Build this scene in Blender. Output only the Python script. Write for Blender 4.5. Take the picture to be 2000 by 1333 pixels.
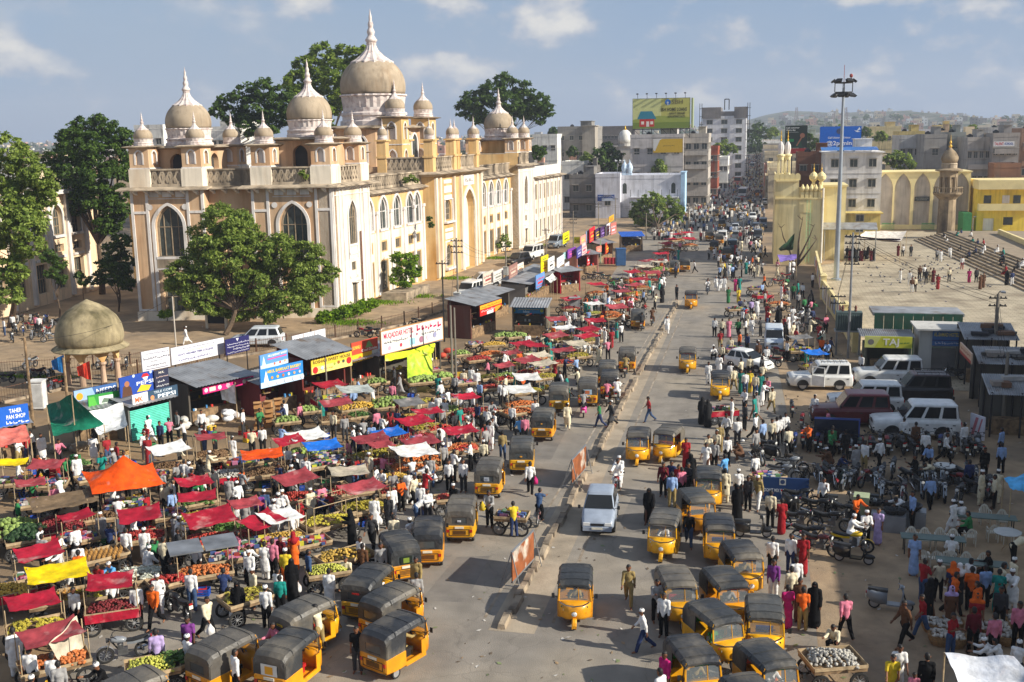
import bpy,math,random
import numpy as np
from mathutils import Vector,Matrix
for o in list(bpy.data.objects):bpy.data.objects.remove(o)
scene=bpy.context.scene
COL=scene.collection
R=math.radians
PI=math.pi
# ------------------------------------------------------------------ camera, sky, sun, exposure
FPX,CAMH=2100.0,18.0
PITCH,YAW,ROLL=R(10.8),R(12.9),R(1.0)
_f=Vector((-math.sin(YAW)*math.cos(PITCH),math.cos(YAW)*math.cos(PITCH),-math.sin(PITCH)))
_r0=Vector((math.cos(YAW),math.sin(YAW),0)); _u0=_r0.cross(_f)
_r=_r0*math.cos(ROLL)-_u0*math.sin(ROLL); _u=_u0*math.cos(ROLL)+_r0*math.sin(ROLL)
cd=bpy.data.cameras.new('camera'); cam=bpy.data.objects.new('camera',cd); COL.objects.link(cam)
cam.matrix_world=Matrix(((_r.x,_u.x,-_f.x,0),(_r.y,_u.y,-_f.y,0),(_r.z,_u.z,-_f.z,CAMH),(0,0,0,1)))
cd.sensor_width=36; cd.lens=36*FPX/2000; cd.clip_end=9000; cd.clip_start=1
scene.camera=cam
SUN_AZ,SUN_EL=R(-7),R(29)
sdir=Vector((math.cos(SUN_AZ)*math.cos(SUN_EL),math.sin(SUN_AZ)*math.cos(SUN_EL),math.sin(SUN_EL)))
sl=bpy.data.lights.new('sun','SUN'); sl.energy=5.0; sl.angle=R(0.55); sl.color=(1,.935,.82)
sun=bpy.data.objects.new('sun',sl); COL.objects.link(sun)
sun.rotation_euler=sdir.to_track_quat('Z','Y').to_euler(); sun.location=(0,0,90)
world=bpy.data.worlds.new('World'); scene.world=world; world.use_nodes= True
CLOUD=(15.0,(4.11,1.65,2.33))
def build_sky():
 nt=world.node_tree; N=nt.nodes; L=nt.links; N.clear()
 out=N.new('ShaderNodeOutputWorld'); bg=N.new('ShaderNodeBackground'); bg.inputs[1].default_value=0.078
 sky=N.new('ShaderNodeTexSky'); sky.sky_type='NISHITA'; sky.sun_disc= False
 sky.sun_elevation=SUN_EL; sky.sun_rotation=PI/2-SUN_AZ
 sky.altitude=0; sky.air_density=1.0; sky.dust_density=0.55; sky.ozone_density=2.6
 tc=N.new('ShaderNodeTexCoord'); mp=N.new('ShaderNodeMapping')
 mp.inputs['Scale'].default_value=(1,1,1.7); mp.inputs['Location'].default_value=CLOUD[1]
 L.new(tc.outputs['Generated'],mp.inputs[0])
 def noise(sc,det,rough):
  n=N.new('ShaderNodeTexNoise'); n.inputs['Scale'].default_value=sc; n.inputs['Detail'].default_value=det
  n.inputs['Roughness'].default_value=rough; L.new(mp.outputs[0],n.inputs['Vector']); return n
 n1=noise(CLOUD[0],8,.52); n2=noise(2.6,4,.5); n3=noise(4.5,3,.5)
 def ramp(src,a,b,lo=0.,hi=1.):
  m=N.new('ShaderNodeMapRange'); m.interpolation_type='SMOOTHSTEP'
  m.inputs[1].default_value=a; m.inputs[2].default_value=b; m.inputs[3].default_value=lo; m.inputs[4].default_value=hi; L.new(src,m.inputs[0]); return m.outputs[0]
 def math_(op,a,b):
  m=N.new('ShaderNodeMath'); m.operation=op
  for i,v in enumerate((a,b)):
   if isinstance(v,(int,float)):m.inputs[i].default_value=v
   else:L.new(v,m.inputs[i])
  return m.outputs[0]
 sep=N.new('ShaderNodeSeparateXYZ'); L.new(tc.outputs['Generated'],sep.inputs[0])
 air=ramp(sep.outputs[2],0.,.35,.93,.30)
 veil=math_('MULTIPLY',air,ramp(n2.outputs[0],.30,.70,.80,1.05))
 def mixc(f,a,b):
  m=N.new('ShaderNodeMixRGB'); m.use_clamp= False
  if isinstance(f,float):m.inputs[0].default_value=f
  else:L.new(f,m.inputs[0])
  for i,c in ((1,a),(2,b)):
   if isinstance(c,tuple):m.inputs[i].default_value=(*c,1)
   else:L.new(c,m.inputs[i])
  return m.outputs[0]
 vcol=mixc(ramp(n2.outputs[0],.35,.65),(2.1,3.25,5.5),(3.1,3.95,5.3))
 base=mixc(veil,sky.outputs[0],vcol)
 part_=math_('MULTIPLY',ramp(n1.outputs[0],.485,.60),ramp(n3.outputs[0],.34,.50))
 cov=math_('MULTIPLY',part_,ramp(sep.outputs[2],.008,.04,.0,.95))
 cmix=mixc(ramp(n1.outputs[0],.54,.72),(4.3,4.75,5.6),(7.6,7.4,7.0))
 class _o:outputs=[mixc(cov,base,cmix)]
 mx=_o
 L.new(mx.outputs[0],bg.inputs[0]); L.new(bg.outputs[0],out.inputs[0])
build_sky()
vs=scene.view_settings; vs.view_transform='Standard'; vs.look='None'; vs.exposure=0.48; vs.gamma=1; vs.use_curve_mapping= False
scene.render.engine='CYCLES'
# ------------------------------------------------------------------ pixel helpers (a pixel gives a direction, the plane gives the distance)
CAM=Vector((0,0,CAMH))
def ray(px,py): return _f+_r*((px-1000)/FPX)-_u*((py-666.5)/FPX)
def G(px,py,z=0.0):
 d=ray(px,py); t=(z-CAMH)/d.z
 return Vector((d.x*t,d.y*t,z))
def AD(px,py,depth):
 d=ray(px,py); d=d/(d.dot(_f)); return CAM+d*depth
def depth_of(p): return (Vector(p)-CAM).dot(_f)
def hit(px,py,P,D):
 d=ray(px,py); t=(D[1]*P[0]-D[0]*P[1])/(D[1]*d.x-D[0]*d.y); q=CAM+d*t
 return (q.x-P[0])*D[0]+(q.y-P[1])*D[1],q.z
# ------------------------------------------------------------------ mesh helpers
class MB:
 def __init__(s):s.v=[]; s.f=[]; s.mi=[]; s.m=0; s.T= None
 def _p(s,p):
  s.v.append(tuple(s.T@Vector(p)) if s.T is not None else tuple(p)); return len(s.v)-1
 def face(s,pts):s.f.append([s._p(p) for p in pts]); s.mi.append(s.m); return s
 def add(s,vs,fs):
  b=len(s.v)
  for p in vs:s._p(p)
  for f in fs:s.f.append([b+i for i in f]); s.mi.append(s.m)
  return s
 def box(s,x0,x1,y0,y1,z0,z1):
  return s.add([(x0,y0,z0),(x1,y0,z0),(x1,y1,z0),(x0,y1,z0),(x0,y0,z1),(x1,y0,z1),(x1,y1,z1),(x0,y1,z1)],[(3,2,1,0),(4,5,6,7),(0,1,5,4),(1,2,6,5),(2,3,7,6),(3,0,4,7)])
 def frus(s,c,w0,d0,w1,d1,z0,z1,off=(0,0)):
  x,y=c; a,b=x+off[0],y+off[1]
  return s.add([(x-w0,y-d0,z0),(x+w0,y-d0,z0),(x+w0,y+d0,z0),(x-w0,y+d0,z0),(a-w1,b-d1,z1),(a+w1,b-d1,z1),(a+w1,b+d1,z1),(a-w1,b+d1,z1)],[(3,2,1,0),(4,5,6,7),(0,1,5,4),(1,2,6,5),(2,3,7,6),(3,0,4,7)])
 def cyl(s,p0,p1,r0,r1= None,n=8,caps= True):
  p0,p1=Vector(p0),Vector(p1); r1=r0 if r1 is None else r1
  d=p1-p0
  if d.length<1e-6: return s
  d.normalize(); a=d.orthogonal().normalized(); b=d.cross(a)
  vs=[]
  for p,r in ((p0,r0),(p1,r1)):
   for i in range(n):
    t=2*PI*i/n; vs.append(p+a*(math.cos(t)*r)+b*(math.sin(t)*r))
  fs=[(i,(i+1)%n,n+(i+1)%n,n+i) for i in range(n)]
  if caps:fs+=[tuple(range(n-1,-1,-1)),tuple(range(n,2*n))]
  return s.add(vs,fs)
 def tube(s,pts,r,n=6):
  for i in range(len(pts)-1):s.cyl(pts[i],pts[i+1],r if not isinstance(r,(list,tuple)) else r[i],r if not isinstance(r,(list,tuple)) else r[i+1],n)
  return s
 def lathe(s,prof,n=16,c=(0,0,0),sq=0,cap= True,ph=0):
  vs=[]; fs=[]
  for r,z in prof:
   for i in range(n):
    t=2*PI*i/n+ph; vs.append((c[0]+r*math.cos(t),c[1]+r*math.sin(t),c[2]+z))
  for j in range(len(prof)-1):
   for i in range(n):fs.append((j*n+i,j*n+(i+1)%n,(j+1)*n+(i+1)%n,(j+1)*n+i))
  if cap:fs.append(tuple(range(n-1,-1,-1))); fs.append(tuple((len(prof)-1)*n+i for i in range(n)))
  return s.add(vs,fs)
 def ell(s,c,r,n=10,m=6):
  prof=[(max(1e-3,math.sin(PI*j/m)),-math.cos(PI*j/m)) for j in range(m+1)]
  vs=[]; fs=[]
  for a,z in prof:
   for i in range(n):
    t=2*PI*i/n; vs.append((c[0]+r[0]*a*math.cos(t),c[1]+r[1]*a*math.sin(t),c[2]+r[2]*z))
  for j in range(m):
   for i in range(n):fs.append((j*n+i,j*n+(i+1)%n,(j+1)*n+(i+1)%n,(j+1)*n+i))
  return s.add(vs,fs)
 def loft(s,secs,close= True,caps= True):
  n=len(secs[0]); vs=[p for q in secs for p in q]; fs=[]
  k=n if close else n-1
  for j in range(len(secs)-1):
   for i in range(k):fs.append((j*n+i,j*n+(i+1)%n,(j+1)*n+(i+1)%n,(j+1)*n+i))
  if caps and close:fs.append(tuple(range(n-1,-1,-1))); fs.append(tuple((len(secs)-1)*n+i for i in range(n)))
  return s.add(vs,fs)
 def prism(s,poly,h0,h1,axis='z'):
  n=len(poly)
  def P(a,b,h): return (a,b,h) if axis=='z' else ((a,h,b) if axis=='y' else (h,a,b))
  vs=[P(a,b,h0) for a,b in poly]+[P(a,b,h1) for a,b in poly]
  return s.add(vs,[tuple(range(n-1,-1,-1)),tuple(range(n,2*n))]+[(i,(i+1)%n,n+(i+1)%n,n+i) for i in range(n)])
 def mesh(s,name='mesh',mats=(),smooth= False):
  me=bpy.data.meshes.new(name); me.from_pydata(s.v,[],s.f)
  for m in (mats if isinstance(mats,(list,tuple)) else [mats]):me.materials.append(m)
  if len(me.materials)>1:me.polygons.foreach_set('material_index',s.mi)
  if smooth:me.polygons.foreach_set('use_smooth',[True]*len(me.polygons))
  me.update(); return me
def mk(name,me,parent= None,loc= None,rz=0.0,col= None,scale= None,mat= None,rot= None):
 o=bpy.data.objects.new(name,me); COL.objects.link(o)
 if parent is not None:o.parent=parent
 if loc is not None:o.location=loc
 if rot is not None:o.rotation_euler=rot
 elif rz:o.rotation_euler=(0,0,rz)
 if scale is not None:o.scale=scale if isinstance(scale,(tuple,list)) else (scale,)*3
 if col is not None:o.color=(*col[:3],1)
 return o
def tag(o,label= None,cat= None,group= None,kind= None):
 if label:o['label']=label
 if cat:o['category']=cat
 if group:o['group']=group
 if kind:o['kind']=kind
 return o
def thing(name,label,cat,loc=(0,0,0),rz=0.0,group= None,scale= None):
 o=mk(name,None,None,loc,rz,None,scale); o.empty_display_size=.3
 return tag(o,label,cat,group)
def S(r,g,b):
 f= lambda c:(c/255/12.92 if c/255<=.04045 else ((c/255+.055)/1.055)**2.4)
 return (f(r),f(g),f(b))
# ------------------------------------------------------------------ materials
MATS={}
def mat(name,col= None,rough=.7,var=.12,scale=2.0,metal=0.,bump=0.,bscale= None,col2= None,mixs=.6,mix=(.45,.65),spec=.4,alpha= None,coat=0.,streak= False,tint= False):
 """procedural Principled material; tint=True takes its colour from the object; col2 = stains / wear with a shape of their own"""
 if name in MATS: return MATS[name]
 m=bpy.data.materials.new(name); m.use_nodes= True ; nt=m.node_tree; N=nt.nodes; L=nt.links
 b=N['Principled BSDF']; b.inputs['Roughness'].default_value=rough; b.inputs['Metallic'].default_value=metal
 b.inputs['Specular IOR Level'].default_value=spec
 if coat:b.inputs['Coat Weight'].default_value=coat; b.inputs['Coat Roughness'].default_value=.08
 geo=N.new('ShaderNodeNewGeometry')
 if tint:oi=N.new('ShaderNodeObjectInfo'); src=oi.outputs['Color']
 else:
  c=N.new('ShaderNodeRGB'); c.outputs[0].default_value=(*col[:3],1); src=c.outputs[0]
 def noise(sc,det=5,vec= None):
  n=N.new('ShaderNodeTexNoise'); n.inputs['Scale'].default_value=sc; n.inputs['Detail'].default_value=det
  L.new(vec or geo.outputs['Position'],n.inputs['Vector']); return n
 if col2 is not None:
  v= None
  if streak:
   mp=N.new('ShaderNodeMapping'); mp.inputs['Scale'].default_value=(1,1,.18); L.new(geo.outputs['Position'],mp.inputs[0]); v=mp.outputs[0]
  n=noise(mixs,7,v); mr=N.new('ShaderNodeMapRange'); mr.inputs[1].default_value=mix[0]; mr.inputs[2].default_value=mix[1]
  L.new(n.outputs[0],mr.inputs[0]); mx=N.new('ShaderNodeMixRGB'); mx.inputs[2].default_value=(*col2[:3],1)
  L.new(mr.outputs[0],mx.inputs[0]); L.new(src,mx.inputs[1]); src=mx.outputs[0]
 if streak:
  mp2=N.new('ShaderNodeMapping'); mp2.inputs['Scale'].default_value=(1,1,.07); L.new(geo.outputs['Position'],mp2.inputs[0])
  n=noise(2.6,6,mp2.outputs[0]); mr=N.new('ShaderNodeMapRange'); mr.inputs[1].default_value=.52; mr.inputs[2].default_value=.72; mr.inputs[3].default_value=1.03; mr.inputs[4].default_value=.76
  L.new(n.outputs[0],mr.inputs[0]); mu=N.new('ShaderNodeMixRGB'); mu.blend_type='MULTIPLY'; mu.inputs[0].default_value=1; L.new(src,mu.inputs[1]); L.new(mr.outputs[0],mu.inputs[2]); src=mu.outputs[0]
 if var:
  n=noise(scale); mr=N.new('ShaderNodeMapRange'); mr.inputs[3].default_value=1-var*1.6; mr.inputs[4].default_value=1+var*1.6
  mr.inputs[1].default_value=.25; mr.inputs[2].default_value=.75
  L.new(n.outputs[0],mr.inputs[0]); mu=N.new('ShaderNodeMixRGB'); mu.blend_type='MULTIPLY'; mu.inputs[0].default_value=1
  L.new(src,mu.inputs[1]); L.new(mr.outputs[0],mu.inputs[2]); src=mu.outputs[0]
 L.new(src,b.inputs['Base Color'])
 if bump:
  n=noise(bscale or scale*4,4); bp=N.new('ShaderNodeBump'); bp.inputs['Strength'].default_value=bump; bp.inputs['Distance'].default_value=.05
  L.new(n.outputs[0],bp.inputs['Height']); L.new(bp.outputs[0],b.inputs['Normal'])
 if alpha is not None:b.inputs['Alpha'].default_value=alpha
 MATS[name]=m; return m
cloth=mat('cloth',rough=.9,var=.16,scale=6,bump=.35,bscale=11,tint= True,spec=.15)
paint=mat('paint',rough=.38,var=.10,scale=2.5,tint= True,coat=.3,col2=S(140,124,102),mixs=1.6,mix=(.62,.95))
matte=mat('matte',rough=.8,var=.14,scale=2.2,tint= True,spec=.2)
skin=mat('skin',rough=.55,var=.06,scale=9,tint= True,spec=.3)
plaster=mat('plaster',rough=.9,var=.10,scale=.7,tint= True,spec=.1,col2=S(120,112,100),mixs=.5,mix=(.56,.80),streak= True)
fruit=mat('fruit',rough=.55,var=.22,scale=9,tint= True,spec=.3)
sheet=mat('sheet',rough=.8,var=.26,scale=2.4,tint= True,spec=.2,bump=.6,bscale=5,col2=S(196,170,160),mixs=1.3,mix=(.58,.86))
steel=mat('steel',(.30,.31,.32),.5,.25,1.2,.6)
dark_metal=mat('dark_metal',(.035,.035,.037),.5,.2,3,.5)
rubber=mat('rubber',(.022,.021,.020),.85,.2,8)
wood=mat('wood',(.26,.17,.09),.85,.3,4,bump=.3,col2=(.14,.09,.05),mixs=3)
pale_wood=mat('pale_wood',(.42,.31,.18),.85,.25,4,bump=.2)
glass_dark=mat('glass_dark',(.014,.016,.018),.14,.1,1,spec=.4)
glass_clear=mat('glass_clear',(.25,.29,.31),.06,.05,1,spec=.8,alpha=.45)
chrome=mat('chrome',(.6,.6,.6),.2,.05,1,1.)
tin=mat('tin',(.34,.345,.35),.5,.22,.9,.35,col2=(.20,.15,.11),mixs=1.1,mix=(.55,.75))
hair_m=mat('hair',(.012,.010,.009),.6,.2,20)
white_lamp=mat('lamp_glass',(.75,.75,.72),.2,.05,2,spec=.6)
rnd=random.Random(7)
OCC=[]
# ------------------------------------------------------------------ ground, road, pavements
def sheet_obj(name,poly,z,m,kind='structure'):
 mb=MB(); mb.face([(x,y,z) for x,y in poly]); o=mk(name,mb.mesh(name,m)); return tag(o,kind=kind)
earth=mat('earth',S(168,142,110),.95,.22,.35,bump=.5,bscale=3,col2=S(128,112,92),mixs=.12,mix=(.42,.62))
asphalt=mat('asphalt',S(134,127,117),.9,.13,.8,bump=.35,bscale=22,col2=S(152,141,124),mixs=.12,mix=(.44,.66))
asphalt_old=mat('asphalt_old',S(164,140,110),.93,.18,.9,bump=.45,bscale=16,col2=S(132,116,96),mixs=.16,mix=(.45,.65))
dirt=mat('dirt',S(150,124,92),.97,.24,.6,bump=.6,bscale=5,col2=S(118,100,78),mixs=.3,mix=(.42,.62))
paving=mat('paving',S(186,172,146),.92,.16,.7,bump=.15,bscale=6,col2=S(146,132,110),mixs=.22,mix=(.48,.68))
kerb_m=mat('kerb_concrete',S(158,142,120),.93,.25,1.5,bump=.5,bscale=9,col2=S(112,100,86),mixs=1.2)
kerb_dust=mat('kerb_dust',S(160,146,126),.97,.2,.8,bump=.3,bscale=8)
line_m=mat('line_paint',S(176,164,146),.9,.2,3,col2=S(138,124,106),mixs=.8,mix=(.36,.56))
grass_m=mat('grass',S(72,96,34),.95,.3,3,tint= False)
def wear(m,along= True,cracks=.35):
 """tyre streaks along the road, fine cracks, small stains"""
 nt=m.node_tree; N=nt.nodes; L=nt.links; b=N['Principled BSDF']; src=b.inputs['Base Color'].links[0].from_socket; g=N.new('ShaderNodeNewGeometry')
 def mul(fac,lo,hi,a,c):
  nonlocal src
  mr=N.new('ShaderNodeMapRange'); mr.inputs[1].default_value=a; mr.inputs[2].default_value=c; mr.inputs[3].default_value=lo; mr.inputs[4].default_value=hi; L.new(fac,mr.inputs[0])
  mu=N.new('ShaderNodeMixRGB'); mu.blend_type='MULTIPLY'; mu.inputs[0].default_value=1; L.new(src,mu.inputs[1]); L.new(mr.outputs[0],mu.inputs[2]); src=mu.outputs[0]
 if along:
  mp=N.new('ShaderNodeMapping'); mp.inputs['Scale'].default_value=(1,.03,1); L.new(g.outputs['Position'],mp.inputs[0]); n=N.new('ShaderNodeTexNoise'); n.inputs['Scale'].default_value=.9; n.inputs['Detail'].default_value=6; L.new(mp.outputs[0],n.inputs['Vector']); mul(n.outputs[0],.92,1.06,.35,.65)
 n=N.new('ShaderNodeTexNoise'); n.inputs['Scale'].default_value=1.1; L.new(g.outputs['Position'],n.inputs['Vector']); va=N.new('ShaderNodeVectorMath'); va.operation='ADD'; L.new(g.outputs['Position'],va.inputs[0]); L.new(n.outputs['Color'],va.inputs[1])
 v=N.new('ShaderNodeTexVoronoi'); v.feature='DISTANCE_TO_EDGE'; v.inputs['Scale'].default_value=.33; L.new(va.outputs[0],v.inputs['Vector']); mul(v.outputs['Distance'],1-cracks,1.,.004,.013)
 n=N.new('ShaderNodeTexNoise'); n.inputs['Scale'].default_value=.75; n.inputs['Detail'].default_value=8; L.new(g.outputs['Position'],n.inputs['Vector']); mul(n.outputs[0],1.,.74,.62,.74)
 L.new(src,b.inputs['Base Color'])
wear(asphalt,True,.13); wear(asphalt_old,False,.08)
def slabs(m):
 nt=m.node_tree; N=nt.nodes; L=nt.links; b=N['Principled BSDF']; src=b.inputs['Base Color'].links[0].from_socket; g=N.new('ShaderNodeNewGeometry'); k=N.new('ShaderNodeTexBrick'); k.inputs['Scale'].default_value=.55; k.inputs['Mortar Size'].default_value=.022; k.inputs['Color1'].default_value=(1,1,1,1); k.inputs['Color2'].default_value=(.86,.86,.86,1); k.inputs['Mortar'].default_value=(.6,.6,.6,1); L.new(g.outputs['Position'],k.inputs['Vector'])
 mu=N.new('ShaderNodeMixRGB'); mu.blend_type='MULTIPLY'; mu.inputs[0].default_value=1; L.new(src,mu.inputs[1]); L.new(k.outputs['Color'],mu.inputs[2]); L.new(mu.outputs[0],b.inputs['Base Color'])
slabs(paving)
sheet_obj('ground',[(-6000,-400),(6000,-400),(6000,9000),(-6000,9000)],0,earth)
sheet_obj('road',[(-24,-20),(2.5,-20),(2.5,60),(1.2,110),(.8,180),(.8,900),(-20,900),(-20,180),(-17,110),(-20,70),(-24,50)],.006,asphalt)
sheet_obj('market_ground',[(-70,-20),(-24.02,-20),(-24.02,50),(-20.02,70),(-17.02,110),(-20.02,180),(-33,180),(-33,112),(-56,66),(-70,40)],.004,dirt)
sheet_obj('forecourt',[(-38,92),(-34,112),(-33.2,180),(-33.2,240),(-37,240),(-40.5,150),(-42.2,112),(-43,101),(-63,96),(-100,96),(-100,70),(-58,70)],.005,asphalt_old)
sheet_obj('roadside',[(2.52,-20),(60,-20),(60,72),(8,72),(6,110),(4,140),(.82,180),(1.22,110),(2.52,60)],.005,asphalt_old)
def plaza():
 poly=[(8.6,78),(60,78),(60,204),(12,204),(12,156),(8.0,150),(7.2,120)]
 sheet_obj('plaza',poly,.03,paving)
plaza()
def median():
 sheet_obj('median_strip',[(-9.35,36),(-7.6,36),(-7.7,118),(-8.8,118)],.010,kerb_dust)
 sheet_obj('median_line',[(-7.15,37),(-7.03,37),(-7.12,118),(-7.22,118)],.012,line_m)
 sheet_obj('lane_line',[(-9.78,37),(-9.66,37),(-9.06,118),(-9.14,118)],.012,line_m)
 root=tag(mk('road_median',None,None,(-8.6,76,0)),'long low median of rough concrete kerb blocks between the two carriageways','median')
 r=random.Random(3); meshes=[]
 for k in range(5):
  mb=MB(); a=.17+r.uniform(-.02,.02); b=.13
  q= lambda:r.uniform(-.02,.02)
  l=.66
  mb.loft([[(-a+q(),-l+q(),0),(a+q(),-l+q(),0),(b+q(),-l+.04,.20+q()),(-b+q(),-l+.04,.20+q())],[(-a+q(),l+q(),0),(a+q(),l+q(),0),(b+q(),l-.04,.20+q()),(-b+q(),l-.04,.20+q())]])
  meshes.append(mb.mesh('kerb',kerb_m))
 n=60
 for i in range(n):
  y=36.2+i*1.36+.6
  if y>117: break
  if i in (14,31,45): continue
  x=-9.2+(y-36)/(118-36)*.75
  mk('kerb_block',meshes[r.randrange(5)],root,(x+.35+r.uniform(-.05,.05)+8.6,y-76,0),r.uniform(-.05,.05))
median()
def litter():
 r=random.Random(14); q=MB()
 for k in range(900):
  px,py=r.uniform(0,2000),r.uniform(620,1333); p=G(px,py,.02); s=r.uniform(.03,.13); a=r.uniform(0,3); c,d=math.cos(a)*s,math.sin(a)*s; q.m=r.randrange(4)
  q.face([(p.x-c,p.y-d,.02),(p.x+d*.6,p.y-c*.6,.02+r.uniform(0,.03)),(p.x+c,p.y+d,.02+r.uniform(0,.04)),(p.x-d*.6,p.y+c*.6,.02)])
 tag(mk('litter',q.mesh('litter',[mat('scrap_%d'%i,S(*c),.9) for i,c in enumerate(((196,190,180),(150,126,96),(110,96,80),(120,130,90)))])),'scraps of paper, peel and leaves scattered over the ground','litter',None,'stuff')
litter()
for i,poly in enumerate(([(-6,47),(-3.4,46.6),(-3.2,51),(-5.8,51.6)],[(-14,57),(-11,57.4),(-11.4,70),(-13.6,69)],[(-4.4,84),(-2.4,84),(-2.2,97),(-4.2,96)],[(-12.6,38),(-10.8,38.2),(-11,43),(-12.4,42.6)])):sheet_obj('road_patch',poly,.0075,mat('asphalt_patch',S(122,116,108),.9,.14,1.2,bump=.3,bscale=24))
# ------------------------------------------------------------------ the domed palace on the left of the road
PB=G(660,619); PA=G(273,627)
_xd=(PB-PA).normalized(); XD=(_xd.x,_xd.y)
_yd=Vector((.07,1,0)).normalized(); YD=(_yd.x,_yd.y)
T3=Matrix(((XD[0],YD[0],0,0),(XD[1],YD[1],0,0),(0,0,1,0),(0,0,0,1)))
peach=mat('peach_plaster',S(204,172,138),.92,.10,.5,spec=.1,col2=S(176,132,94),mixs=.6,mix=(.46,.72),streak= True)
ochre=mat('ochre_plaster',S(206,172,120),.92,.12,.5,spec=.1,col2=S(178,128,66),mixs=.5,mix=(.50,.75),streak= True)
cream=mat('cream_plaster',S(226,214,194),.92,.08,.6,spec=.1,col2=S(196,170,138),mixs=.5,mix=(.52,.74),streak= True)
trim_m=mat('white_trim',S(216,210,204),.9,.08,1,spec=.1,col2=S(168,156,144),mixs=.9,mix=(.56,.8),streak= True)
weath=mat('weathered_stone',S(176,160,138),.95,.2,.9,spec=.1,col2=S(66,58,50),mixs=.55,mix=(.44,.68),streak= True)
dome_m=mat('dome_plaster',S(168,152,130),.95,.12,.8,spec=.08,bump=.2,col2=S(150,130,106),mixs=.7,mix=(.5,.75),streak= True)
domew=mat('dome_white',S(216,204,196),.9,.1,1.2,spec=.1,col2=S(170,146,140),mixs=2,mix=(.5,.75))
dim=mat('dim_interior',(.05,.045,.04),.95,.2,1)
win_glass=mat('window_glass',(.05,.06,.055),.25,.3,2,spec=.5)
win_wood=mat('window_wood',S(150,132,108),.85,.2,3)
def pointed(w,h,n=7):
 """half-outline points of a pointed arch of half width w and rise h, left to right"""
 h=max(h,w*1.02); Rr=(w*w+h*h)/(2*w); cx=w-Rr
 rt=[]
 a1=math.asin(min(1,h/Rr))
 for i in range(n+1):
  t=a1*i/n; rt.append((cx+Rr*math.cos(t),Rr*math.sin(t)))
 rt[-1]=(0,h)
 return [(-x,z) for x,z in rt[:-1]]+[(0,h)]+[(x,z) for x,z in rt[:-1]][::-1]
def arched_wall(mb,P,s0,s1,z0,z1,ops,th=.45):
 """a wall skin from s0..s1, z0..z1 with real openings: ops = (centre, half width, sill, spring, rise); rise 0 = flat lintel"""
 q= lambda a,b,c,d:mb.face([a,b,c,d])
 def rect(a,b,zz0,zz1):
  if b-a>1e-3 and zz1-zz0>1e-3:q(P(a,zz0,0),P(b,zz0,0),P(b,zz1,0),P(a,zz1,0))
 cols=[]
 for o in sorted(ops,key= lambda o:o[0]-o[1]):
  if cols and o[0]-o[1]<cols[-1][1]:cols[-1][1]=max(cols[-1][1],o[0]+o[1]); cols[-1][2].append(o)
  else:cols.append([o[0]-o[1],o[0]+o[1],[o]])
 cur=s0
 for A,B_,lst in cols:
  rect(cur,A,z0,z1); cz=z0; lst.sort(key= lambda o:o[2])
  for k,(s,w,sill,spr,rise) in enumerate(lst):
   a,b=s-w,s+w
   rect(A,B_,cz,sill)
   top=lst[k+1][2] if k+1<len(lst) else z1
   rect(A,a,sill,top); rect(b,B_,sill,top)
   arc=[(s+x,spr+z) for x,z in pointed(w,rise)] if rise else [(a,spr),(b,spr)]
   for (xa,za),(xb,zb) in zip(arc,arc[1:]):
    q(P(xa,za,0),P(xb,zb,0),P(xb,top,0),P(xa,top,0)); q(P(xa,za,0),P(xa,za,-th),P(xb,zb,-th),P(xb,zb,0))
   q(P(a,sill,0),P(a,sill,-th),P(a,spr,-th),P(a,spr,0)); q(P(b,sill,-th),P(b,sill,0),P(b,spr,0),P(b,spr,-th))
   q(P(a,sill,-th),P(a,sill,0),P(b,sill,0),P(b,sill,-th)); cz=top
  cur=B_
 rect(cur,s1,z0,z1)
def arch_outline(w,z0,spr,rise): return [(-w,z0)]+([(x,spr+z) for x,z in pointed(w,rise)] if rise else [(-w,spr),(w,spr)])+[(w,z0)]
def window_mesh(P,w,z0,spr,rise,d=-.34,bars=2,rails=1):
 """frame mesh and pane mesh of an arched window centred on s=0"""
 top=spr+rise; fr=MB(); pn=MB()
 o=arch_outline(w,z0,spr,rise); n=len(o)
 i_=[(x*.86,z0+(z-z0)*.965+(.05 if z==z0 else 0)) for x,z in o]
 for k in range(n):
  a,b=k,(k+1)%n
  fr.face([P(*o[a],d),P(*o[b],d),P(*i_[b],d),P(*i_[a],d)])
  fr.face([P(*i_[a],d),P(*i_[b],d),P(*i_[b],d-.08),P(*i_[a],d-.08)])
 def bar(xa,za,xb,zb):
  fr.add([P(xa,za,d-.06),P(xb,za,d-.06),P(xb,zb,d-.06),P(xa,zb,d-.06),P(xa,za,d-.01),P(xb,za,d-.01),P(xb,zb,d-.01),P(xa,zb,d-.01)],[(4,5,6,7),(0,1,5,4),(1,2,6,5),(2,3,7,6),(3,0,4,7)])
 for k in range(bars):
  x=-w+2*w*(k+1)/(bars+1); hi=spr+rise*(1-(abs(x)/w)**1.6)*.9 if rise else spr
  bar(x-.04,z0,x+.04,hi)
 for k in range(rails):
  z=z0+(spr-z0)*(k+1)/rails if rails>1 else spr
  bar(-w,z-.06,w,z+.02)
 pn.face([P(x,z,d-.07) for x,z in o])
 return fr,pn
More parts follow.
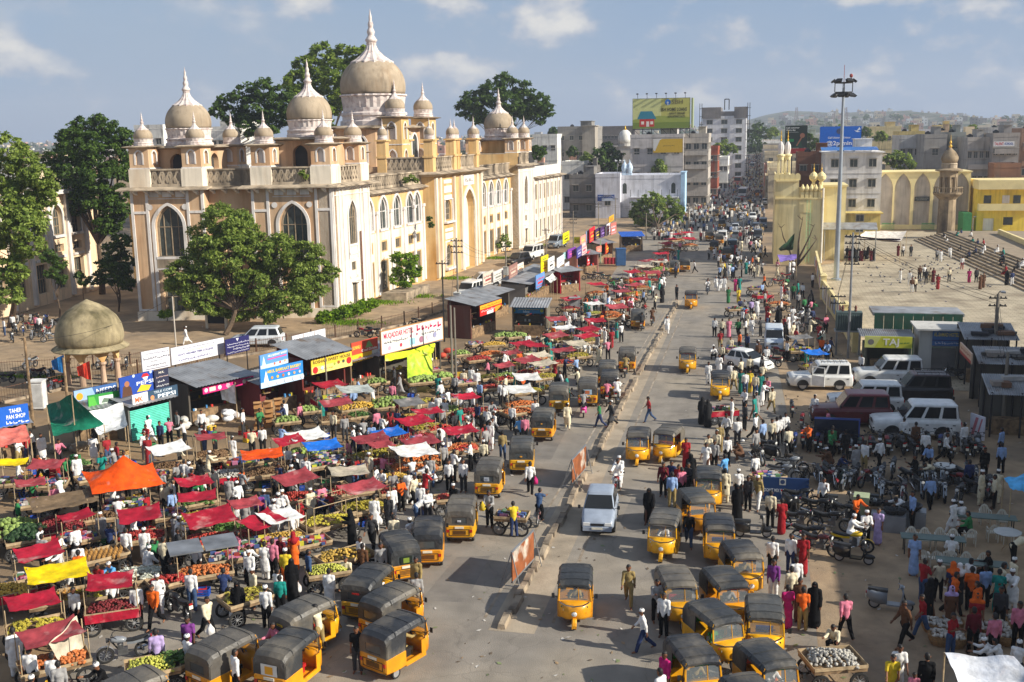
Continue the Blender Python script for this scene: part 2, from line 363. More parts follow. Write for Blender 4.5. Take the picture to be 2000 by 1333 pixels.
def arch_trim(mb,P,s,w,z0,spr,rise,t=.22,d=.07):
 o=arch_outline(w,z0,spr,rise); k=[(x*(1+t/w),z if z==z0 else spr+(z-spr)*(1+t/max(rise,w)) if z>spr else z) for x,z in o]
 n=len(o)
 for i in range(n-1):
  a,b=i,i+1
  mb.face([P(s+o[a][0],o[a][1],d),P(s+k[a][0],k[a][1],d),P(s+k[b][0],k[b][1],d),P(s+o[b][0],o[b][1],d)])
  mb.face([P(s+k[a][0],k[a][1],d),P(s+k[a][0],k[a][1],-.02),P(s+k[b][0],k[b][1],-.02),P(s+k[b][0],k[b][1],d)])
  mb.face([P(s+o[a][0],o[a][1],d),P(s+o[b][0],o[b][1],d),P(s+o[b][0],o[b][1],-.1),P(s+o[a][0],o[a][1],-.1)])
def pbox(mb,P,s0,s1,z0,z1,d0,d1):
 mb.add([P(s0,z0,d0),P(s1,z0,d0),P(s1,z1,d0),P(s0,z1,d0),P(s0,z0,d1),P(s1,z0,d1),P(s1,z1,d1),P(s0,z1,d1)],[(4,5,6,7),(0,1,5,4),(1,2,6,5),(2,3,7,6),(3,0,4,7),(3,2,1,0)])
def fluted(prof,n,amp,c):
 mb=MB(); vs=[]; fs=[]
 for r,z in prof:
  for i in range(n):
   t=2*PI*i/n; rr=r*(1+(amp if i%2 else -amp)); vs.append((c[0]+rr*math.cos(t),c[1]+rr*math.sin(t),c[2]+z))
 for j in range(len(prof)-1):
  for i in range(n):fs.append((j*n+i,j*n+(i+1)%n,(j+1)*n+(i+1)%n,(j+1)*n+i))
 return mb.add(vs,fs)
def dome_parts(parent,c,r,zb,band,domeh,fin,cone=.3):
 """white fluted band, tan bulb, petal cone and beaded finial; c = x,y relative to parent, zb = bottom of the band"""
 x,y=c; n=28 if r>1.5 else 16
 b=MB(); b.lathe([(r*1.07,0),(r*1.07,band*.14),(r*1.0,band*.18),(r*1.0,band*.30),(r*1.05,band*.33),(r*1.05,band*.40),(r*.97,band*.44),(r*.97,band*.58)],n,(x,y,zb),cap= False); g=fluted([(r*.95,band*.58),(r*1.0,band*.93),(r*1.05,band*.95),(r*1.04,band)],n*2,.014,(x,y,zb)); b.add(g.v,g.f)
 mk('dome_band',b.mesh('dome_band',domew),parent)
 d=MB(); z1=zb+band; prof=[]
 for k in range(13):
  t=R(-14+70*k/12); prof.append((r*1.03*math.cos(t),domeh*(math.sin(t)+.242)/1.071))
 d.lathe(prof,n,(x,y,z1)); mk('dome',d.mesh('dome',dome_m,True),parent)
 z2=z1+domeh*.98; rc=prof[-1][0]*1.0
 f=fluted([(rc*1.14,-domeh*.07),(rc*1.12,.0),(rc*.95,.03*fin),(rc*.62,.12*fin),(rc*.36,.22*fin),(rc*.24,.32*fin),(rc*.27,.35*fin),(rc*.2,.37*fin)],n,.05,(x,y,z2))
 mk('dome_petals',f.mesh('dome_petals',domew),parent)
 q=MB(); pr=[]; h=fin*.64; rb=rc*.20
 for k in range(25):
  t=k/24; bead=(1+.55*abs(math.sin(t*PI*4.5)))*(1-t)**.9
  pr.append((max(.012,rb*bead*(1.25 if t<.12 else 1)),fin*.36+h*t))
 q.lathe(pr,10,(x,y,z2)); mk('finial',q.mesh('finial',domew,True),parent)
def turret(root,a,v,z0,w,h,rd,fin,m,stories=1):
 """square turret with niches on every face; sheared like the plan of the building"""
 c=T3@Vector((a,v,0)); mb=MB(); hw=w/2
 for k in range(4):
  ca,sa=[(1,0),(0,1),(-1,0),(0,-1)][k]
  P= lambda s,z,d,ca=ca,sa=sa:tuple(T3@Vector((s*ca+(hw+d)*sa,s*sa-(hw+d)*ca,0))+Vector((c.x,c.y,z)))
  ops=[]
  for q in range(stories):
   zz=z0+h*q/stories; hh=h/stories
   ops.append((0,hw*.36,zz+hh*.20,zz+hh*.62,hh*.2))
  arched_wall(mb,P,-hw,hw,z0,z0+h,ops,hw*.3)
 body=mk('turret',mb.mesh('turret',m),root)
 t=MB()
 for k in range(4):
  ca,sa=[(1,0),(0,1),(-1,0),(0,-1)][k]
  P= lambda s,z,d,ca=ca,sa=sa:tuple(T3@Vector((s*ca+(hw+d)*sa,s*sa-(hw+d)*ca,0))+Vector((c.x,c.y,z)))
  for q in range(stories):
   zz=z0+h*q/stories; hh=h/stories
   arch_trim(t,P,0,hw*.36,zz+hh*.2,zz+hh*.62,hh*.2,hw*.14,.04)
   t.face([P(-hw*.36,zz+hh*.2,-hw*.3),P(hw*.36,zz+hh*.2,-hw*.3),P(hw*.36,zz+hh*.84,-hw*.3),P(-hw*.36,zz+hh*.84,-hw*.3)])
  for q in range(stories):pbox(t,P,-hw-.06,hw+.06,z0+h*q/stories,z0+h*q/stories+.14,0,.06)
 mk('niche_trim',t.mesh('niche_trim',trim_m),body)
 e=MB(); e.T=Matrix.Translation((c.x,c.y,0))@T3
 e.frus((0,0),hw+.12,hw+.12,hw*1.5,hw*1.5,z0+h-.12,z0+h+.04); e.frus((0,0),hw*1.5,hw*1.5,hw*1.05,hw*1.05,z0+h+.04,z0+h+.16)
 mk('eave',e.mesh('eave',weath),body)
 dome_parts(body,(c.x,c.y),rd,z0+h+.16,rd*.75,rd*.98,fin)
 return body
def palace():
 root=thing('domed_palace','long ochre and white domed palace with turrets and pointed arch windows','palace',tuple(PB))
 def part(name,mb,m,par= None): return mk(name,mb.mesh(name,m),par or root)
 def bld():b=MB(); b.T=T3; return b
 SD= lambda o:(lambda s,z,d:(o+d,s,z))
 FR= lambda o:(lambda s,z,d:(s,o-d,z))
 cache={}
 def windows(Pk,o,items,bars=2,rails=1,m=win_wood):
  for (s,w,z0,spr,rise) in items:
   key=(Pk,w,z0,spr,rise,bars,rails)
   P0=SD(0) if Pk=='S' else FR(0)
   if key not in cache:
    PT= lambda s_,z_,d_:tuple(T3@Vector(P0(s_,z_,d_)))
    f,p=window_mesh(PT,w,z0,spr,rise,-.34 if Pk=='F' else -.1,bars,rails)
    cache[key]=(f.mesh('window',m),p.mesh('pane',win_glass))
   loc=T3@Vector((o,s,0) if Pk=='S' else (s,o,0))
   wd=mk('window',cache[key][0],root,loc); mk('pane',cache[key][1],wd)
 brk=bld(); brk.add([(0,-.12,0),(.8,-.12,.0),(.8,.12,0),(0,.12,0),(0,-.12,-.45),(0,.12,-.45)],[(0,1,2,3),(0,4,1),(3,2,5),(1,4,5,2)]); brk=brk.mesh('bracket',trim_m)
 brf=bld(); brf.add([(-.12,0,0),(-.12,-.8,0),(.12,-.8,0),(.12,0,0),(-.12,0,-.45),(.12,0,-.45)],[(0,1,2,3),(0,1,4),(3,5,2),(1,2,5,4)]); brf=brf.mesh('bracket',trim_m)
 def eave(P,s0,s1,z,proj=.95,o= None):
  e=bld();
  e.add([P(s0,z-.05,0),P(s1,z-.05,0),P(s1,z-.22,proj),P(s0,z-.22,proj),P(s0,z+.12,0),P(s1,z+.12,0),P(s1,z-.12,proj),P(s0,z-.12,proj)],[(0,3,2,1),(4,5,6,7),(3,7,6,2),(0,4,7,3),(1,2,6,5)])
  part('eave',e,weath)
 def brackets(Pk,o,s0,s1,z,n):
  for k in range(n):
   s=s0+(s1-s0)*(k+.5)/n
   mk('bracket',brk if Pk=='S' else brf,root,T3@Vector((o,s,z) if Pk=='S' else (s,o,z)))
 def balustrade(P,s0,s1,z0,z1,step=.62):
  b=bld(); pbox(b,P,s0,s1,z0,z0+.3,-.3,.02); pbox(b,P,s0,s1,z1-.16,z1,-.32,.06); pbox(b,P,s0,s1,z0+.3,z1-.16,-.26,-.16)
  n=max(2,int((s1-s0)/step)); h=z1-.16-(z0+.3)
  for k in range(n):
   s=s0+(s1-s0)*(k+.5)/n; q=(s1-s0)/n*.5
   b.add([P(s-q*.35,z0+.3,-.02),P(s+q*.35,z0+.3,-.02),P(s+q*.9,z0+.3+h*.5,.0),P(s+q*.35,z1-.16,-.02),P(s-q*.35,z1-.16,-.02),P(s-q*.9,z0+.3+h*.5,.0),P(s-q*.1,z0+.3+h*.2,-.02),P(s+q*.1,z0+.3+h*.2,-.02),P(s+q*.5,z0+.3+h*.5,-.02),P(s+q*.1,z0+.3+h*.8,-.02),P(s-q*.1,z0+.3+h*.8,-.02),P(s-q*.5,z0+.3+h*.5,-.02)],[(0,1,7,6),(1,2,8,7),(2,3,9,8),(3,4,10,9),(4,5,11,10),(5,0,6,11)])
  part('balustrade',b,weath)
 EZ,PZ=13.45,15.35
# ---- end block facing the camera: two towers and a recessed middle
 tw=[(-8.1,0.0),(-20.2,-12.9)]
 b=bld(); arched_wall(b,FR(.9),-12.9,-8.1,0,EZ,[(-10.5,1.0,6.9,9.4,1.5),(-10.5,1.0,.9,3.6,0)]); part('wall',b,peach)
 windows('F',.9,[(-10.5,1.0,6.9,9.4,1.5),(-10.5,1.0,.9,3.6,0)])
 for (a0,a1) in tw:
  c=(a0+a1)/2; W=(c,1.42,6.55,9.55,2.15); Wd=(c,1.1,.6,4.2,0)
  b=bld(); arched_wall(b,FR(0),a0,a1,0,EZ,[W,Wd])
  b.face([(a1,0,0),(a1,.9,0),(a1,.9,EZ),(a1,0,EZ)]); b.face([(a0,.9,0),(a0,0,0),(a0,0,EZ),(a0,.9,EZ)])
  part('wall',b,peach)
  windows('F',0,[W],3,1); windows('F',0,[Wd],2,2)
  t=bld(); P=FR(0); arch_trim(t,P,c,1.42,0.9,9.55,2.15,.3,.1)
  for x in (a0+.12,a0+1.62,a1-1.62,a1-.12):
   pbox(t,P,x-.13,x+.13,1.0,EZ-.3,-.02,.09)
  for x0,x1 in ((a0+.25,a0+1.49),(a1-1.49,a1-.25)):
   pbox(t,P,x0,x1,10.9,11.15,-.02,.08); pbox(t,P,x0,x1,1.0,1.2,-.02,.08)
  for x in (c-1.75,c+1.75):
   vs=[P(x+.3*math.cos(2*PI*i/12),11.55+.3*math.sin(2*PI*i/12),.1) for i in range(12)]; t.face(vs)
  pbox(t,P,c-1.9,c+1.9,12.35,12.42,-.02,.07); pbox(t,P,c-1.42,c+1.42,6.3,6.55,-.35,.14); pbox(t,P,c-1.42,c+1.42,5.2,5.4,-.35,.1)
  for x in (-1.3,0,1.3):pbox(t,P,c+x-.45,c+x+.45,12.55,13.1,-.02,.05)
  part('facade_trim',t,trim_m)
  bl=bld(); arched_wall(bl,FR(-.12),c-1.42,c+1.42,5.4,6.5,[],.1); part('spandrel_panel',bl,weath)
  pl=bld(); pbox(pl,P,a0-.12,a1+.12,0,.95,-.02,.2); part('plinth',pl,cream)
  brackets('F',0,a0,a1,EZ-.25,6); eave(P,a0-.9,a1+.9,EZ)
  balustrade(FR(.1),a0+2.1,a1-2.1,EZ+.1,PZ)
  for x in (a0+1.05,a1-1.05):
   pd=bld(); pbox(pd,FR(.1),x-1.05,x+1.05,EZ+.1,PZ,-2.1,.1); part('pedestal',pd,cream)
   turret(root,x,1.1,PZ,1.9,2.15,.92,1.75,peach)
  for x in (a0+1.05,a1-1.05):
   pd=bld(); pbox(pd,FR(8.2),x-1.05,x+1.05,EZ+.1,PZ,-1,1.1); part('pedestal',pd,cream)
   turret(root,x,8.0,PZ,1.9,2.15,.92,1.75,peach)
  cv=4.7; d=bld(); hw=2.45; zd=18.05 if a1>-1 else 17.4
  for k in range(4):
   ca,sa=[(1,0),(0,1),(-1,0),(0,-1)][k]
   P2= lambda s,z,q,ca=ca,sa=sa:(c+s*ca+(hw+q)*sa,cv+s*sa-(hw+q)*ca,z)
   arched_wall(d,P2,-hw,hw,EZ,zd,[(0,.75,15.2,zd-1.5,.9)],.5)
  dr=part('drum',d,peach)
  e=bld(); e.frus((c,cv),hw,hw,hw+.75,hw+.75,zd-.15,zd); e.frus((c,cv),hw+.75,hw+.75,hw-.1,hw-.1,zd,zd+.2); part('drum_eave',e,weath,dr)
  i=bld(); i.box(c-hw+.5,c+hw-.5,cv-hw+.5,cv+hw-.5,EZ,zd-.2); part('drum_core',i,dim,dr)
  q=T3@Vector((c,cv,0)); dome_parts(dr,(q.x,q.y),2.25,zd+.2,1.75,2.4,3.8)
 eave(FR(.9),-12.9,-8.1,EZ); balustrade(FR(.95),-12.9,-8.1,EZ+.1,PZ-.1); brackets('F',.9,-12.9,-8.1,EZ-.25,4)
# ---- side of the near tower
 DZ=8.9
 def side_tower(v0,v1,m,extra= True):
  c=(v0+v1)/2; W=(c,.95,7.1,9.9,1.75); ops=[W,(c,.55,4.3,5.2,0),(c+.1,.6,.7,3.0,0)]
  b=bld(); arched_wall(b,SD(0),v0,v1,0,EZ,ops,.2); b.face([(0,v1,0),(-1.4,v1,0),(-1.4,v1,EZ),(0,v1,EZ)]); b.face([(-1.4,v0,0),(0,v0,0),(0,v0,EZ),(-1.4,v0,EZ)])
  part('wall',b,m); windows('S',0,[W],3,1); windows('S',0,ops[1:],1,1)
  t=bld(); P=SD(0); arch_trim(t,P,c,.95,5.6,9.9,1.75,.24,.1)
  for x in (v0+.12,v0+1.5,v0+2.3,v1-2.3,v1-1.5,v1-.12):pbox(t,P,x-.12,x+.12,.6,EZ-.3,-.02,.1)
  pbox(t,P,v0,v1,12.3,12.42,-.02,.09); pbox(t,P,c-1.2,c+1.2,6.0,6.2,-.02,.1); pbox(t,P,c-1.1,c+1.1,3.55,3.75,-.02,.1)
  pbox(t,P,c-.95,c+.95,6.9,7.1,-.35,.12); pbox(t,P,c-.75,c+.85,3.05,3.15,-.02,.5)
  part('facade_trim',t,trim_m)
  brackets('S',0,v0,v1,EZ-.25,7); eave(P,v0-.9,v1+.9,EZ); balustrade(SD(-.1),v0+2.1,v1-2.1,EZ+.1,PZ)
 side_tower(0,DZ,cream)
 g=bld(); g.cyl((.16,6.1,.3),(.16,6.1,8.3),.09,n=8); part('drain_pipe',g,mat('rusty_pipe',S(120,84,64),.8,.3,4))
# ---- wings with arcades
 def wing(v0,v1,cs,o=-1.2,far= False):
  ops=[]
  for s in cs:
   ops+=[(s,1.12,7.75,9.75,1.65),(s,.78,5.2,6.25,0),(s,.95,.75,4.1,0)]
  b=bld(); arched_wall(b,SD(o),v0,v1,0,12.15,ops,.2); part('wall',b,ochre)
  windows('S',o,[q for q in ops if q[4]],1,1,trim_m); windows('S',o,[q for q in ops if not q[4]],2,1)
  t=bld(); P=SD(o)
  for s in cs:
   arch_trim(t,P,s,1.12,7.75,9.75,1.65,.34,.12); pbox(t,P,s-1.12,s+1.12,7.5,7.75,-.35,.16)
  lo=bld(); edges=[v0]+[(a+b_)/2 for a,b_ in zip(cs,cs[1:])]+[v1]
  for e in edges[1:-1]+[v0+.25,v1-.25]:
   pbox(t,P,e-.24,e+.24,.3,9.6,-.02,.2); pbox(t,P,e-.36,e+.36,9.5,9.85,-.02,.3)
  part('arcade_trim',t,trim_m)
  for i,s in enumerate(cs):
   a,c2=edges[i]+.25,edges[i+1]-.25
   for x0,x1,z0,z1 in ((a,c2,6.45,7.4),(a,c2,4.25,5.1),(a,s-.85,5.1,6.45),(s+.85,c2,5.1,6.45),(a,s-1.0,.2,4.25),(s+1.0,c2,.2,4.25)):
    if x1>x0:pbox(lo,P,x0,x1,z0,z1,-.01,.05)
  part('whitewash',lo,cream)
  brackets('S',o,v0,v1,12.0,int((v1-v0)/1.1)); eave(P,v0,v1,12.15,.8); balustrade(SD(o-.1),v0,v1,12.3,13.9,.5)
  st=bld(); st.face([(o-.1,v0,12.3),(o-7,v0,12.3),(o-7,v1,12.3),(o-.1,v1,12.3)]); part('flat_roof',st,weath)
 wing(DZ,28.2,[9.9+1.6+k*4.05 for k in range(4)]+[26.0])
 wing(46.8,66.4,[48.75,52.4,56.0,59.7,63.6])
# ---- gate block
 GZ=13.45; gv0,gv1=28.2,46.8; P=SD(.25)
 niche=[(33.0,1.15,7.4,8.9,1.0),(33.0,1.15,1.35,3.0,1.0)]; port=(41.4,2.35,.05,7.9,3.1)
 b=bld(); arched_wall(b,P,gv0,gv1,0,GZ,niche+[port],.9)
 for v in (gv0,gv1):b.face([(.25,v,0),(-1.4,v,0),(-1.4,v,GZ),(.25,v,GZ)])
 part('gate_wall',b,ochre)
 pb=bld(); pb.face([(-.65,39.05,0),(-.65,43.75,0),(-.65,43.75,11),(-.65,39.05,11)]); part('portal_back',pb,cream)
 windows('S',.25-.1,niche,3,2)
 t=bld(); arch_trim(t,P,41.4,2.35,.05,7.9,3.1,.55,.16)
 for s in (28.5,30.0,35.2,37.9,44.7,46.5):pbox(t,P,s-.26,s+.26,.3,GZ-.5,-.02,.3)
 part('gate_pilasters',t,cream)
 for z0,z1 in ((12.1,12.6),(10.9,11.8),(10.1,10.6),(5.9,6.3),(4.9,5.7),(4.5,4.7)):t=bld(); pbox(t,P,31.6,34.5,z0,z1,-.02,.08); part('gate_panel',t,trim_m)
 t=bld()
 pbox(t,P,31.3,34.8,7.0,7.25,-.02,.5); pbox(t,P,31.3,34.8,.9,1.2,-.02,.5)
 pbox(t,P,31.5,34.6,10.0,10.1,-.02,.2); t2=bld(); pbox(t2,P,39.2,43.6,11.5,12.9,-.02,.1); part('inscription_panel',t2,trim_m)
 for x in (31.55,34.55):pbox(t,P,x-.1,x+.1,7.25,10.0,-.02,.16); pbox(t,P,x-.1,x+.1,1.2,4.5,-.02,.16)
 part('window_surrounds',t,trim_m)
 ins=bld()
 for k in range(9):pbox(ins,P,39.9+k*.34,40.05+k*.34,12.05+.12*math.sin(k*2.1),12.3+.15*math.sin(k*1.3+1),.1,.115); pbox(ins,P,39.95+k*.34,40.2+k*.34,12.0,12.05,.1,.113)
 part('inscription',ins,mat('ink',S(90,86,84),.9))
 e=bld(); e.frus((-3.2,37.5),3.6,9.4,4.7,10.5,GZ-.35,GZ); e.frus((-3.2,37.5),4.7,10.5,3.6,9.4,GZ,GZ+.3); part('gate_cornice',e,weath)
 balustrade(SD(.1),gv0+.9,35.6,GZ+.3,15.6); balustrade(SD(.1),38.4,44.6,GZ+.3,15.6)
 balustrade(FR(gv0+.1),-6,-.8,GZ+.3,15.6)
 gr=bld(); gr.box(-7,-.2,gv0+.2,gv1-.2,12.8,GZ+.2); part('flat_roof',gr,weath)
 for (a,v) in ((-.35,28.7),(-.35,36.6),(-.35,38.0),(-.35,45.9),(-6.2,28.7),(-6.2,36.6),(-6.2,45.9)):
  pn=bld(); pn.box(a-.55,a+.55,v-.55,v+.55,GZ+.3,17.6); pn.box(a-.68,a+.68,v-.68,v+.68,15.5,15.75); pn.box(a-.75,a+.75,v-.75,v+.75,17.6,17.8)
  p=part('pinnacle',pn,ochre); q=T3@Vector((a,v,0)); dome_parts(p,(q.x,q.y),.62,17.8,.55,.8,1.25)
# ---- great dome behind the gate
 a0,_=hit(731,235,(PB.x+38*YD[0],PB.y+38*YD[1]),XD)
 q=T3@Vector((a0,38,0)); s=depth_of((PB.x+q.x,PB.y+q.y,20))/150
 dr=bld(); dr.lathe([(5.6,0),(5.6,19.3-12.5)],8,(a0,38,12.5),ph=PI/8); drum=part('great_drum',dr,peach)
 tr=MB()
 for k in range(8):
  t0=k*PI/4+PI/8+PI/8; nx,ny=math.cos(t0),math.sin(t0); ap=5.6*math.cos(PI/8)
  PP= lambda s_,z,d:tuple(T3@Vector((a0+nx*(ap+d)-ny*s_,38+ny*(ap+d)+nx*s_,z)))
  tr=MB(); arch_trim(tr,PP,0,.95,14.6,17.2,1.3,.25,.12); part('drum_arch',tr,trim_m,drum)
 gl=MB()
 for k in range(8):
  t0=k*PI/4+PI/4; nx,ny=math.cos(t0),math.sin(t0); ap=5.6*math.cos(PI/8)
  gl=MB(); gl.face([tuple(T3@Vector((a0+nx*(ap+.03)-ny*x,38+ny*(ap+.03)+nx*x,z))) for x,z in arch_outline(.95,14.6,17.2,1.3)]); part('drum_window',gl,win_glass,drum)
 e=bld(); e.lathe([(5.6,-.2),(6.5,0),(6.5,.12),(5.0,.35)],16,(a0,38,19.3)); part('drum_eave',e,weath,drum)
 dome_parts(drum,(q.x,q.y),4.4*s,19.65,4.0,4.3,6.7)
 cp=bld(); cp.box(a0-7,a0+7,31,45,9,14.4); part('roof_block',cp,peach)
 for px,v in ((772,34.5),(827,42.5)):
  a,_=hit(px,240,(PB.x+v*YD[0],PB.y+v*YD[1]),XD)
  turret(root,a,v,13.6,2.5,7.0,1.28,2.5,ochre,2)
 for px,v in ((806,52),(635,40),(690,20)):
  a,_=hit(px,260,(PB.x+v*YD[0],PB.y+v*YD[1]),XD)
  turret(root,a,v,13.0,2.0,3.4,1.0,2.2,peach)
# ---- far tower and the plain far wing
 v0,v1=66.4,75.2; c=(v0+v1)/2
 side_tower(v0,v1,cream)
 b=bld(); b.face([(-1.2,v0,0),(0,v0,0),(0,v0,EZ),(-1.2,v0,EZ)]); b.face([(-9,v0,12),(0,v0,12),(0,v0,PZ),(-9,v0,PZ)]); part('wall',b,ochre)
 balustrade(FR(v0+.05),-9,-1.9,EZ+.1,PZ)
 for x,y in ((-1.1,v0+1.1),(-1.1,v1-1.1),(-7.3,v0+1.1)):turret(root,x,y,PZ,1.9,2.2,.95,1.9,peach)
 d=bld(); d.box(-6.6,-1.8,c-2.4,c+2.4,EZ,17.4); dr=part('drum',d,ochre)
 e=bld(); e.frus((-4.2,c),2.4,2.4,3.2,3.2,17.2,17.4); part('drum_eave',e,weath,dr)
 q=T3@Vector((-4.2,c,0)); dome_parts(dr,(q.x,q.y),2.35,17.4,1.8,2.5,4.0)
 ops=[]; cs=[77.0+k*2.65 for k in range(7)]
 for s in cs:ops+=[(s,.62,7.3,9.9,0),(s,.42,4.9,5.8,0),(s,.62,.9,3.9,0)]
 b=bld(); arched_wall(b,SD(0),v1,94.2,0,11.1,ops,.2); b.face([(0,94.2,0),(-9,94.2,0),(-9,94.2,11.1),(0,94.2,11.1)]); part('wall',b,cream); windows('S',0,ops,1,1)
 t=bld()
 for s in [v1+.3]+[(x+y)/2 for x,y in zip(cs,cs[1:])]+[94.0]:pbox(t,SD(0),s-.2,s+.2,.3,10.9,-.02,.22)
 part('facade_trim',t,trim_m); eave(SD(0),v1,94.9,11.1,.9)
 t=bld(); pbox(t,SD(-.05),v1,94.2,11.2,12.9,-.3,.03); part('parapet',t,trim_m)
# ---- roofs, the body behind
 rf=bld(); rf.box(-20.1,-.1,1.2,9.5,12,EZ); part('flat_roof',rf,weath)
 rf=bld(); rf.box(-19,-2.4,9.5,70,0,12.22); part('rear_range',rf,peach)
 rf=bld(); rf.box(-9,-.8,67.3,93.6,0,11.0); part('rear_range',rf,cream)
 rf=bld(); rf.box(-9,-.1,66.6,75.1,11.0,EZ); part('flat_roof',rf,weath)
 bl=bld(); bl.box(.4,3.2,10.2,17.5,0,.95); part('step_block',bl,kerb_m)
palace()
# ------------------------------------------------------------------ city: shops, houses, billboards along and behind the street
def XZ(px,py,Y):
 d=ray(px,py); t=Y/d.y; return d.x*t,CAMH+d.z*t
TXT={}
def text_mesh(s,size,m,bold= False,ext=.006):
 key=(s,size,m.name,bold)
 if key in TXT: return TXT[key]
 c=bpy.data.curves.new('lettering','FONT'); c.body=s; c.size=size; c.align_x='CENTER'; c.align_y='CENTER'; c.extrude=ext; c.resolution_u=2
 if bold:c.offset=size*.018
 o=bpy.data.objects.new('lettering',c); COL.objects.link(o)
 dg=bpy.context.evaluated_depsgraph_get(); me=bpy.data.meshes.new_from_object(o.evaluated_get(dg))
 bpy.data.objects.remove(o); me.materials.clear(); me.materials.append(m); TXT[key]=me
 return me
INK={}
def ink(rgb,rough=.6):
 k=tuple(rgb)
 if k not in INK:INK[k]=mat('print_%d_%d_%d'%k,S(*rgb),rough,.05,3,spec=.3)
 return INK[k]
def board_frame(P1,P2,h,th=.1):
 """matrix whose X runs P1->P2, Y up the board, Z out of its printed side"""
 x=(P2-P1); w=x.length; x.normalize(); z=x.cross(Vector((0,0,1))).normalized(); y=z.cross(x)
 return w,Matrix(((x.x,y.x,z.x,P1.x),(x.y,y.y,z.y,P1.y),(x.z,y.z,z.z,P1.z),(0,0,0,1)))
def signboard(name,label,P1,P2,h,bg,items=(),group= None,legs= False,cat='sign',frame= None,th=.1):
 """flat board with printed panels and lettering. items: ('t',text,cx,cy,size,rgb[,bold]) ('r',x0,x1,y0,y1,rgb) ('c',cx,cy,r,rgb) ('p',[(x,y)..],rgb) in 0..1 board units"""
 w,M=board_frame(P1,P2,h)
 root=thing(name,label,cat,tuple(P1),0,group)
 M0=M.copy(); M0.translation=(0,0,0)
 root.matrix_world=M
 b=MB(); b.box(0,w,0,h,-th,0); mk('panel',b.mesh('panel',ink(bg)),root)
 if frame is not None:
  f=MB(); f.box(-.06,w+.06,-.06,0,-th-.02,.02); f.box(-.06,w+.06,h,h+.06,-th-.02,.02); f.box(-.06,0,0,h,-th-.02,.02); f.box(w,w+.06,0,h,-th-.02,.02); mk('frame',f.mesh('frame',ink(frame)),root)
 lay=0
 for it in items:
  lay+=1; z=.003*lay
  if it[0]=='t':
   me=text_mesh(it[1],1.0,ink(it[5]),len(it)>6)
   xs=[v.co.x for v in me.vertices]; ww=(max(xs)-min(xs)) if xs else 1
   sz=it[4]*h; sx=sz
   if len(it)>7:sx=it[7]*w/ww
   mk('lettering',me,root,(it[2]*w,it[3]*h,z),0,None,(sx,sz,1))
  elif it[0]=='r':
   q=MB(); q.face([(it[1]*w,it[3]*h,z),(it[2]*w,it[3]*h,z),(it[2]*w,it[4]*h,z),(it[1]*w,it[4]*h,z)]); mk('print',q.mesh('print',ink(it[5])),root)
  elif it[0]=='c':
   q=MB(); q.face([(it[1]*w+it[3]*h*math.cos(2*PI*k/14),it[2]*h+it[3]*h*math.sin(2*PI*k/14),z) for k in range(14)]); mk('print',q.mesh('print',ink(it[4])),root)
  elif it[0]=='p':
   q=MB(); q.face([(x*w,y*h,z) for x,y in it[1]]); mk('print',q.mesh('print',ink(it[2])),root)
  elif it[0]=='s':
   r=random.Random(hash((round(it[1],3),round(it[3],3)))&255); q=MB(); x=it[1]
   while x<it[2]:
    dx=r.uniform(.3,.8)*it[4]*h/w; y=it[3]+r.uniform(-.12,.12)*it[4]
    hh=it[4]*r.uniform(.35,.9)
    q.face([(x*w,(y-hh/2)*h,z),((x+dx)*w,(y-hh/3)*h,z),((x+dx)*w,(y-hh/3+.25*it[4])*h,z),(x*w,(y-hh/2+.28*it[4])*h,z)])
    if r.random()<.6:q.face([(x*w,(y-hh/2)*h,z),((x+dx*.35)*w,(y-hh/2)*h,z),((x+dx*.35)*w,(y+hh/2)*h,z),(x*w,(y+hh/2)*h,z)])
    x+=dx*1.35
   o=mk('script_line',q.mesh('script_line',ink(it[5])),root); tag(o,kind='stuff')
 if legs:
  zb=P1.z
  for t in (.08,.92):
   q=MB(); p=P1.lerp(P2,t); v=M.inverted()@Vector((p.x,p.y,0)); v2=M.inverted()@Vector((p.x,p.y,p.z+h*.9)); v.z-=th+.04; v2.z-=th+.04
   q.cyl(v,v2,.045,n=6); mk('post',q.mesh('post',dark_metal),root)
 return root
def SG(name,label,l,r,hpx,zb,bg,items=(),**k):
 """signboard from its bottom-left and bottom-right pixels, its height in pixels and the height of its lower edge above the ground"""
 P1,P2=G(*l,zb),G(*r,k.pop('zb2',zb)); dm=depth_of((P1+P2)/2); h=hpx*dm/FPX/math.cos(R(12))
 return signboard(name,label,P1,P2,h,bg,items,**k)
WM={}
def win_unit(w,h,side,m= None):
 k=(round(w,2),round(h,2),side)
 if k in WM: return WM[k]
 if side=='F':P= lambda s,z,d:(s,-d,z)
 elif side=='R':P= lambda s,z,d:(d,s,z)
 else:P= lambda s,z,d:(-d,-s,z)
 f=MB(); p=MB()
 for a,b,c,d in ((-w/2-.08,w/2+.08,-.1,0),(-w/2-.08,w/2+.08,h,h+.1),(-w/2-.08,-w/2,0,h),(w/2,w/2+.08,0,h),(-.03,.03,0,h)):pbox(f,P,a,b,c,d,0,.06)
 pbox(f,P,-w/2-.25,w/2+.25,h+.14,h+.22,0,.45)
 p.face([P(-w/2,0,.02),P(w/2,0,.02),P(w/2,h,.02),P(-w/2,h,.02)])
 WM[k]=(f.mesh('window',mat('window_frame',S(176,170,160),.85)),p.mesh('pane',win_glass)); return WM[k]
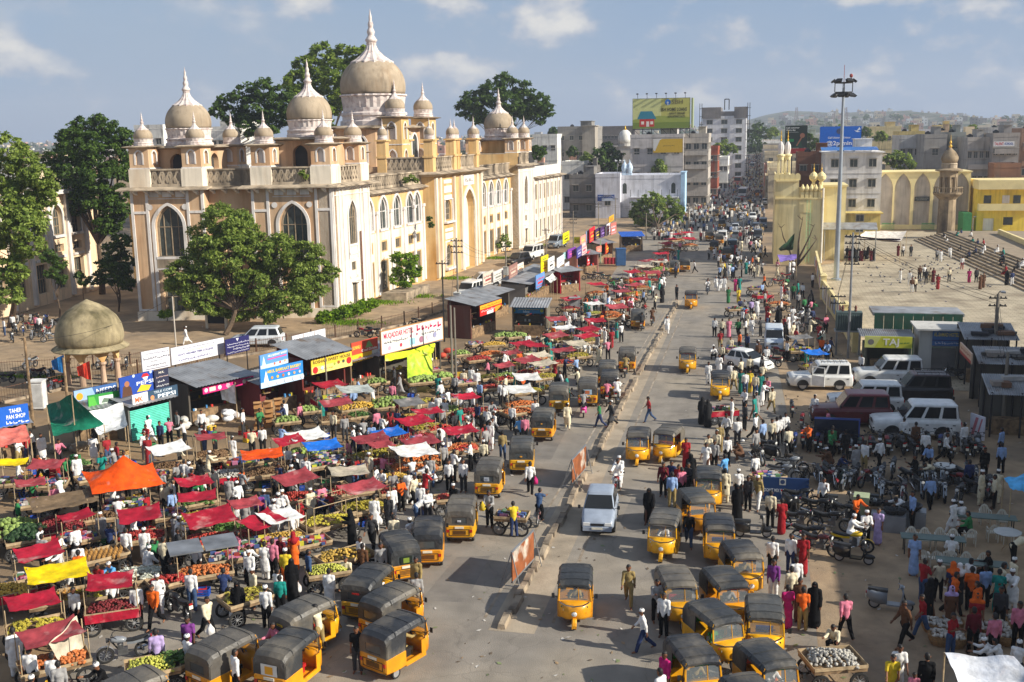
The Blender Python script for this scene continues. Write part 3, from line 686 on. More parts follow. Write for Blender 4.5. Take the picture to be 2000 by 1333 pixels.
def house(name,label,x0,x1,y0,y1,z1,col,nF=(0,0),nS=(0,0),side='R',ww=1.2,wh=1.3,floors_h=3.2,roof='parapet',cat='building',group= None,z0=0,bal= False,tank= False,col2= None,slabs= True):
 root=thing(name,label,cat,(x0,y0,z0),0,group); w,d,h=x1-x0,y1-y0,z1-z0
 b=MB(); b.box(0,w,0,d,0,h-.02); mk('wall',b.mesh('wall',plaster),root,col=col)
 if slabs:
  n=max(1,int(h/floors_h))
  for k in range(1,n):
   s=MB(); z=h*k/n; s.box(-.06,w+.06,-.06,d,z-.07,z+.07); mk('floor_band',s.mesh('floor_band',plaster),root,col=col2 or tuple(c*.85 for c in col))
 if roof=='parapet':
  p=MB(); t=.2
  for a in ((0,w,0,t),(0,w,d-t,d),(0,t,t,d-t),(w-t,w,t,d-t)):p.box(a[0]-.05 if a[0]==0 else a[0],a[1]+.05 if a[1]==w else a[1],a[2]-.05 if a[2]==0 else a[2],a[3]+.05 if a[3]==d else a[3],h,h+.8)
  mk('parapet',p.mesh('parapet',plaster),root,col=col2 or col)
 elif roof=='slab':
  p=MB(); p.box(-.4,w+.4,-.5,d+.3,h-.02,h+.2); mk('roof_slab',p.mesh('roof_slab',plaster),root,col=col2 or col)
 def grid(n,side_):
  c,f=n
  if not c or not f: return
  fh=h/f; L_=w if side_=='F' else d
  hh=min(wh,fh*.55)
  fm,pm=win_unit(min(ww,L_/c*.62),hh,side_)
  for i in range(f):
   for k in range(c):
    s=L_*(k+.5)/c; z=fh*i+fh*.32
    loc=(s,0,z) if side_=='F' else ((w,s,z) if side_=='R' else (0,s,z))
    o=mk('window',fm,root,loc); mk('pane',pm,o)
 grid(nF,'F'); grid(nS,side)
 if bal:
  for k in range(1,max(2,int(h/floors_h))):
   q=MB(); z=floors_h*k; q.box(.2,w-.2,-1.1,0,z-.1,z+.05); q.box(.2,w-.2,-1.1,-1.02,z+.05,z+.95); mk('balcony',q.mesh('balcony',plaster),root,col=col2 or col)
 if tank:
  q=MB(); q.box(w*.55,w*.85,d*.3,d*.7,h-.01,h+2.3); q.box(w*.53,w*.87,d*.27,d*.73,h+2.3,h+2.42); mk('stair_hut',q.mesh('stair_hut',plaster),root,col=col2 or col)
  q=MB(); q.lathe([(.6,0),(.62,.3),(.6,.35),(.62,.7),(.6,.75),(.62,1.1),(.3,1.35),(.2,1.45)],12,(w*.3,d*.4,h+.0)); mk('water_tank',q.mesh('water_tank',mat('black_plastic',(.02,.02,.022),.5)),root)
 return root
def hpx(name,label,pl,pr,ptop,Y,dp,col,**k):
 x0,z=XZ(pl,ptop,Y); x1,_=XZ(pr,ptop,Y)
 return house(name,label,x0,x1,Y,Y+dp,z,col,**k)
GREY,LGREY,WHT,CRM,PINK_,BRICK=S(150,144,136),S(184,180,172),S(224,222,214),S(226,212,178),S(206,160,140),S(140,92,70)
house('street_house','grey house with open balcony beside the white mosque',XZ(1112,340,238)[0],XZ(1163,340,238)[0],238,250,XZ(1130,348,238)[1],S(128,124,120),nF=(2,2),bal= True,tank= True)
hpx('street_house','white plain house with a small arched window and blue shop board',1163,1211,347,234,10,S(206,206,212),nF=(1,1),slabs= False,wh=2)
x0_,z1_=XZ(1167,381,233.8); x1_,z0_=XZ(1200,393,233.8); signboard('shop_sign','blue and white shop board on the plain white house',Vector((x0_,233.8,z0_)),Vector((x1_,233.8,z0_)),z1_-z0_,(52,80,150),[('r',.25,1,0,.45,(190,200,216)),('s',.05,.95,.7,.3,(220,226,236))])
m1=hpx('street_mosque','low white mosque with small bulbous domes behind the leafy tree',1212,1330,350,236,12,S(222,222,226),nF=(0,0),slabs= False)
def mosque_bits():
 w,_=XZ(1330,350,236)[0]-XZ(1212,350,236)[0],0
 h=XZ(1163,350,236)[1]
 b=MB(); b.box(w,w+.9,-.5,5,0,h+1.2); b.box(w-.1,w+1.0,-.6,5.1,h+1.2,h+1.4); mk('corner_tower',b.mesh('corner_tower',plaster),m1,col=S(176,208,232))
 for px in (1219,1229):
  x=XZ(px,350,236)[0]-XZ(1212,350,236)[0]
  q=MB(); q.box(x-.5,x+.5,.2,1.2,h+.3,h+1.3); q.lathe([(.45,0),(.62,.5),(.7,1.0),(.5,1.7),(.15,2.2),(.05,2.8)],12,(x,.7,h+1.3)); mk('minaret',q.mesh('minaret',plaster),m1,col=S(196,214,230))
 q=MB()
 for px in (1204,1213,1220):
  x=XZ(px,350,236)[0]-XZ(1212,350,236)[0]; q.cyl((x,1.5,h),(x,1.5,h+4),.05); q.cyl((x-.5,1.5,h+3.8),(x,1.5,h+3.8),.35,.08,8)
 mk('loudspeaker_pole',q.mesh('loudspeaker_pole',steel),m1)
 q=MB(); q.box(2.2,w-.4,-2.2,0,h*.52,h*.52+.15); mk('terrace',q.mesh('terrace',plaster),m1,col=S(206,206,210))
 q=MB(); q.box(2.2,w-.4,-2.0,-1.9,0,h*.5); mk('lower_wall',q.mesh('lower_wall',plaster),m1,col=S(200,200,206))
 for x in (.9,w-1.6):q=MB(); q.face([(x+a,-.04,z) for a,z in arch_outline(.45,h*.62,h*.82,.6)]); mk('window',q.mesh('window',win_glass),m1)
 for k in range(7):x=2.4+(w-3)*k/6; q=MB(); q.cyl((x,-2,h*.54),(x,-2,h*.54+1.6),.05,n=5); mk('railing_post',q.mesh('railing_post',dark_metal),m1)
mosque_bits()
sbh=hpx('street_house','large dull white block with yellow banner under the home loans billboard',1231,1335,270,262,16,S(190,184,180),nF=(4,3),nS=(4,3),tank= True)
def sbh_bits():
 Y=261.4; x0,z1=XZ(1276,272,Y); x1,z0=XZ(1333,298,Y)
 signboard('banner','torn yellow banner across the upper floor of the dull white block',Vector((x0,Y,z0)),Vector((x1,Y,z0)),z1-z0,(204,166,44),[('p',[(0,1),(0,.2),(.06,.1),(.22,.9),(.3,1)],(214,212,206)),('s',.35,.7,.5,.12,(120,96,40))])
 Y=263; x0,z1=XZ(1236,194,Y); x1,z0=XZ(1347,250,Y)
 its=[('r',0,1,0,.3,(118,136,54)),('r',0,.5,.3,1,(206,208,140)),('p',[(.0,.3),(.45,.42),(1,.36),(1,.2),(0,.2)],(150,162,70)),('p',[(.12,.06),(.38,.06),(.38,.32),(.12,.32)],(196,48,40)),('r',.24,.29,.06,.24,(226,220,210)),('r',.15,.2,.14,.24,(236,226,210)),('r',.31,.36,.14,.24,(236,226,210)),('p',[(.08,.32),(.42,.32),(.34,.58),(.14,.58)],(44,128,150)),('c',.615,.87,.1,(38,112,190)),('c',.615,.85,.035,(230,236,240)),('r',.607,.623,.77,.85,(230,236,240)),('t','SBH',.78,.87,.2,(120,112,60),1,.2),('t','SBH HOME LOANS',.72,.62,.16,(60,58,28),1,.46),('t','GREAT DREAMS',.78,.49,.1,(70,66,34),1,.28),('t','LOW INTEREST RATES',.77,.39,.1,(70,66,34),1,.3)]
 s=signboard('billboard','huge green home loans billboard with a red toy house on the roof',Vector((x0,Y,z0)),Vector((x1,Y,z0)),z1-z0,(188,184,96),its,cat='billboard',frame=(90,84,60),th=.4)
 w=x1-x0; h=z1-z0
 for k in range(6):
  q=MB(); x=w*(k+.5)/6; q.cyl((x,h,-.5),(x,h+1.1,.4),.05); q.box(x-.25,x+.25,h+1.0,h+1.25,.2,.7); mk('spotlight',q.mesh('spotlight',dark_metal),s)
 q=MB(); zz=z0-XZ(1231,270,262)[1]
 for k in range(7):x=w*k/6; q.cyl((x,0,-.3),(x,-zz-.2,-.3),.09); q.cyl((x,0,-.3),(min(w,x+w/6),-zz,-.3),.05)
 q.box(0,w,-.3,-.1,-.4,-.2); mk('support_frame',q.mesh('support_frame',dark_metal),s)
 b=MB(); b.box(w+.3,w+.7,0,h,-4.0,-.3); mk('side_panel',b.mesh('side_panel',ink((150,160,120))),s)
sbh_bits()
hpx('street_house','tall shop house with yellow shop boards beside the dull white block',1337,1384,268,264,14,S(176,168,158),nF=(3,4),nS=(4,4),bal= True,tank= True)
hpx('street_house','red brick shop house on the left of the far street',1386,1402,292,300,14,S(150,80,60),nF=(2,3),nS=(4,3))
hpx('street_house','slim white shop house on the left of the far street',1404,1422,312,330,16,WHT,nF=(2,2),nS=(4,2))
def far_shops():
 r=random.Random(5)
 cols=[LGREY,WHT,CRM,PINK_,GREY,S(190,176,150)]
 y=355; k=0
 while y<900:
  d=r.uniform(12,22); h=r.uniform(6,14)
  house('street_house','small shop house lining the far end of the street, left side',-20-r.uniform(8,12),-20-r.uniform(0,1.5),y,y+d,h,r.choice(cols),nF=(3,max(1,int(h/3.4))),nS=(4,max(1,int(h/3.4))),group='shop houses lining the far street')
  y+=d+.4; k+=1
 y=262
 while y<900:
  d=r.uniform(12,22); h=r.uniform(6,12)
  house('street_house','small shop house lining the far end of the street, right side',1.5+r.uniform(0,1.2),12+r.uniform(0,3),y,y+d,h,r.choice(cols),nF=(3,max(1,int(h/3.4))),nS=(4,max(1,int(h/3.4))),side='L',group='shop houses lining the far street')
  y+=d+.4
far_shops()
ub=hpx('tower_block','unfinished grey and white tower block with scaffolding above the rooftops',1372,1458,232,430,22,S(206,206,208),nF=(3,7),ww=2.2,wh=1.6,slabs= False)
def ub_bits():
 x0,z0=XZ(1372,232,430); x1,_=XZ(1458,232,430); w=x1-x0; zt=XZ(1400,210,430)[1]
 b=MB(); b.box(-.3,w*.42,-.4,20,z0,zt); b.box(w*.72,w+.3,-.4,20,z0,zt); b.box(w*.42,w*.72,.6,20,z0,zt-1.6); mk('upper_storey',b.mesh('upper_storey',plaster),ub,col=S(120,116,114))
 q=MB()
 for x in (-1,-.2,w+.4,w+1.2):
  q.cyl((x,-1,0),(x,-1,zt+1.5),.12,n=5)
 for z in range(3,int(zt)+2,3):q.cyl((-1.2,-1,z),(.3,-1,z),.1,n=5); q.cyl((w-.3,-1,z),(w+1.6,-1,z),.1,n=5)
 for x in (w*.5,w*.6):q.cyl((x,1,zt-1),(x,1,zt+3),.2,n=5)
 q.cyl((w*.5,1,zt+3),(w*.6,1,zt+3),.2,n=5)
 mk('scaffolding',q.mesh('scaffolding',dark_metal),ub)
ub_bits()
hpx('city_house','grey concrete block with stair tower left of the billboard',1089,1162,253,330,16,S(140,136,130),nF=(4,4),tank= True)
hpx('stair_tower','tall windowless concrete stair tower on the grey block',1137,1162,247,328,6,S(160,152,140),roof='slab',slabs= False)
hpx('city_house','small white house with turquoise gable beside the palace end',1040,1088,268,322,14,WHT,nF=(3,3))
hpx('city_house','long dark rooftop range behind the white dome',1160,1240,251,480,20,S(110,104,100),nF=(12,3))
hpx('city_house','white flat house below the grey block, left of the mosque',1096,1140,322,262,12,WHT,nF=(2,2))
hpx('city_house','dark grey house with flat roof left of the tall dark tree',1140,1166,330,256,10,S(110,106,102),nF=(1,2),tank= True)
wd=thing('white_dome','plain white dome with gold tip on a drum among the rooftops','dome',tuple(AD(1221,297,300)))
def wdome():
 r=1.9; z0=wd.location.z; q=MB(); q.lathe([(r,0),(r*1.06,1.2),(r*.98,2.3),(r*.7,3.3),(r*.3,3.8)],20,(0,0,2.2)); mk('shell',q.mesh('shell',plaster,True),wd,col=WHT)
 q=MB(); q.lathe([(r*1.05,1.6),(r*1.05,2.3)],16); q.box(-7,3.5,-1.5,8,-z0,1.6); q.box(-7.2,3.7,-1.7,8.2,1.3,1.62); mk('base',q.mesh('base',plaster),wd,col=S(190,186,178))
 q=MB(); q.lathe([(r*.3,0),(.2,.4),(.06,1.2)],12,(0,0,6)); mk('tip',q.mesh('tip',mat('gold',S(220,170,40),.35,.1,2,.6)),wd)
wdome()
def far_houses():
 spec=[(1558,1628,306,214,10,S(120,84,66),(3,3),'brown brick shop house left of the white plaza block'),(1613,1724,300,200,14,S(222,218,212),(3,4),'tall stained white block with small windows beside the plaza'),(1757,1800,272,262,14,S(186,184,180),(3,3),'grey rooftop house with two dark windows above the arcade'),(1757,1806,263,300,14,S(196,178,120),(3,3),'yellow house with terracotta roof on the slope behind'),(1806,1850,270,250,14,S(156,152,146),(1,3),'blank grey concrete house above the arcade'),(1838,1862,262,290,12,S(190,168,140),(2,4),'narrow tan house among the grey rooftops'),(1858,1886,266,255,14,S(150,152,146),(3,3),'grey house with green hoarding behind the stone minaret'),(1890,1936,276,243,14,S(178,172,164),(4,3),'long grey house with big windows behind the yellow house'),(1940,1992,268,240,14,S(162,156,150),(4,3),'grey house carrying a small white name board'),(1930,1995,255,330,14,S(176,174,170),(4,3),'pale grey house on the skyline above the name board'),(1560,1600,270,330,14,S(184,190,176),(3,3),'pale green house behind the billboards'),(1700,1760,252,420,14,S(206,188,140),(4,3),'cream house with red roof on the distant slope'),(1830,1862,248,520,14,S(214,190,120),(3,3),'yellow villa high on the distant slope'),(1770,1830,258,400,14,S(196,196,198),(4,3),'white rooftop range on the distant slope'),(1996,2060,258,262,14,S(150,120,100),(3,3),'rust coloured house at the plaza corner')]
 for pl,pr,pt,Y,d,c,n,l in spec:hpx('city_house',l,pl,pr,pt,Y,d,c,nF=n,tank=rnd.random()<.6,bal=Y<340 and n[0]>2 and Y!=200,roof='slab' if Y==200 else 'parapet')
far_houses()
def blue_roof():
 x0,z=XZ(1604,298,200); x1,_=XZ(1716,298,200); q=MB(); n=60
 for k in range(n):
  a=x0+(x1-x0)*k/n; b=x0+(x1-x0)*(k+.5)/n; c=x0+(x1-x0)*(k+1)/n
  q.face([(a,199.4,z+.22),(b,199.4,z+.34),(b,203,z+.9),(a,203,z+.78)]); q.face([(b,199.4,z+.34),(c,199.4,z+.22),(c,203,z+.78),(b,203,z+.9)])
 tag(mk('roof_shed',q.mesh('roof_shed',paint),col=S(96,160,222)),'bright blue corrugated roof sheet on top of the white block','roof')
blue_roof()
hpx('yellow_annex','low yellow washed annex in front of the white plaza block',1640,1720,418,196,3.6,S(226,200,118),nF=(1,2),slabs= False,roof='slab')
def billboards_right():
 Y=232; x0,z1=XZ(1602,248,Y); x1,z0=XZ(1681,289,Y)
 s=signboard('billboard','bright blue phone tariff billboard reading @2p/min',Vector((x0,Y,z0)),Vector((x1,Y,z0)),z1-z0,(20,104,206),[('t','Call Uninor to Uninor',.47,.48,.13,(236,240,246),1,.55),('t','@2p/min',.47,.22,.27,(240,244,250),1,.62),('p',[(.86,.7),(.95,.95),(.98,.85),(.9,.78)],(230,238,248)),('p',[(.82,.82),(.98,.74),(.9,.72)],(230,238,248)),('c',.47,.78,.13,(70,84,120)),('p',[(.8,.0),(1,.16),(1,.0)],(210,226,244))],cat='billboard',th=.3)
 q=MB(); w=x1-x0
 for k in range(6):q.cyl((w*k/5,0,-.4),(w*k/5,-z0,-.4),.12)
 mk('support_frame',q.mesh('support_frame',dark_metal),s)
 Y=240; x0,z1=XZ(1534,246,Y); x1,z0=XZ(1576,289,Y)
 s=signboard('billboard','dark green billboard with a man on the phone behind the yellow mosque',Vector((x0,Y,z0)),Vector((x1,Y,z0)),z1-z0,(30,44,38),[('t','Call customer',.34,.9,.09,(230,232,228),1,.6),('t','Every day',.26,.8,.09,(230,232,228),1,.4),('r',.05,.6,.7,.71,(200,206,200)),('r',.06,.4,.28,.4,(40,130,70)),('p',[(.45,.0),(.55,.3),(.72,.35),(.8,.0)],(28,64,48)),('c',.78,.55,.11,(150,100,76)),('p',[(.5,.1),(.56,.08),(.78,.45),(.72,.48)],(150,100,76))],cat='billboard',th=.3)
 q=MB(); w=x1-x0
 for k in range(4):q.cyl((w*k/3,0,-.4),(w*k/3,-z0,-.4),.12)
 mk('support_frame',q.mesh('support_frame',dark_metal),s)
 b=MB(); b.box(0,w,-1.2,-.1,-.2,0); mk('red_strip',b.mesh('red_strip',ink((150,40,40))),s)
 Y=239.6; x0,z1=XZ(1941,277,Y); x1,z0=XZ(1981,286,Y)
 signboard('name_board','small white name board with red lettering on the grey house',Vector((x0,Y,z0)),Vector((x1,Y,z0)),z1-z0,(226,226,226),[('t','TALENT',.26,.5,.8,(196,40,40),1,.45),('t','SCHOOL',.74,.5,.7,(70,90,160),1,.42)])
billboards_right()
def skyline():
 r=random.Random(11); mb=MB(); n=90; rows=[]
 for j in range(8):
  Y=900+j*220; row=[]
  for i in range(n+1):
   X=-1900+i*(4200/n); e=0
   t=(X-300)/900; e=40*math.exp(-((X-160)/300)**2)+9*math.exp(-((X-900)/300)**2)+16
   e*=(j/7)**.8; e+=5*math.sin(X*.013+j)+4*math.sin(X*.031)
   row.append((X,Y,max(-1,e*(1 if j else 0)-(0 if j else 2))))
  rows.append(row)
 for j in range(7):
  for i in range(n):mb.face([rows[j][i],rows[j][i+1],rows[j+1][i+1],rows[j+1][i]])
 tag(mk('hills',mb.mesh('hills',mat('hill',S(62,74,52),.95,.3,.01,col2=S(120,112,98),mixs=.02,mix=(.5,.7)),True)),kind='structure')
 city=MB()
 def hz(X,Y):
  j=(Y-900)/220
  if j<=0: return 0
  e=40*math.exp(-((X-160)/300)**2)+9*math.exp(-((X-900)/300)**2)+16
  return max(0,e*(min(7,j)/7)**.8)
 for k in range(3000):
  Y=300+1900*r.random()**1.5; X=r.uniform(-.75,.75)*Y-Y*.12
  if -34<X<20 and Y<1000: continue
  if -70<X<34 and Y<400 and False: continue
  w=r.uniform(4,11); d=r.uniform(5,11); h=r.uniform(3.5,9)*(1.15 if Y<420 else 1)*(1.0 if r.random()<.92 else 1.6); z=hz(X,Y)
  city.m=r.randrange(5); city.box(X,X+w,Y,Y+d,z-2,z+h)
  if r.random()<.5:city.m=r.randrange(5); city.box(X+w*.2,X+w*.5,Y+1,Y+d*.5,z+h,z+h+2.2)
  city.m=5
  nn=int(w/3)
  for f in range(int(h/3.2)):
   for q in range(nn):x=X+w*(q+.3)/nn; city.face([(x,Y-.05,z+f*3.2+1),(x+1.1,Y-.05,z+f*3.2+1),(x+1.1,Y-.05,z+f*3.2+2.2),(x,Y-.05,z+f*3.2+2.2)])
 ms=[mat('roofscape_%s'%n_,S(*c),.95,.15,.1) for n_,c in (('white',(216,214,208)),('grey',(160,156,150)),('cream',(206,188,156)),('rose',(186,144,126)),('dark',(118,112,106)))]+[win_glass]
 tag(mk('far_city',city.mesh('far_city',ms)),'far roofs of the flat old city spreading to the horizon','city',kind='stuff')
 for px,pt,Y in ((1556,210,1500),(1652,210,1300),(1628,222,1500),(1585,220,1700)):
  x,z=XZ(px,pt,Y); q=MB(); s=3.2
  zb=hz(x,Y)-1
  for a,b in ((-s,-s),(s,-s),(s,s),(-s,s)):q.cyl((x+a,Y+b,zb),(x+a*.3,Y+b*.3,z),.45,n=4)
  for i in range(9):
   t=i/9; f=1-.7*t; zz=zb+(z-zb)*t
   q.cyl((x-s*f,Y-s*f,zz),(x+s*f,Y-s*f,zz),.3,n=4); q.cyl((x-s*f,Y-s*f,zz),(x+s*f*.92,Y-s*f*.92,zz+(z-zb)/9),.3,n=4)
  tag(mk('lattice_mast',q.mesh('lattice_mast',mat('mast_paint',S(150,130,126),.8))),'thin lattice radio mast on the distant hill','mast','radio masts on the distant hill')
skyline()
# ------------------------------------------------------------------ right side: yellow mosque, plaza, minaret, shops
yel=mat('yellow_wash',S(226,212,164),.92,.10,.5,spec=.1,col2=S(188,164,104),mixs=.4,mix=(.50,.76),streak= True)
lemon=mat('lemon_wash',S(236,206,84),.9,.08,.6,spec=.1,col2=S(204,174,84),mixs=.5,mix=(.54,.78),streak= True)
pale=mat('pale_wash',S(234,216,160),.92,.10,.5,spec=.1,col2=S(200,180,134),mixs=.5,mix=(.56,.8))
gold=mat('gilt',S(222,176,70),.4,.1,3,.5)
stone=mat('minaret_stone',S(156,138,112),.95,.18,1.2,spec=.1,bump=.3,col2=S(88,78,66),mixs=.8,mix=(.46,.68),streak= True)
def yellow_mosque():
 P0=G(1512,492); P1=G(1605,514); Y0=152.0
 x0,x1=XZ(1511,480,Y0)[0],XZ(1606,480,Y0)[0]; zt=XZ(1520,332,Y0)[1]; zm=XZ(1570,388,Y0)[1]; xm=XZ(1560,380,Y0)[0]
 root=thing('yellow_mosque','pale yellow gate building of the mosque with twin kiosk minarets','mosque',(x0,Y0,0))
 w,wm=x1-x0,xm-x0
 def part(n,mb,m,p= None): return mk(n,mb.mesh(n,m),p or root)
 b=MB(); b.box(0,w,0,14,0,zm); part('wall',b,yel)
 b=MB(); b.box(-.02,wm,.05,13.9,zm,zt-1.4); part('tower_wall',b,yel)
 b=MB(); b.box(.1,wm,-.25,14,zt-1.6,zt-1.4); b.box(.0,w+.1,-.15,14,zm-.1,zm+.12); part('cornice',b,pale)
 q=MB()
 for k in range(5):
  x=.2+k*(wm-.4)/4; q.prism([(x-.36,zt-1.4),(x+.36,zt-1.4),(x+.36,zt-.75),(x+.2,zt-.55),(x,zt-.48),(x-.2,zt-.55),(x-.36,zt-.75)],-.12,.12,'y')
 q.box(0,wm,.2,.4,zt-1.4,zt-.75); q.box(0,.2,.4,13.8,zt-1.4,zt-.75)
 part('merlons',q,pale)
 q=MB()
 for k in range(5):
  x=wm+.5+k*(w-wm-.8)/4.4; q.lathe([(.1,0),(.3,.2),(.34,.45),(.2,.7),(.05,1.0)],10,(x,.1,zm+.9)); q.box(x-.22,x+.22,-.05,.25,zm+.12,zm+.9)
 q.box(wm,w,.2,.4,zm+.1,zm+1.5); part('onion_merlons',q,pale)
 for px,py in ((1590,345),(1605,352)):
  x=XZ(px,py,Y0)[0]-x0; q=MB(); z=zm+1.0; q.cyl((x,.8,zm),(x,.8,z+1.2),.22,n=10); q.lathe([(.2,0),(.55,.35),(.62,.75),(.4,1.1),(.12,1.35)],14,(x,.8,z+1.2)); d=part('bulb',q,pale)
  q=MB(); q.lathe([(.14,0),(.05,.2),(.12,.4),(.04,.6),(.02,1.2)],8,(x,.8,z+2.5)); part('gilt_tip',q,gold,d)
 for k,(cx,cy) in enumerate(((.62,.8),(1.55,1.9))):
  z=zt-1.4; q=MB(); q.T=KT=Matrix.Translation((cx,cy,z))@Matrix.Diagonal((.58,.58,.92,1))@Matrix.Translation((-cx,-cy,-z))
  for a in range(6):t=a*PI/3; q.cyl((cx+.6*math.cos(t),cy+.6*math.sin(t),z),(cx+.6*math.cos(t),cy+.6*math.sin(t),z+3.1),.11,n=6)
  q.lathe([(.75,0),(.75,1.0),(.62,1.0)],6,(cx,cy,z)); q.lathe([(.6,0),(.8,.5),(.98,.6),(.98,.8),(.5,.9)],12,(cx,cy,z+2.9)); m=part('kiosk_minaret',q,yel)
  q=fluted([(.55,0),(.62,.3),(.74,.75),(.66,1.25),(.35,1.65),(.1,1.85)],20,.05,(cx,cy,z+3.8)); q.v=[tuple(KT@Vector(v)) for v in q.v]; part('ribbed_dome',q,trim_m,m)
  q=MB(); q.T=KT; q.lathe([(.1,0),(.24,.2),(.08,.45),(.18,.7),(.05,.95),(.12,1.15),(.02,1.7)],8,(cx,cy,z+5.6)); part('gilt_tip',q,gold,m)
 q=MB()
 q.box(wm+.1,wm+1.9,-.05,.02,zm-1.9,zm-.4); part('lattice_panel',q,pale)
 q=MB(); x=w-.12; q.cyl((x,-.1,.2),(x,-.1,zm+1.4),.14,n=8); part('drain_pipe',q,mat('pipe_white',S(222,214,196),.7))
 q=MB(); xa=w*.66
 for x in (xa,xa+.45):q.cyl((x,-.18,.3),(x,-.18,zm-.2),.03,n=5)
 for k in range(16):q.cyl((xa,-.18,.5+k*.46),(xa+.45,-.18,.5+k*.46),.022,n=5)
 part('ladder',q,mat('ladder_green',S(150,190,140),.7))
 xr=XZ(1650,400,160)[0]-x0; b=MB(); b.box(w+.02,xr,6,14,0,XZ(1620,365,158)[1]); part('side_wing',b,yel)
 b=MB(); b.box(w,xr+.2,5.7,14,XZ(1620,365,158)[1],XZ(1620,365,158)[1]+.25); part('side_cornice',b,pale)
 b=MB(); b.add([(w+.3,6,5.2),(xr+4.2,6,5.2),(xr+4.2,4.0,4.4),(w+.3,4.0,4.4)],[(0,1,2,3)]); b.add([(w+.3,6,5.25),(xr+4.2,6,5.25),(xr+4.2,4.0,4.45),(w+.3,4.0,4.45)],[(3,2,1,0)]); part('tin_awning',b,tin)
 for x in (w+.5,xr+1.8,xr+4.0):
  q=MB(); q.cyl((x,4.1,0),(x,4.1,4.4),.07); part('awning_post',q,steel)
yellow_mosque()
def arcade():
 Y=208; x0,zt=XZ(1700,338,Y); x1,_=XZ(1897,338,Y)
 root=thing('arcade_wall','cream prayer hall wall with a row of tall blind pointed arches','wall',(x0,Y,0)); w=x1-x0
 cs=[XZ(px,400,Y)[0]-x0 for px in (1727,1762,1800,1838,1875)]
 P= lambda s,z,d:(s,-d,z); b=MB(); ops=[(c,1.42,.8,7.2,2.9) for c in cs if 1.42<c<w-1.4]
 arched_wall(b,P,0,w,0,zt,ops,.35); b.box(0,w,.4,9,0,zt-.02)
 mk('wall',b.mesh('wall',pale),root)
 for c in cs:
  if not (1.42<c<w-1.4): continue
  q=MB(); q.face([(c+x,.33,z) for x,z in arch_outline(1.42,.8,7.2,2.9)]); mk('arch_panel',q.mesh('arch_panel',plaster),root,col=S(176,166,154))
 q=MB(); q.box(-.2,w+.2,-.25,9.2,zt,zt+.18); mk('coping',q.mesh('coping',pale),root)
 q=MB()
 for a in (XZ(1722,440,Y-1.5)[0]-x0,XZ(1800,440,Y-1.5)[0]-x0):
  for k in range(14):q.box(a+k*.16,a+k*.16+.05,-1.6,-1.52,0,1.3)
  q.box(a,a+2.2,-1.63,-1.5,1.1,1.2)
 o=mk('green_gate',q.mesh('green_gate',mat('green_paint',S(70,140,80),.6)),root); tag(o,kind='stuff')
 s=signboard('plaque','small black plaque with script on the blind arch',Vector((x0+cs[2]-1.25,Y-.04,5.1)),Vector((x0+cs[2]+1.25,Y-.04,5.1)),.8,(44,46,44),[('s',.08,.92,.65,.3,(150,150,140)),('s',.15,.85,.3,.3,(150,150,140))],th=.05)
arcade()
def yellow_house():
 Y=204; x0,zt=XZ(1912,352,Y); x1,_=XZ(2030,352,Y); w=x1-x0; d=8
 root=thing('yellow_house','lemon yellow two storey house with balcony beside the stone minaret','house',(x0,Y,0))
 def part(n,mb,m): return mk(n,mb.mesh(n,m),root)
 P= lambda s,z,q:(s,-q,z); b=MB(); arched_wall(b,P,0,w,0,zt,[(2.0,.9,.1,2.3,0),(5.2,.8,1.1,2.5,0),(9.0,.8,1.1,2.5,0)],.3); b.face([(0,0,0),(0,d,0),(0,d,zt),(0,0,zt)]); b.box(.1,w,.45,d,0,zt-.02); part('wall',b,lemon)
 b=MB(); b.box(.0,w,-1.2,0,3.7,3.9); b.box(0,w,-1.2,-1.1,3.9,4.9); b.box(0,.1,-1.1,0,3.9,4.9); part('balcony',b,pale)
 b=MB(); b.box(-.2,w,-1.3,d,zt-1.6,zt); part('fascia',b,pale)
 for c,ww in ((2.0,.9),(5.2,.8),(9.0,.8)):
  q=MB(); q.face([(c-ww,.25,.1),(c+ww,.25,.1),(c+ww,.25,2.5),(c-ww,.25,2.5)]); mk('window' if ww==.8 else 'door',q.mesh('window',win_glass if ww==.8 else plaster),root,col=S(226,222,214))
 for c in (1.6,4.6,6.4,9.2):
  q=MB(); q.box(c-.6,c+.6,-.06,.0,4.9,6.3); mk('window',q.mesh('window',win_glass if c!=4.6 else trim_m),root)
 q=MB(); x=-1.5; q.box(x-1.2,x+.2,-3,2,0,3.4); part('green_door',q,mat('green_paint2',S(54,130,72),.6))
yellow_house()
house('brick_store','low brown brick store on the roof line beside the yellow house',XZ(1943,328,214)[0],XZ(1994,328,214)[0],214,220,XZ(1960,328,214)[1],S(140,104,84),slabs= False)
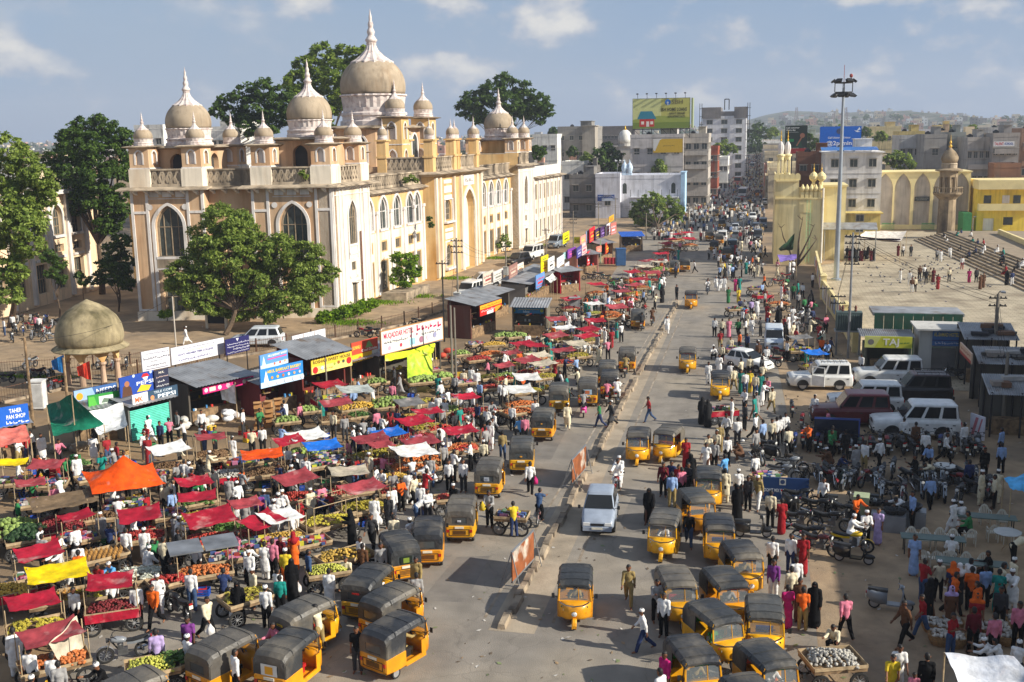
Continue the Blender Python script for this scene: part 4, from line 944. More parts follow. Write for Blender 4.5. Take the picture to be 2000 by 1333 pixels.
def minaret():
 c=G(1846,466); root=thing('stone_minaret','weathered stone minaret with balcony, kiosk and small dome in the plaza','minaret',tuple(c)); D=depth_of(c)
 Z= lambda py:CAMH+(ray(1846,py)/ray(1846,py).dot(_f)).z*D
 zb=Z(378); r=17*D/FPX
 def part(n,prof,m,nn=12,p= None,sm= False):q=MB(); q.lathe(prof,nn); return mk(n,q.mesh(n,m,sm),p or root)
 part('shaft',[(r*1.0,0),(r*.95,zb-.9)],stone,12)
 part('balcony',[(r*.95,zb-.9),(r*1.2,zb-.5),(r*1.55,zb-.1),(r*1.62,zb+.1),(r*1.62,zb+.25),(r*1.4,zb+.25)],stone,16)
 q=MB();
 for k in range(24):
  t=k*PI/12; q.cyl((r*1.52*math.cos(t),r*1.52*math.sin(t),zb+.25),(r*1.52*math.cos(t),r*1.52*math.sin(t),zb+1.0),.07,n=5)
 q.lathe([(r*1.58,0),(r*1.58,.12),(r*1.44,.12),(r*1.44,0),(r*1.58,0)],24,(0,0,zb+1.0),cap= False); mk('railing',q.mesh('railing',stone),root)
 ze=Z(331); q=MB()
 for k in range(8):
  t=k*PI/4; q.cyl((r*.85*math.cos(t),r*.85*math.sin(t),zb+.2),(r*.85*math.cos(t),r*.85*math.sin(t),ze-.3),.2,n=6)
 q.lathe([(r*.45,0),(r*.45,ze-zb-.5)],8,(0,0,zb+.2)); q.lathe([(r*.95,-.9),(r*1.0,0)],8,(0,0,ze-.3)); kk=mk('kiosk',q.mesh('kiosk',stone),root)
 part('kiosk_eave',[(r*.9,ze-.35),(r*1.5,ze-.15),(r*1.5,ze),(r*.95,ze+.25)],stone,16,kk)
 zd=Z(300); part('dome_band',[(r*.85,ze+.2),(r*.85,ze+.8),(r*.9,ze+.9),(r*.8,ze+1.1)],weath,16,kk)
 dd=part('dome',[(r*.8,ze+1.1),(r*.95,ze+1.8),(r*.9,zd-.4),(r*.6,zd+.3),(r*.25,zd+.75),(.12,zd+1.0)],stone,16,kk,True)
 part('finial',[(.16,zd+.9),(.3,zd+1.2),(.1,zd+1.5),(.22,zd+1.8),(.06,zd+2.1),(.03,zd+3.0)],gold,8,kk)
minaret()
def plaza_steps():
 root=thing('plaza_steps','long broad flight of stone steps along the right edge of the plaza','steps',(27,160,0))
 n=9
 for k in range(n):
  q=MB(); x0=k*.62; q.prism([(x0+-1.0-26+27,-48),(8,-48),(8,27),(x0-1.0+.0-.0,27)],k*.17,(k+1)*.17-.002)
  q.v=[(v[0]+(-(v[1]+48))*.055+3.4 if v[0]<7.9 else v[0]+26,v[1],v[2]+.03) for v in q.v]
  mk('step',q.mesh('step',stone if k%2 else mat('step_stone',S(150,134,112),.95,.15,.8)),root)
 q=MB(); q.box(10,10.4,-48,22,1.5,2.3); mk('parapet_wall',q.mesh('parapet_wall',pale),root)
plaza_steps()
def mast():
 c=G(1633,548); D=depth_of(c); top=CAMH+(254.7-176)*D/FPX
 root=thing('high_mast_light','very tall steel mast with a ring of floodlights above the plaza','light mast',tuple(c))
 q=MB(); q.cyl((0,0,0),(0,0,top),.34,.15,12); q.lathe([(.6,0),(.6,.25),(.4,.3)],12); mk('mast',q.mesh('mast',mat('galvanised',S(150,158,166),.5,.08,1,.4)),root)
 q=MB(); q.lathe([(1.0,0),(1.0,.12),(.85,.12),(.85,0),(1.0,0)],16,(0,0,top-.6),cap= False); q.lathe([(1.0,0),(1.0,.12),(.85,.12),(.85,0),(1.0,0)],16,(0,0,top+.5),cap= False)
 for k in range(4):t=k*PI/2; q.cyl((0,0,top-.5),(math.cos(t),math.sin(t),top-.5),.05); q.cyl((math.cos(t),math.sin(t),top-.5),(math.cos(t),math.sin(t),top+.6),.05); q.cyl((0,0,top+.56),(math.cos(t),math.sin(t),top+.56),.05)
 mk('lamp_ring',q.mesh('lamp_ring',dark_metal),root)
 q=MB(); q.add([(-.35,0,.3),(.35,0,.3),(.45,.45,-.05),(-.45,.45,-.05),(-.25,-.1,.0),(.25,-.1,.0),(.3,.3,-.22),(-.3,.3,-.22)],[(0,1,2,3),(4,7,6,5),(0,4,5,1),(1,5,6,2),(2,6,7,3),(3,7,4,0)]); hm=q.mesh('floodlight',dark_metal)
 g=MB(); g.face([(-.4,.40,-.04),(.4,.40,-.04),(.28,.29,-.2),(-.28,.29,-.2)]); gm=g.mesh('lens',white_lamp)
 for k in range(12):
  t=2*PI*k/6+(.26 if k>5 else 0); z=top-.9 if k>5 else top+.75
  h=mk('floodlight',hm,root,(1.05*math.cos(t),1.05*math.sin(t),z),t-PI/2); mk('lens',gm,h)
 q=MB(); q.cyl((0,0,top+.5),(0,0,top+2.6),.03); q.ell((.8,0,top+1.35),(.2,.2,.24)); q.cyl((.8,0,top+.5),(.8,0,top+1.3),.03); mk('lightning_rod',q.mesh('lightning_rod',mat('rod_red',S(150,60,50),.6)),root)
mast()
def street_wall():
 root=thing('plaza_wall','cream boundary wall hung with posters between street and plaza','wall',(8.3,76,0))
 pts=[(8.2,91),(8.0,100),(7.2,120),(7.9,150)]
 for (a,b) in zip(pts,pts[1:]):
  A,B_=Vector((*a,0)),Vector((*b,0)); d=(B_-A).normalized(); n=Vector((d.y,-d.x,0))*.13
  q=MB(); h=2.1
  vs=[A-n,B_-n,B_+n,A+n]; vs=[(v.x-8.3,v.y-76,0) for v in vs]; q.add(vs+[(x,y,h) for x,y,_ in vs],[(4,5,6,7),(0,1,5,4),(1,2,6,5),(2,3,7,6),(3,0,4,7)])
  mk('wall',q.mesh('wall',pale),root)
  p=MB(); p.box(a[0]-8.3-.3,a[0]-8.3+.3,a[1]-76-.3,a[1]-76+.3,0,2.6); p.frus((a[0]-8.3,a[1]-76),.38,.38,.1,.1,2.6,2.9); mk('pillar',p.mesh('pillar',pale),root)
 r=random.Random(9)
 for k in range(26):
  y=92+k*2.2;
  for (a,b) in zip(pts,pts[1:]):
   if a[1]<=y<=b[1]:x=a[0]+(b[0]-a[0])*(y-a[1])/(b[1]-a[1])
  q=MB(); h=r.uniform(.9,1.5); q.box(-.02,.02,-r.uniform(.6,1.0),r.uniform(.6,1.0),0,h); mk('poster',q.mesh('poster',sheet),root,(x-8.3-.17,y-76,r.uniform(.3,.6)),r.uniform(-.05,.05),S(*r.choice([(220,214,206),(206,190,176),(196,130,120),(226,222,214),(150,160,180),(216,206,150)])))
street_wall()
# ---- the shops behind the parked jeeps
def right_shops():
 Y=83.0
 def X(px,py): return XZ(px,py,Y)
 x0,zb=X(1690,676); x1,zt=X(1777,660)
 zb+=.0; h=17*depth_of((x0,Y,zb))/FPX*1.05
 root=thing('snack_shop','open fronted snack shop under a yellow TAJ board','shop',(x0,Y,0)); w=x1-x0
 b=MB(); b.box(0,.15,0,2.4,0,zb); b.box(w-.15,w,0,2.4,0,zb); b.box(.15,w-.15,2.2,2.4,0,zb); mk('wall',b.mesh('wall',plaster),root,col=S(90,96,84))
 q=MB(); n=26
 for k in range(n):a=-.4+(w+.8)*k/n; c=-.4+(w+.8)*(k+1)/n; m_=(a+c)/2; q.face([(a,-.4,zb+.75),(m_,-.4,zb+.82),(m_,2.6,zb+.9),(a,2.6,zb+.83)]); q.face([(m_,-.4,zb+.82),(c,-.4,zb+.75),(c,2.6,zb+.83),(m_,2.6,zb+.9)])
 mk('tin_roof',q.mesh('tin_roof',tin),root)
 b=MB(); b.box(.4,w-.6,.1,.7,0,1.0); mk('counter',b.mesh('counter',wood),root)
 signboard('shop_sign','yellow green TAJ signboard over the snack shop',Vector((x0-.1,Y-.6,zb)),Vector((x1+.1,Y-.6,zb)),.85,(196,196,60),[('p',[(0,0),(.2,0),(.35,1),(0,1)],(206,206,120)),('t','TAJ',.56,.5,.8,(236,232,220),1,.34),('c',.13,.5,.26,(120,116,110)),('s',.74,.96,.5,.4,(120,150,60))],th=.15)
 x0,zb2=X(1820,675); x1,_=X(1874,675); w=x1-x0
 root=thing('shuttered_shop','small shop with closed grey roller shutter below a blue hotel board','shop',(x0-.9,Y,0)); w+=1.0
 b=MB(); b.box(0,.9,0,2.8,0,zb2+1.2); b.box(w-.2,w+.2,0,2.8,0,zb2+1.2); b.box(.9,w-.2,.3,2.8,zb2-.2,zb2+1.2); b.box(-.3,w+.3,-.6,3.0,zb2+1.2,zb2+1.32); mk('wall',b.mesh('wall',plaster),root,col=S(190,188,182))
 q=MB(); n=22; zz=zb2-.2
 for k in range(n):z=zz*k/n; q.face([(.9,.12,z),(w-.2,.12,z),(w-.2,.07,z+zz/n*.5),(.9,.07,z+zz/n*.5)]); q.face([(.9,.07,z+zz/n*.5),(w-.2,.07,z+zz/n*.5),(w-.2,.12,z+zz/n),(.9,.12,z+zz/n)])
 mk('roller_shutter',q.mesh('roller_shutter',mat('shutter',S(128,124,120),.6,.1,1,.3)),root)
 signboard('shop_sign','faded blue AL-SAMAD HOTEL board over the shutter',Vector((x0,Y-.1,zb2)),Vector((x1,Y-.1,zb2)),1.15,(52,96,150),[('t','AL-SAMAD HOTEL',.5,.72,.34,(206,186,90),1,.9),('r',0,1,.32,.4,(36,60,110)),('s',.1,.9,.18,.2,(190,196,206))],th=.12)
 Y2=87.5; x0,z1=XZ(1708,611,Y2); x1,_=XZ(1882,611,Y2)
 root=thing('green_shed','long dark green sheet metal shed backing onto the plaza','shed',(x0,Y2,0)); w=x1-x0; n=9
 for k in range(n):
  q=MB(); q.box(w*k/n+.02,w*(k+1)/n-.02,0,.1,0,z1-.05); mk('sheet_panel',q.mesh('sheet_panel',mat('green_sheet',S(44,92,72),.6,.2,.7,.2,col2=S(70,84,70),mixs=1)),root)
 q=MB(); q.box(-.1,w+.1,.1,3.4,z1-.25,z1); mk('roof',q.mesh('roof',tin),root)
 for i,(pl,pr,pf,zf,pb,yb,lab) in enumerate(((1884,1990,664,3.3,632,3.2,'flat tin roofed stall beside the concrete pole'),(1912,2040,712,2.9,668,2.6,'low grey roofed stall with clutter beyond the leaning signboard'),(1932,2060,772,2.6,712,2.6,'tin roofed stall beside the leaning poster board'))):
  a=G(pl,pf,zf); b_=G(pr,pf,zf); w=b_.x-a.x; root=thing('market_stall',lab,'stall',(a.x,a.y,0)); OCC.append((a.x+w/2,a.y+yb/2,w*.45))
  q=MB(); n=30
  for k in range(n):
   u=w*k/n; v=w*(k+1)/n; m_=(u+v)/2; q.face([(u,0,zf),(m_,0,zf+.06),(m_,yb,zf+.75),(u,yb,zf+.7)]); q.face([(m_,0,zf+.06),(v,0,zf),(v,yb,zf+.7),(m_,yb,zf+.75)])
  mk('tin_roof',q.mesh('tin_roof',tin),root)
  for x in (.2,w*.5,w-.2):
   for y in (.2,yb-.2):q=MB(); q.cyl((x,y,0),(x,y,zf+.08+.6*y/yb),.06); mk('post',q.mesh('post',dark_metal),root)
  q=MB(); q.box(0,w,yb-.1,yb,0,zf+.6); mk('back_wall',q.mesh('back_wall',plaster),root,col=S(110,106,98))
  q=MB(); q.box(.4,w-.4,.8,1.6,0,.95); mk('counter',q.mesh('counter',wood),root)
  r=random.Random(i)
  for k in range(7):
   q=MB(); x=r.uniform(.3,w-1.2); y=r.uniform(.5,yb-1); q.box(0,r.uniform(.5,1.3),0,r.uniform(.3,.8),0,r.uniform(.1,.3)); mk('roof_clutter',q.mesh('roof_clutter',matte),root,(x,y,zf+.1+.7*y/yb),r.uniform(-.4,.4),r.choice([S(90,86,80),S(150,140,130),S(60,60,64),S(180,176,170),S(120,90,70)]))
right_shops()
SG('leaning_sign','tilted red and cream signboard leaning out beside the shutter',(1874,688),(1896,712),20,3.0,(206,176,150),[('r',0,1,0,.3,(160,50,44)),('s',.1,.9,.65,.3,(150,60,50))])
SG('leaning_poster','white poster board with red stripes leaning beside the white jeep',(1893,852),(1920,862),46,.1,(214,212,220),[('p',[(.1,.1),(.3,.1),(.6,.9),(.4,.9)],(190,110,120)),('p',[(.5,.1),(.6,.1),(.9,.9),(.8,.9)],(190,110,120))])
SG('road_board','dark blue road board with white crest reading DON\'T MIX DRINK AND DRIVE',(1489,975),(1579,980),44,.15,(28,58,104),[('t',"DON'T MIX DRINK AND DRIVE",.48,.42,.2,(200,206,214),1,.9),('r',.36,.5,.68,.96,(186,186,180)),('c',.43,.82,.1,(40,60,100))],legs= True)
SG('road_board','long dark blue board standing in front of the maroon jeep',(1589,868),(1678,872),54,.1,(24,32,48),[('r',0,1,.93,1,(60,80,150)),('r',.97,1,0,1,(60,80,150)),('p',[(.1,.3),(.5,.2),(.9,.4),(.5,.6)],(50,40,40))],legs= True)
# ------------------------------------------------------------------ market shops, fence, pavilion, poles on the left
corr=tin
def kiosk(name,label,pl,pr,zf,dp,wall,roofm= None,over=.5,rise=.35,shutter= None,cat='shop',z2= None,side_drop=.0,shelf= True):
 """lean-to shop: front eave runs between two pixels at height zf; dp = depth behind it"""
 A,B_=G(*pl,zf),G(*pr,zf); x=(B_-A); w=x.length; x.normalize(); n=Vector((-x.y,x.x,0)); A0=Vector((A.x,A.y,0))
 root=thing(name,label,cat,tuple(A0),math.atan2(x.y,x.x)); OCC.append(tuple((A0+x*w/2+n*dp/2).to_2d())+(max(w,dp)*.42,))
 b=MB(); h=zf+rise*.8; b.box(0,.12,over+.2,dp,0,zf-.05); mk('side_wall',b.mesh('side_wall',plaster),root,col=wall)
 b=MB(); b.box(w-.12,w,over+.2,dp,0,zf-.05); mk('side_wall',b.mesh('side_wall',plaster),root,col=wall)
 b=MB(); b.box(.12,w-.12,dp-.12,dp,0,zf+rise*.6); mk('back_wall',b.mesh('back_wall',plaster),root,col=wall)
 q=MB(); nn=max(6,int(w/.22))
 for k in range(nn):
  a=-.2+(w+.4)*k/nn; c=-.2+(w+.4)*(k+1)/nn; m=(a+c)/2
  q.face([(a,.12,zf-.02),(m,.12,zf+.03),(m,dp+.15,zf+rise+.05),(a,dp+.15,zf+rise)]); q.face([(m,.12,zf+.03),(c,.12,zf-.02),(c,dp+.15,zf+rise),(m,dp+.15,zf+rise+.05)])
 mk('tin_roof',q.mesh('tin_roof',roofm or corr),root)
 if shutter:
  q=MB(); nn=18
  for k in range(nn):z=(zf-.4)*k/nn; d=(zf-.4)/nn; q.face([(.15,.75,z),(w-.15,.75,z),(w-.15,.7,z+d/2),(.15,.7,z+d/2)]); q.face([(.15,.7,z+d/2),(w-.15,.7,z+d/2),(w-.15,.75,z+d),(.15,.75,z+d)])
  mk('roller_shutter',q.mesh('roller_shutter',matte),root,col=shutter)
 elif shelf:
  q=MB(); q.box(.2,w-.2,over+.2,over+.75,0,.92); mk('counter',q.mesh('counter',wood),root)
  for z in (1.0,1.6):q=MB(); q.box(.15,w-.15,dp-.5,dp-.14,z,z+.05); mk('shelf',q.mesh('shelf',wood),root)
  q=MB(); r=random.Random(int(w*100))
  for k in range(int(w*4)):
   xx=r.uniform(.2,w-.3); zz=r.choice((.92,1.05,1.65)); yy=over+.4 if zz<1 else dp-.35; s=r.uniform(.08,.16); q.m=r.randrange(4); q.box(xx,xx+s,yy,yy+s,zz,zz+s*r.uniform(1,2))
  o=mk('goods',q.mesh('goods',[ink(c) for c in ((206,60,50),(220,190,60),(70,130,180),(220,216,206))]),root); tag(o,kind='stuff')
 return root
K_=kiosk
K_('pan_shop','small pan stall under the blue TAHER board',(0,838),(60,828),2.3,2.0,S(120,110,96))
K_('kirana_shop','grocery stall behind the green and white awnings',(150,806),(236,794),2.2,2.2,S(130,116,100))
K_('soda_shop','soda shop with turquoise roller shutter under the cola boards',(262,796),(346,776),2.3,2.6,S(110,112,108),shutter=S(96,196,176))
K_('tea_shop','tea shop under a grey tin roof with pink poster strip',(392,757),(503,732),2.8,4.2,S(90,84,76),over=1.2,rise=.55)
K_('bakery','bakery stall behind two blue picture boards',(512,752),(594,732),2.3,2.6,S(120,60,60),over=.1)
K_('sweet_shop','sweet shop under a grey tin roof and yellow board',(606,703),(690,683),3.55,3.4,S(110,50,44),over=.7,rise=.7)
K_('juice_shop','juice stall under the red and yellow cool drinks board',(690,708),(742,694),2.4,2.6,S(120,100,80),over=.1)
K_('hotel_shop','eating house front below the long white hotel board',(746,696),(866,666),2.4,3.0,S(84,80,72),over=.1)
K_('corner_kiosk','grey roofed kiosk with orange and red fascia beside the box pole',(934,598),(982,583),3.1,3.2,S(110,70,60),over=.6,rise=.5)
K_('cola_kiosk','kiosk with long blue fascia at the melon heap',(997,601),(1065,602),2.7,2.6,S(110,104,90),over=.5,rise=.5)
K_('tarp_kiosk','grey tarpaulin roofed kiosk under leaning boards',(960,582),(1008,566),2.5,3.4,S(120,116,110),over=.6,rise=.4)
K_('tin_kiosk','long grey tin roofed stall behind the yellow boards',(1040,556),(1100,524),2.5,3.5,S(120,116,110),over=.6,rise=.4)
K_('phone_booth','red walled phone kiosk at the bend of the fence',(1101,533),(1140,528),2.5,2.2,S(150,24,40),over=.4,rise=.3)
K_('fabric_kiosk','stall with pink and red boards beside the green post',(1134,500),(1176,496),2.5,2.6,S(170,120,110),over=.6,rise=.4)
K_('dome_kiosk','curved grey roofed stall beyond the pink boards',(1176,478),(1206,474),2.6,3.0,S(120,116,110),over=.6,rise=.5)
K_('awning_kiosk','stall with blue and white awning under the leafy tree',(1216,463),(1258,462),2.4,3.0,S(120,110,104),over=.8,rise=.5,roofm=mat('awning_blue',S(40,96,190),.7))
g1='signboards of the market shops'
SG('shop_sign','blue board reading TAHER PAN SHOP with a pale strip of script',(0,836),(58,826),38,2.3,(26,96,196),[('t','TAHER',.56,.74,.3,(236,240,246),1,.42),('t','PAN SHOP',.56,.44,.3,(236,240,246),1,.64),('s',.22,.95,.16,.2,(236,240,246))])
SG('shop_sign','blue snack board ending in the word NEEDS',(146,786),(229,768),21,2.5,(66,104,160),[('p',[(0,0),(.5,0),(.42,1),(0,1)],(150,180,210)),('c',.12,.4,.34,(226,160,40)),('t','NEEDS',.74,.5,.7,(236,236,240),1,.46)])
SG('shop_sign','green board with a pale notice in its middle',(174,804),(235,793),30,2.0,(52,146,60),[('p',[(.02,.05),(.3,.1),(.2,.9),(.02,.9)],(90,180,70)),('r',.34,.8,.35,.85,(216,220,216)),('p',[(.4,.4),(.74,.4),(.74,.6),(.5,.7)],(110,130,110))])
SG('shop_sign','blue cola board with a drinking figure and red and white ball',(236,778),(303,761),38,2.6,(36,72,160),[('p',[(.04,0),(.34,0),(.32,.4),(.2,.62),(.08,.5)],(90,60,44)),('c',.2,.62,.15,(166,110,80)),('c',.74,.78,.17,(226,230,236)),('p',[(.62,.78),(.86,.78),(.8,.95),(.68,.95)],(200,40,44)),('t','PEPSI',.72,.5,.26,(220,226,236),1,.5),('p',[(.46,.1),(.8,.06),(.9,.3),(.6,.42)],(226,190,50)),('c',.4,.95,.08,(190,206,230)),('c',.9,.97,.08,(190,206,230))])
SG('shop_sign','dark navy board with pale script beside the cola board',(304,762),(331,755),36,2.6,(46,48,70),[('t','M.K.',.5,.86,.16,(216,210,196),1,.4),('s',.12,.9,.64,.12,(206,180,170)),('s',.2,.7,.4,.14,(216,216,216)),('s',.08,.94,.16,.14,(206,206,206))])
SG('shop_sign','white board with orange letters MK',(260,796),(290,788),23,2.2,(226,222,220),[('t','MK',.4,.5,.6,(226,96,30),1,.5)])
SG('shop_sign','slate blue telecom board with large white PEPSI lettering',(290,788),(348,773),22,2.2,(52,78,100),[('t','TELE COM',.5,.78,.28,(196,206,214),1,.6),('t','PEPSI',.62,.36,.5,(216,222,228),1,.6),('c',.14,.4,.2,(220,140,90))])
SG('notice_board','white board with grey lines of print, left of the two on the fence',(279,727),(333,716),38,1.9,(214,214,220),[('s',.15,.95,.85,.1,(80,80,110)),('s',.06,.95,.62,.16,(50,50,70)),('s',.3,.7,.45,.08,(80,80,100)),('s',.15,.85,.25,.14,(60,60,80)),('r',.1,.9,.06,.09,(90,90,110))],legs= True)
SG('notice_board','long white college board with blue print on the fence',(336,714),(439,691),32,1.9,(216,216,222),[('s',.22,.8,.84,.1,(70,70,110)),('t',"GOVT. NIZAMIA TIBBI COLLEGE",.45,.5,.16,(70,70,130),1,.66),('s',.12,.75,.2,.16,(80,80,140)),('s',.3,.82,.68,.12,(190,190,160))],legs= True)
SG('notice_board','navy board with white script beside the long white board',(442,695),(488,684),30,1.9,(34,34,90),[('p',[(.44,.95),(.56,.95),(.5,.75)],(220,220,230)),('s',.06,.95,.66,.14,(206,206,220)),('s',.06,.95,.48,.12,(206,206,220)),('s',.3,.95,.3,.14,(220,220,230)),('s',.06,.95,.12,.12,(206,206,220))],legs= True)
SG('poster_strip','pink strip of food pictures along the tin roof edge',(397,771),(496,747),13,2.15,(222,36,120),[('c',.06,.5,.3,(240,226,230)),('r',.12,.24,.2,.8,(236,206,190)),('c',.32,.5,.32,(240,226,230)),('c',.48,.5,.36,(236,160,180)),('c',.68,.5,.36,(226,60,120)),('c',.8,.5,.34,(240,220,210)),('c',.93,.5,.36,(240,230,220))])
IT=[('p',[(.06,.08),(.2,.08),(.17,.5),(.13,.9),(.09,.5)],(226,230,240)),('r',0,1,0,.3,(190,214,236))]
SG('shop_sign','upper blue bakery board with tiered cake',(509,724),(563,709),28,3.4,(96,150,210),IT+[('t','ABUL BARKAAT BAKERY',.62,.82,.22,(236,240,250),1,.7),('r',.26,.95,.56,.66,(206,90,150)),('c',.5,.22,.1,(190,120,90)),('c',.7,.22,.1,(200,90,60)),('c',.88,.24,.1,(220,170,120))])
SG('shop_sign','lower blue ABUL BARKAAT BAKERY board with rows of cakes',(510,760),(593,740),36,2.3,(44,132,206),IT+[('t','ABUL BARKAAT BAKERY',.55,.8,.22,(236,206,50),1,.8),('r',.4,.9,.62,.68,(206,90,150))]+[('c',.26+k*.13,.46,.08,((206,150,70),(230,190,80),(190,110,60),(226,220,210),(200,160,120),(190,190,200))[k]) for k in range(6)]+[('c',.2+k*.19,.16,.12,(226,220,226)) for k in range(5)])
SG('shop_sign','yellow board reading ROSHAN SWEET HOUSE with red rosettes',(609,733),(688,714),28,2.3,(226,196,60),[('r',0,1,0,.5,(236,214,120)),('t','ROSHAN SWEET HOUSE',.5,.78,.3,(80,60,30),1,.92),('c',.09,.26,.24,(206,36,40)),('c',.92,.42,.24,(206,36,40)),('c',.26,.3,.14,(180,214,236)),('c',.56,.42,.1,(150,170,60)),('c',.66,.46,.12,(150,90,40)),('c',.78,.46,.12,(70,80,70)),('s',.14,.5,.24,.12,(190,150,60))])
SG('shop_sign','red and yellow cool drinks board with green tree',(688,710),(739,696),38,2.2,(196,74,50),[('r',0,1,0,.38,(236,186,40)),('r',.76,1,0,.4,(206,206,200)),('t','JUNNU',.18,.72,.24,(240,206,80),1,.3),('c',.62,.76,.12,(90,150,80)),('p',[(.5,.6),(.8,.6),(.66,.95)],(120,170,100)),('t','Cool Drinks',.66,.5,.18,(246,240,230),1,.6),('p',[(.1,.06),(.4,.1),(.3,.26)],(206,60,30)),('p',[(.42,.04),(.72,.08),(.6,.2)],(190,40,30))])
SG('hotel_sign','long white MUQADDAR HOTEL board with red letters and round food pictures',(746,693),(865,662),42,2.7,(222,218,212),[('t','MUQADDAR HOTEL',.27,.76,.34,(200,40,80),1,.47),('s',.56,.96,.76,.34,(196,40,90)),('s',.04,.4,.48,.16,(60,56,70)),('s',.64,.96,.48,.16,(60,60,80)),('c',.12,.2,.1,(190,160,180)),('c',.3,.22,.09,(190,60,80)),('r',.44,.53,.1,.4,(150,190,206)),('c',.63,.24,.15,(160,110,130)),('c',.75,.27,.14,(206,190,206)),('c',.86,.3,.13,(150,150,180)),('c',.46,.52,.06,(170,100,120)),('c',.56,.54,.06,(170,100,120))],frame=(190,140,90))
SG('shop_sign','orange and red fascia board under the grey kiosk roof',(938,619),(980,604),20,2.1,(206,40,36),[('r',0,1,.62,1,(236,170,40)),('s',.06,.95,.8,.24,(150,60,30)),('s',.06,.95,.42,.2,(236,226,220)),('r',.3,.6,0,.3,(230,220,220)),('r',.68,.95,0,.5,(230,150,40))])
SG('shop_sign','long blue fascia with yellow script over the melon heap',(1000,612),(1062,613),11,2.0,(40,120,170),[('s',.2,.85,.72,.3,(196,190,80)),('t','Idea',.45,.3,.5,(190,220,236),1,.2),('c',.06,.5,.3,(150,170,60)),('c',.94,.5,.3,(150,170,60))])
MIX=[((944,560),(964,551),24,3.0,(196,186,170),(150,60,60),'cream board with red print above the grey roofs'),((964,553),(983,544),20,3.0,(206,202,196),(120,120,110),'pale board beside the cream one above the grey roofs'),((995,546),(1011,536),24,3.0,(150,110,100),(206,180,160),'brown photo board beside the dark pole'),((1011,534),(1023,528),16,3.0,(226,214,200),(200,140,90),'cream board right of the brown photo board'),((1057,534),(1071,530),20,2.7,(242,214,10),(200,120,20),'bright yellow board with orange script'),((1057,513),(1071,507),10,4.3,(226,204,20),(40,130,60),'yellow and green strip above the bright yellow board'),((1071,531),(1083,524),24,2.8,(236,236,232),(60,60,60),'white board with black stroke beside the yellow board'),((1089,524),(1102,515),18,2.8,(226,228,232),(160,160,180),'blank white board over the grey stall roof'),((1104,531),(1112,525),14,2.2,(206,206,216),(190,170,120),'small hanging pale board'),((1101,508),(1110,503),13,3.0,(150,190,186),(110,160,170),'pale teal board left of the purple one'),((1109,506),(1125,499),17,3.0,(120,60,150),(220,100,150),'purple board with orange lettering'),((1100,478),(1112,471),20,3.0,(230,220,20),(60,60,20),'yellow board with black letters near the grey minibus'),((1121,476),(1144,476),12,3.2,(150,150,20),(40,40,14),'olive board with black letters on the dark pole'),((1127,506),(1137,499),20,2.8,(70,60,140),(180,180,210),'indigo board with pale script'),((1137,500),(1146,494),22,2.8,(226,190,190),(200,70,90),'pink board with red print'),((1134,478),(1144,472),14,3.6,(230,150,140),(236,210,90),'salmon board at the top of the pink group'),((1145,476),(1152,471),22,3.0,(140,160,190),(206,130,140),'blue grey board in the pink group'),((1152,475),(1162,468),26,3.0,(216,30,50),(236,160,60),'red and orange board in the pink group'),((1163,470),(1173,464),20,3.0,(60,30,80),(220,190,60),'dark purple board with yellow burst'),((1173,466),(1183,461),20,3.0,(70,40,90),(150,120,190),'second dark purple board with lilac script'),((1185,462),(1192,457),24,3.0,(216,220,226),(180,60,80),'slim white board beside the temple picture'),((1193,460),(1204,456),22,3.2,(190,110,100),(206,210,214),'picture board of a white tower on red'),((1190,436),(1199,430),11,5.0,(220,170,40),(190,80,50),'small yellow and red board up on a pole'),((1147,520),(1153,516),26,1.0,(220,30,40),(240,220,220),'narrow red banner at the pink group'),((1183,497),(1191,490),20,1.2,(206,60,30),(230,190,60),'red and yellow pennant board'),((1165,495),(1175,492),12,2.4,(206,120,100),(230,170,150),'salmon corner fascia of the fabric stall'),((1047,566),(1064,557),26,1.8,(96,140,196),(200,60,70),'blue shoe poster board at the stall corner')]
for l,r_,h,z,bg,fg,lab in MIX:SG('shop_sign',lab,l,r_,h,z,bg,[('s',.1,.9,.68,.26,fg),('r',.2,.75,.3,.46,fg),('s',.1,.9,.14,.16,fg)],group=g1)
SG('trade_panel','row of three pale sheets leaning on the roof behind the sweet shop',(572,676),(636,660),18,2.6,(226,226,230),[('r',.32,.335,0,1,(120,90,70)),('r',.65,.665,0,1,(120,90,70))])
def fence(label,pts,h=1.25):
 W_=[G(*p) for p in pts]; root=thing('iron_fence',label,'fence',tuple(W_[0])); O=W_[0]; bars=MB()
 for A,B_ in zip(W_,W_[1:]):
  a,b=A-O,B_-O; L_=(b-a).length; d=(b-a)/L_; up=Vector((0,0,1))
  for z in (.2,h-.12):q=MB(); q.cyl(a+up*z,b+up*z,.025,n=4); mk('rail',q.mesh('rail',MATS['rust_iron']),root)
  n=int(L_/.2)
  for k in range(n):p=a+d*(L_*k/n); bars.cyl(p+up*.03,p+up*h,.014,.008,4,False)
  m=max(1,int(L_/2.6))
  for k in range(m):p=a+d*(L_*k/m); q=MB(); q.box(p.x-.05,p.x+.05,p.y-.05,p.y+.05,0,h+.12); mk('post',q.mesh('post',MATS['rust_iron']),root)
  q=MB(); n2=Vector((d.y,-d.x,0))*.15; q.add([a-n2,b-n2,b+n2,a+n2]+[v+up*.2 for v in (a-n2,b-n2,b+n2,a+n2)],[(4,5,6,7),(0,1,5,4),(1,2,6,5),(2,3,7,6),(3,0,4,7)]); mk('kerb_base',q.mesh('kerb_base',kerb_m),root)
 tag(mk('bars',bars.mesh('bars',MATS['rust_iron']),root),kind='stuff')
mat('rust_iron',S(96,70,52),.85,.3,3)
fence('rusty iron railing behind the market shops',[(0,790),(130,760),(270,736),(440,702),(560,682),(700,655),(790,635),(870,608)])
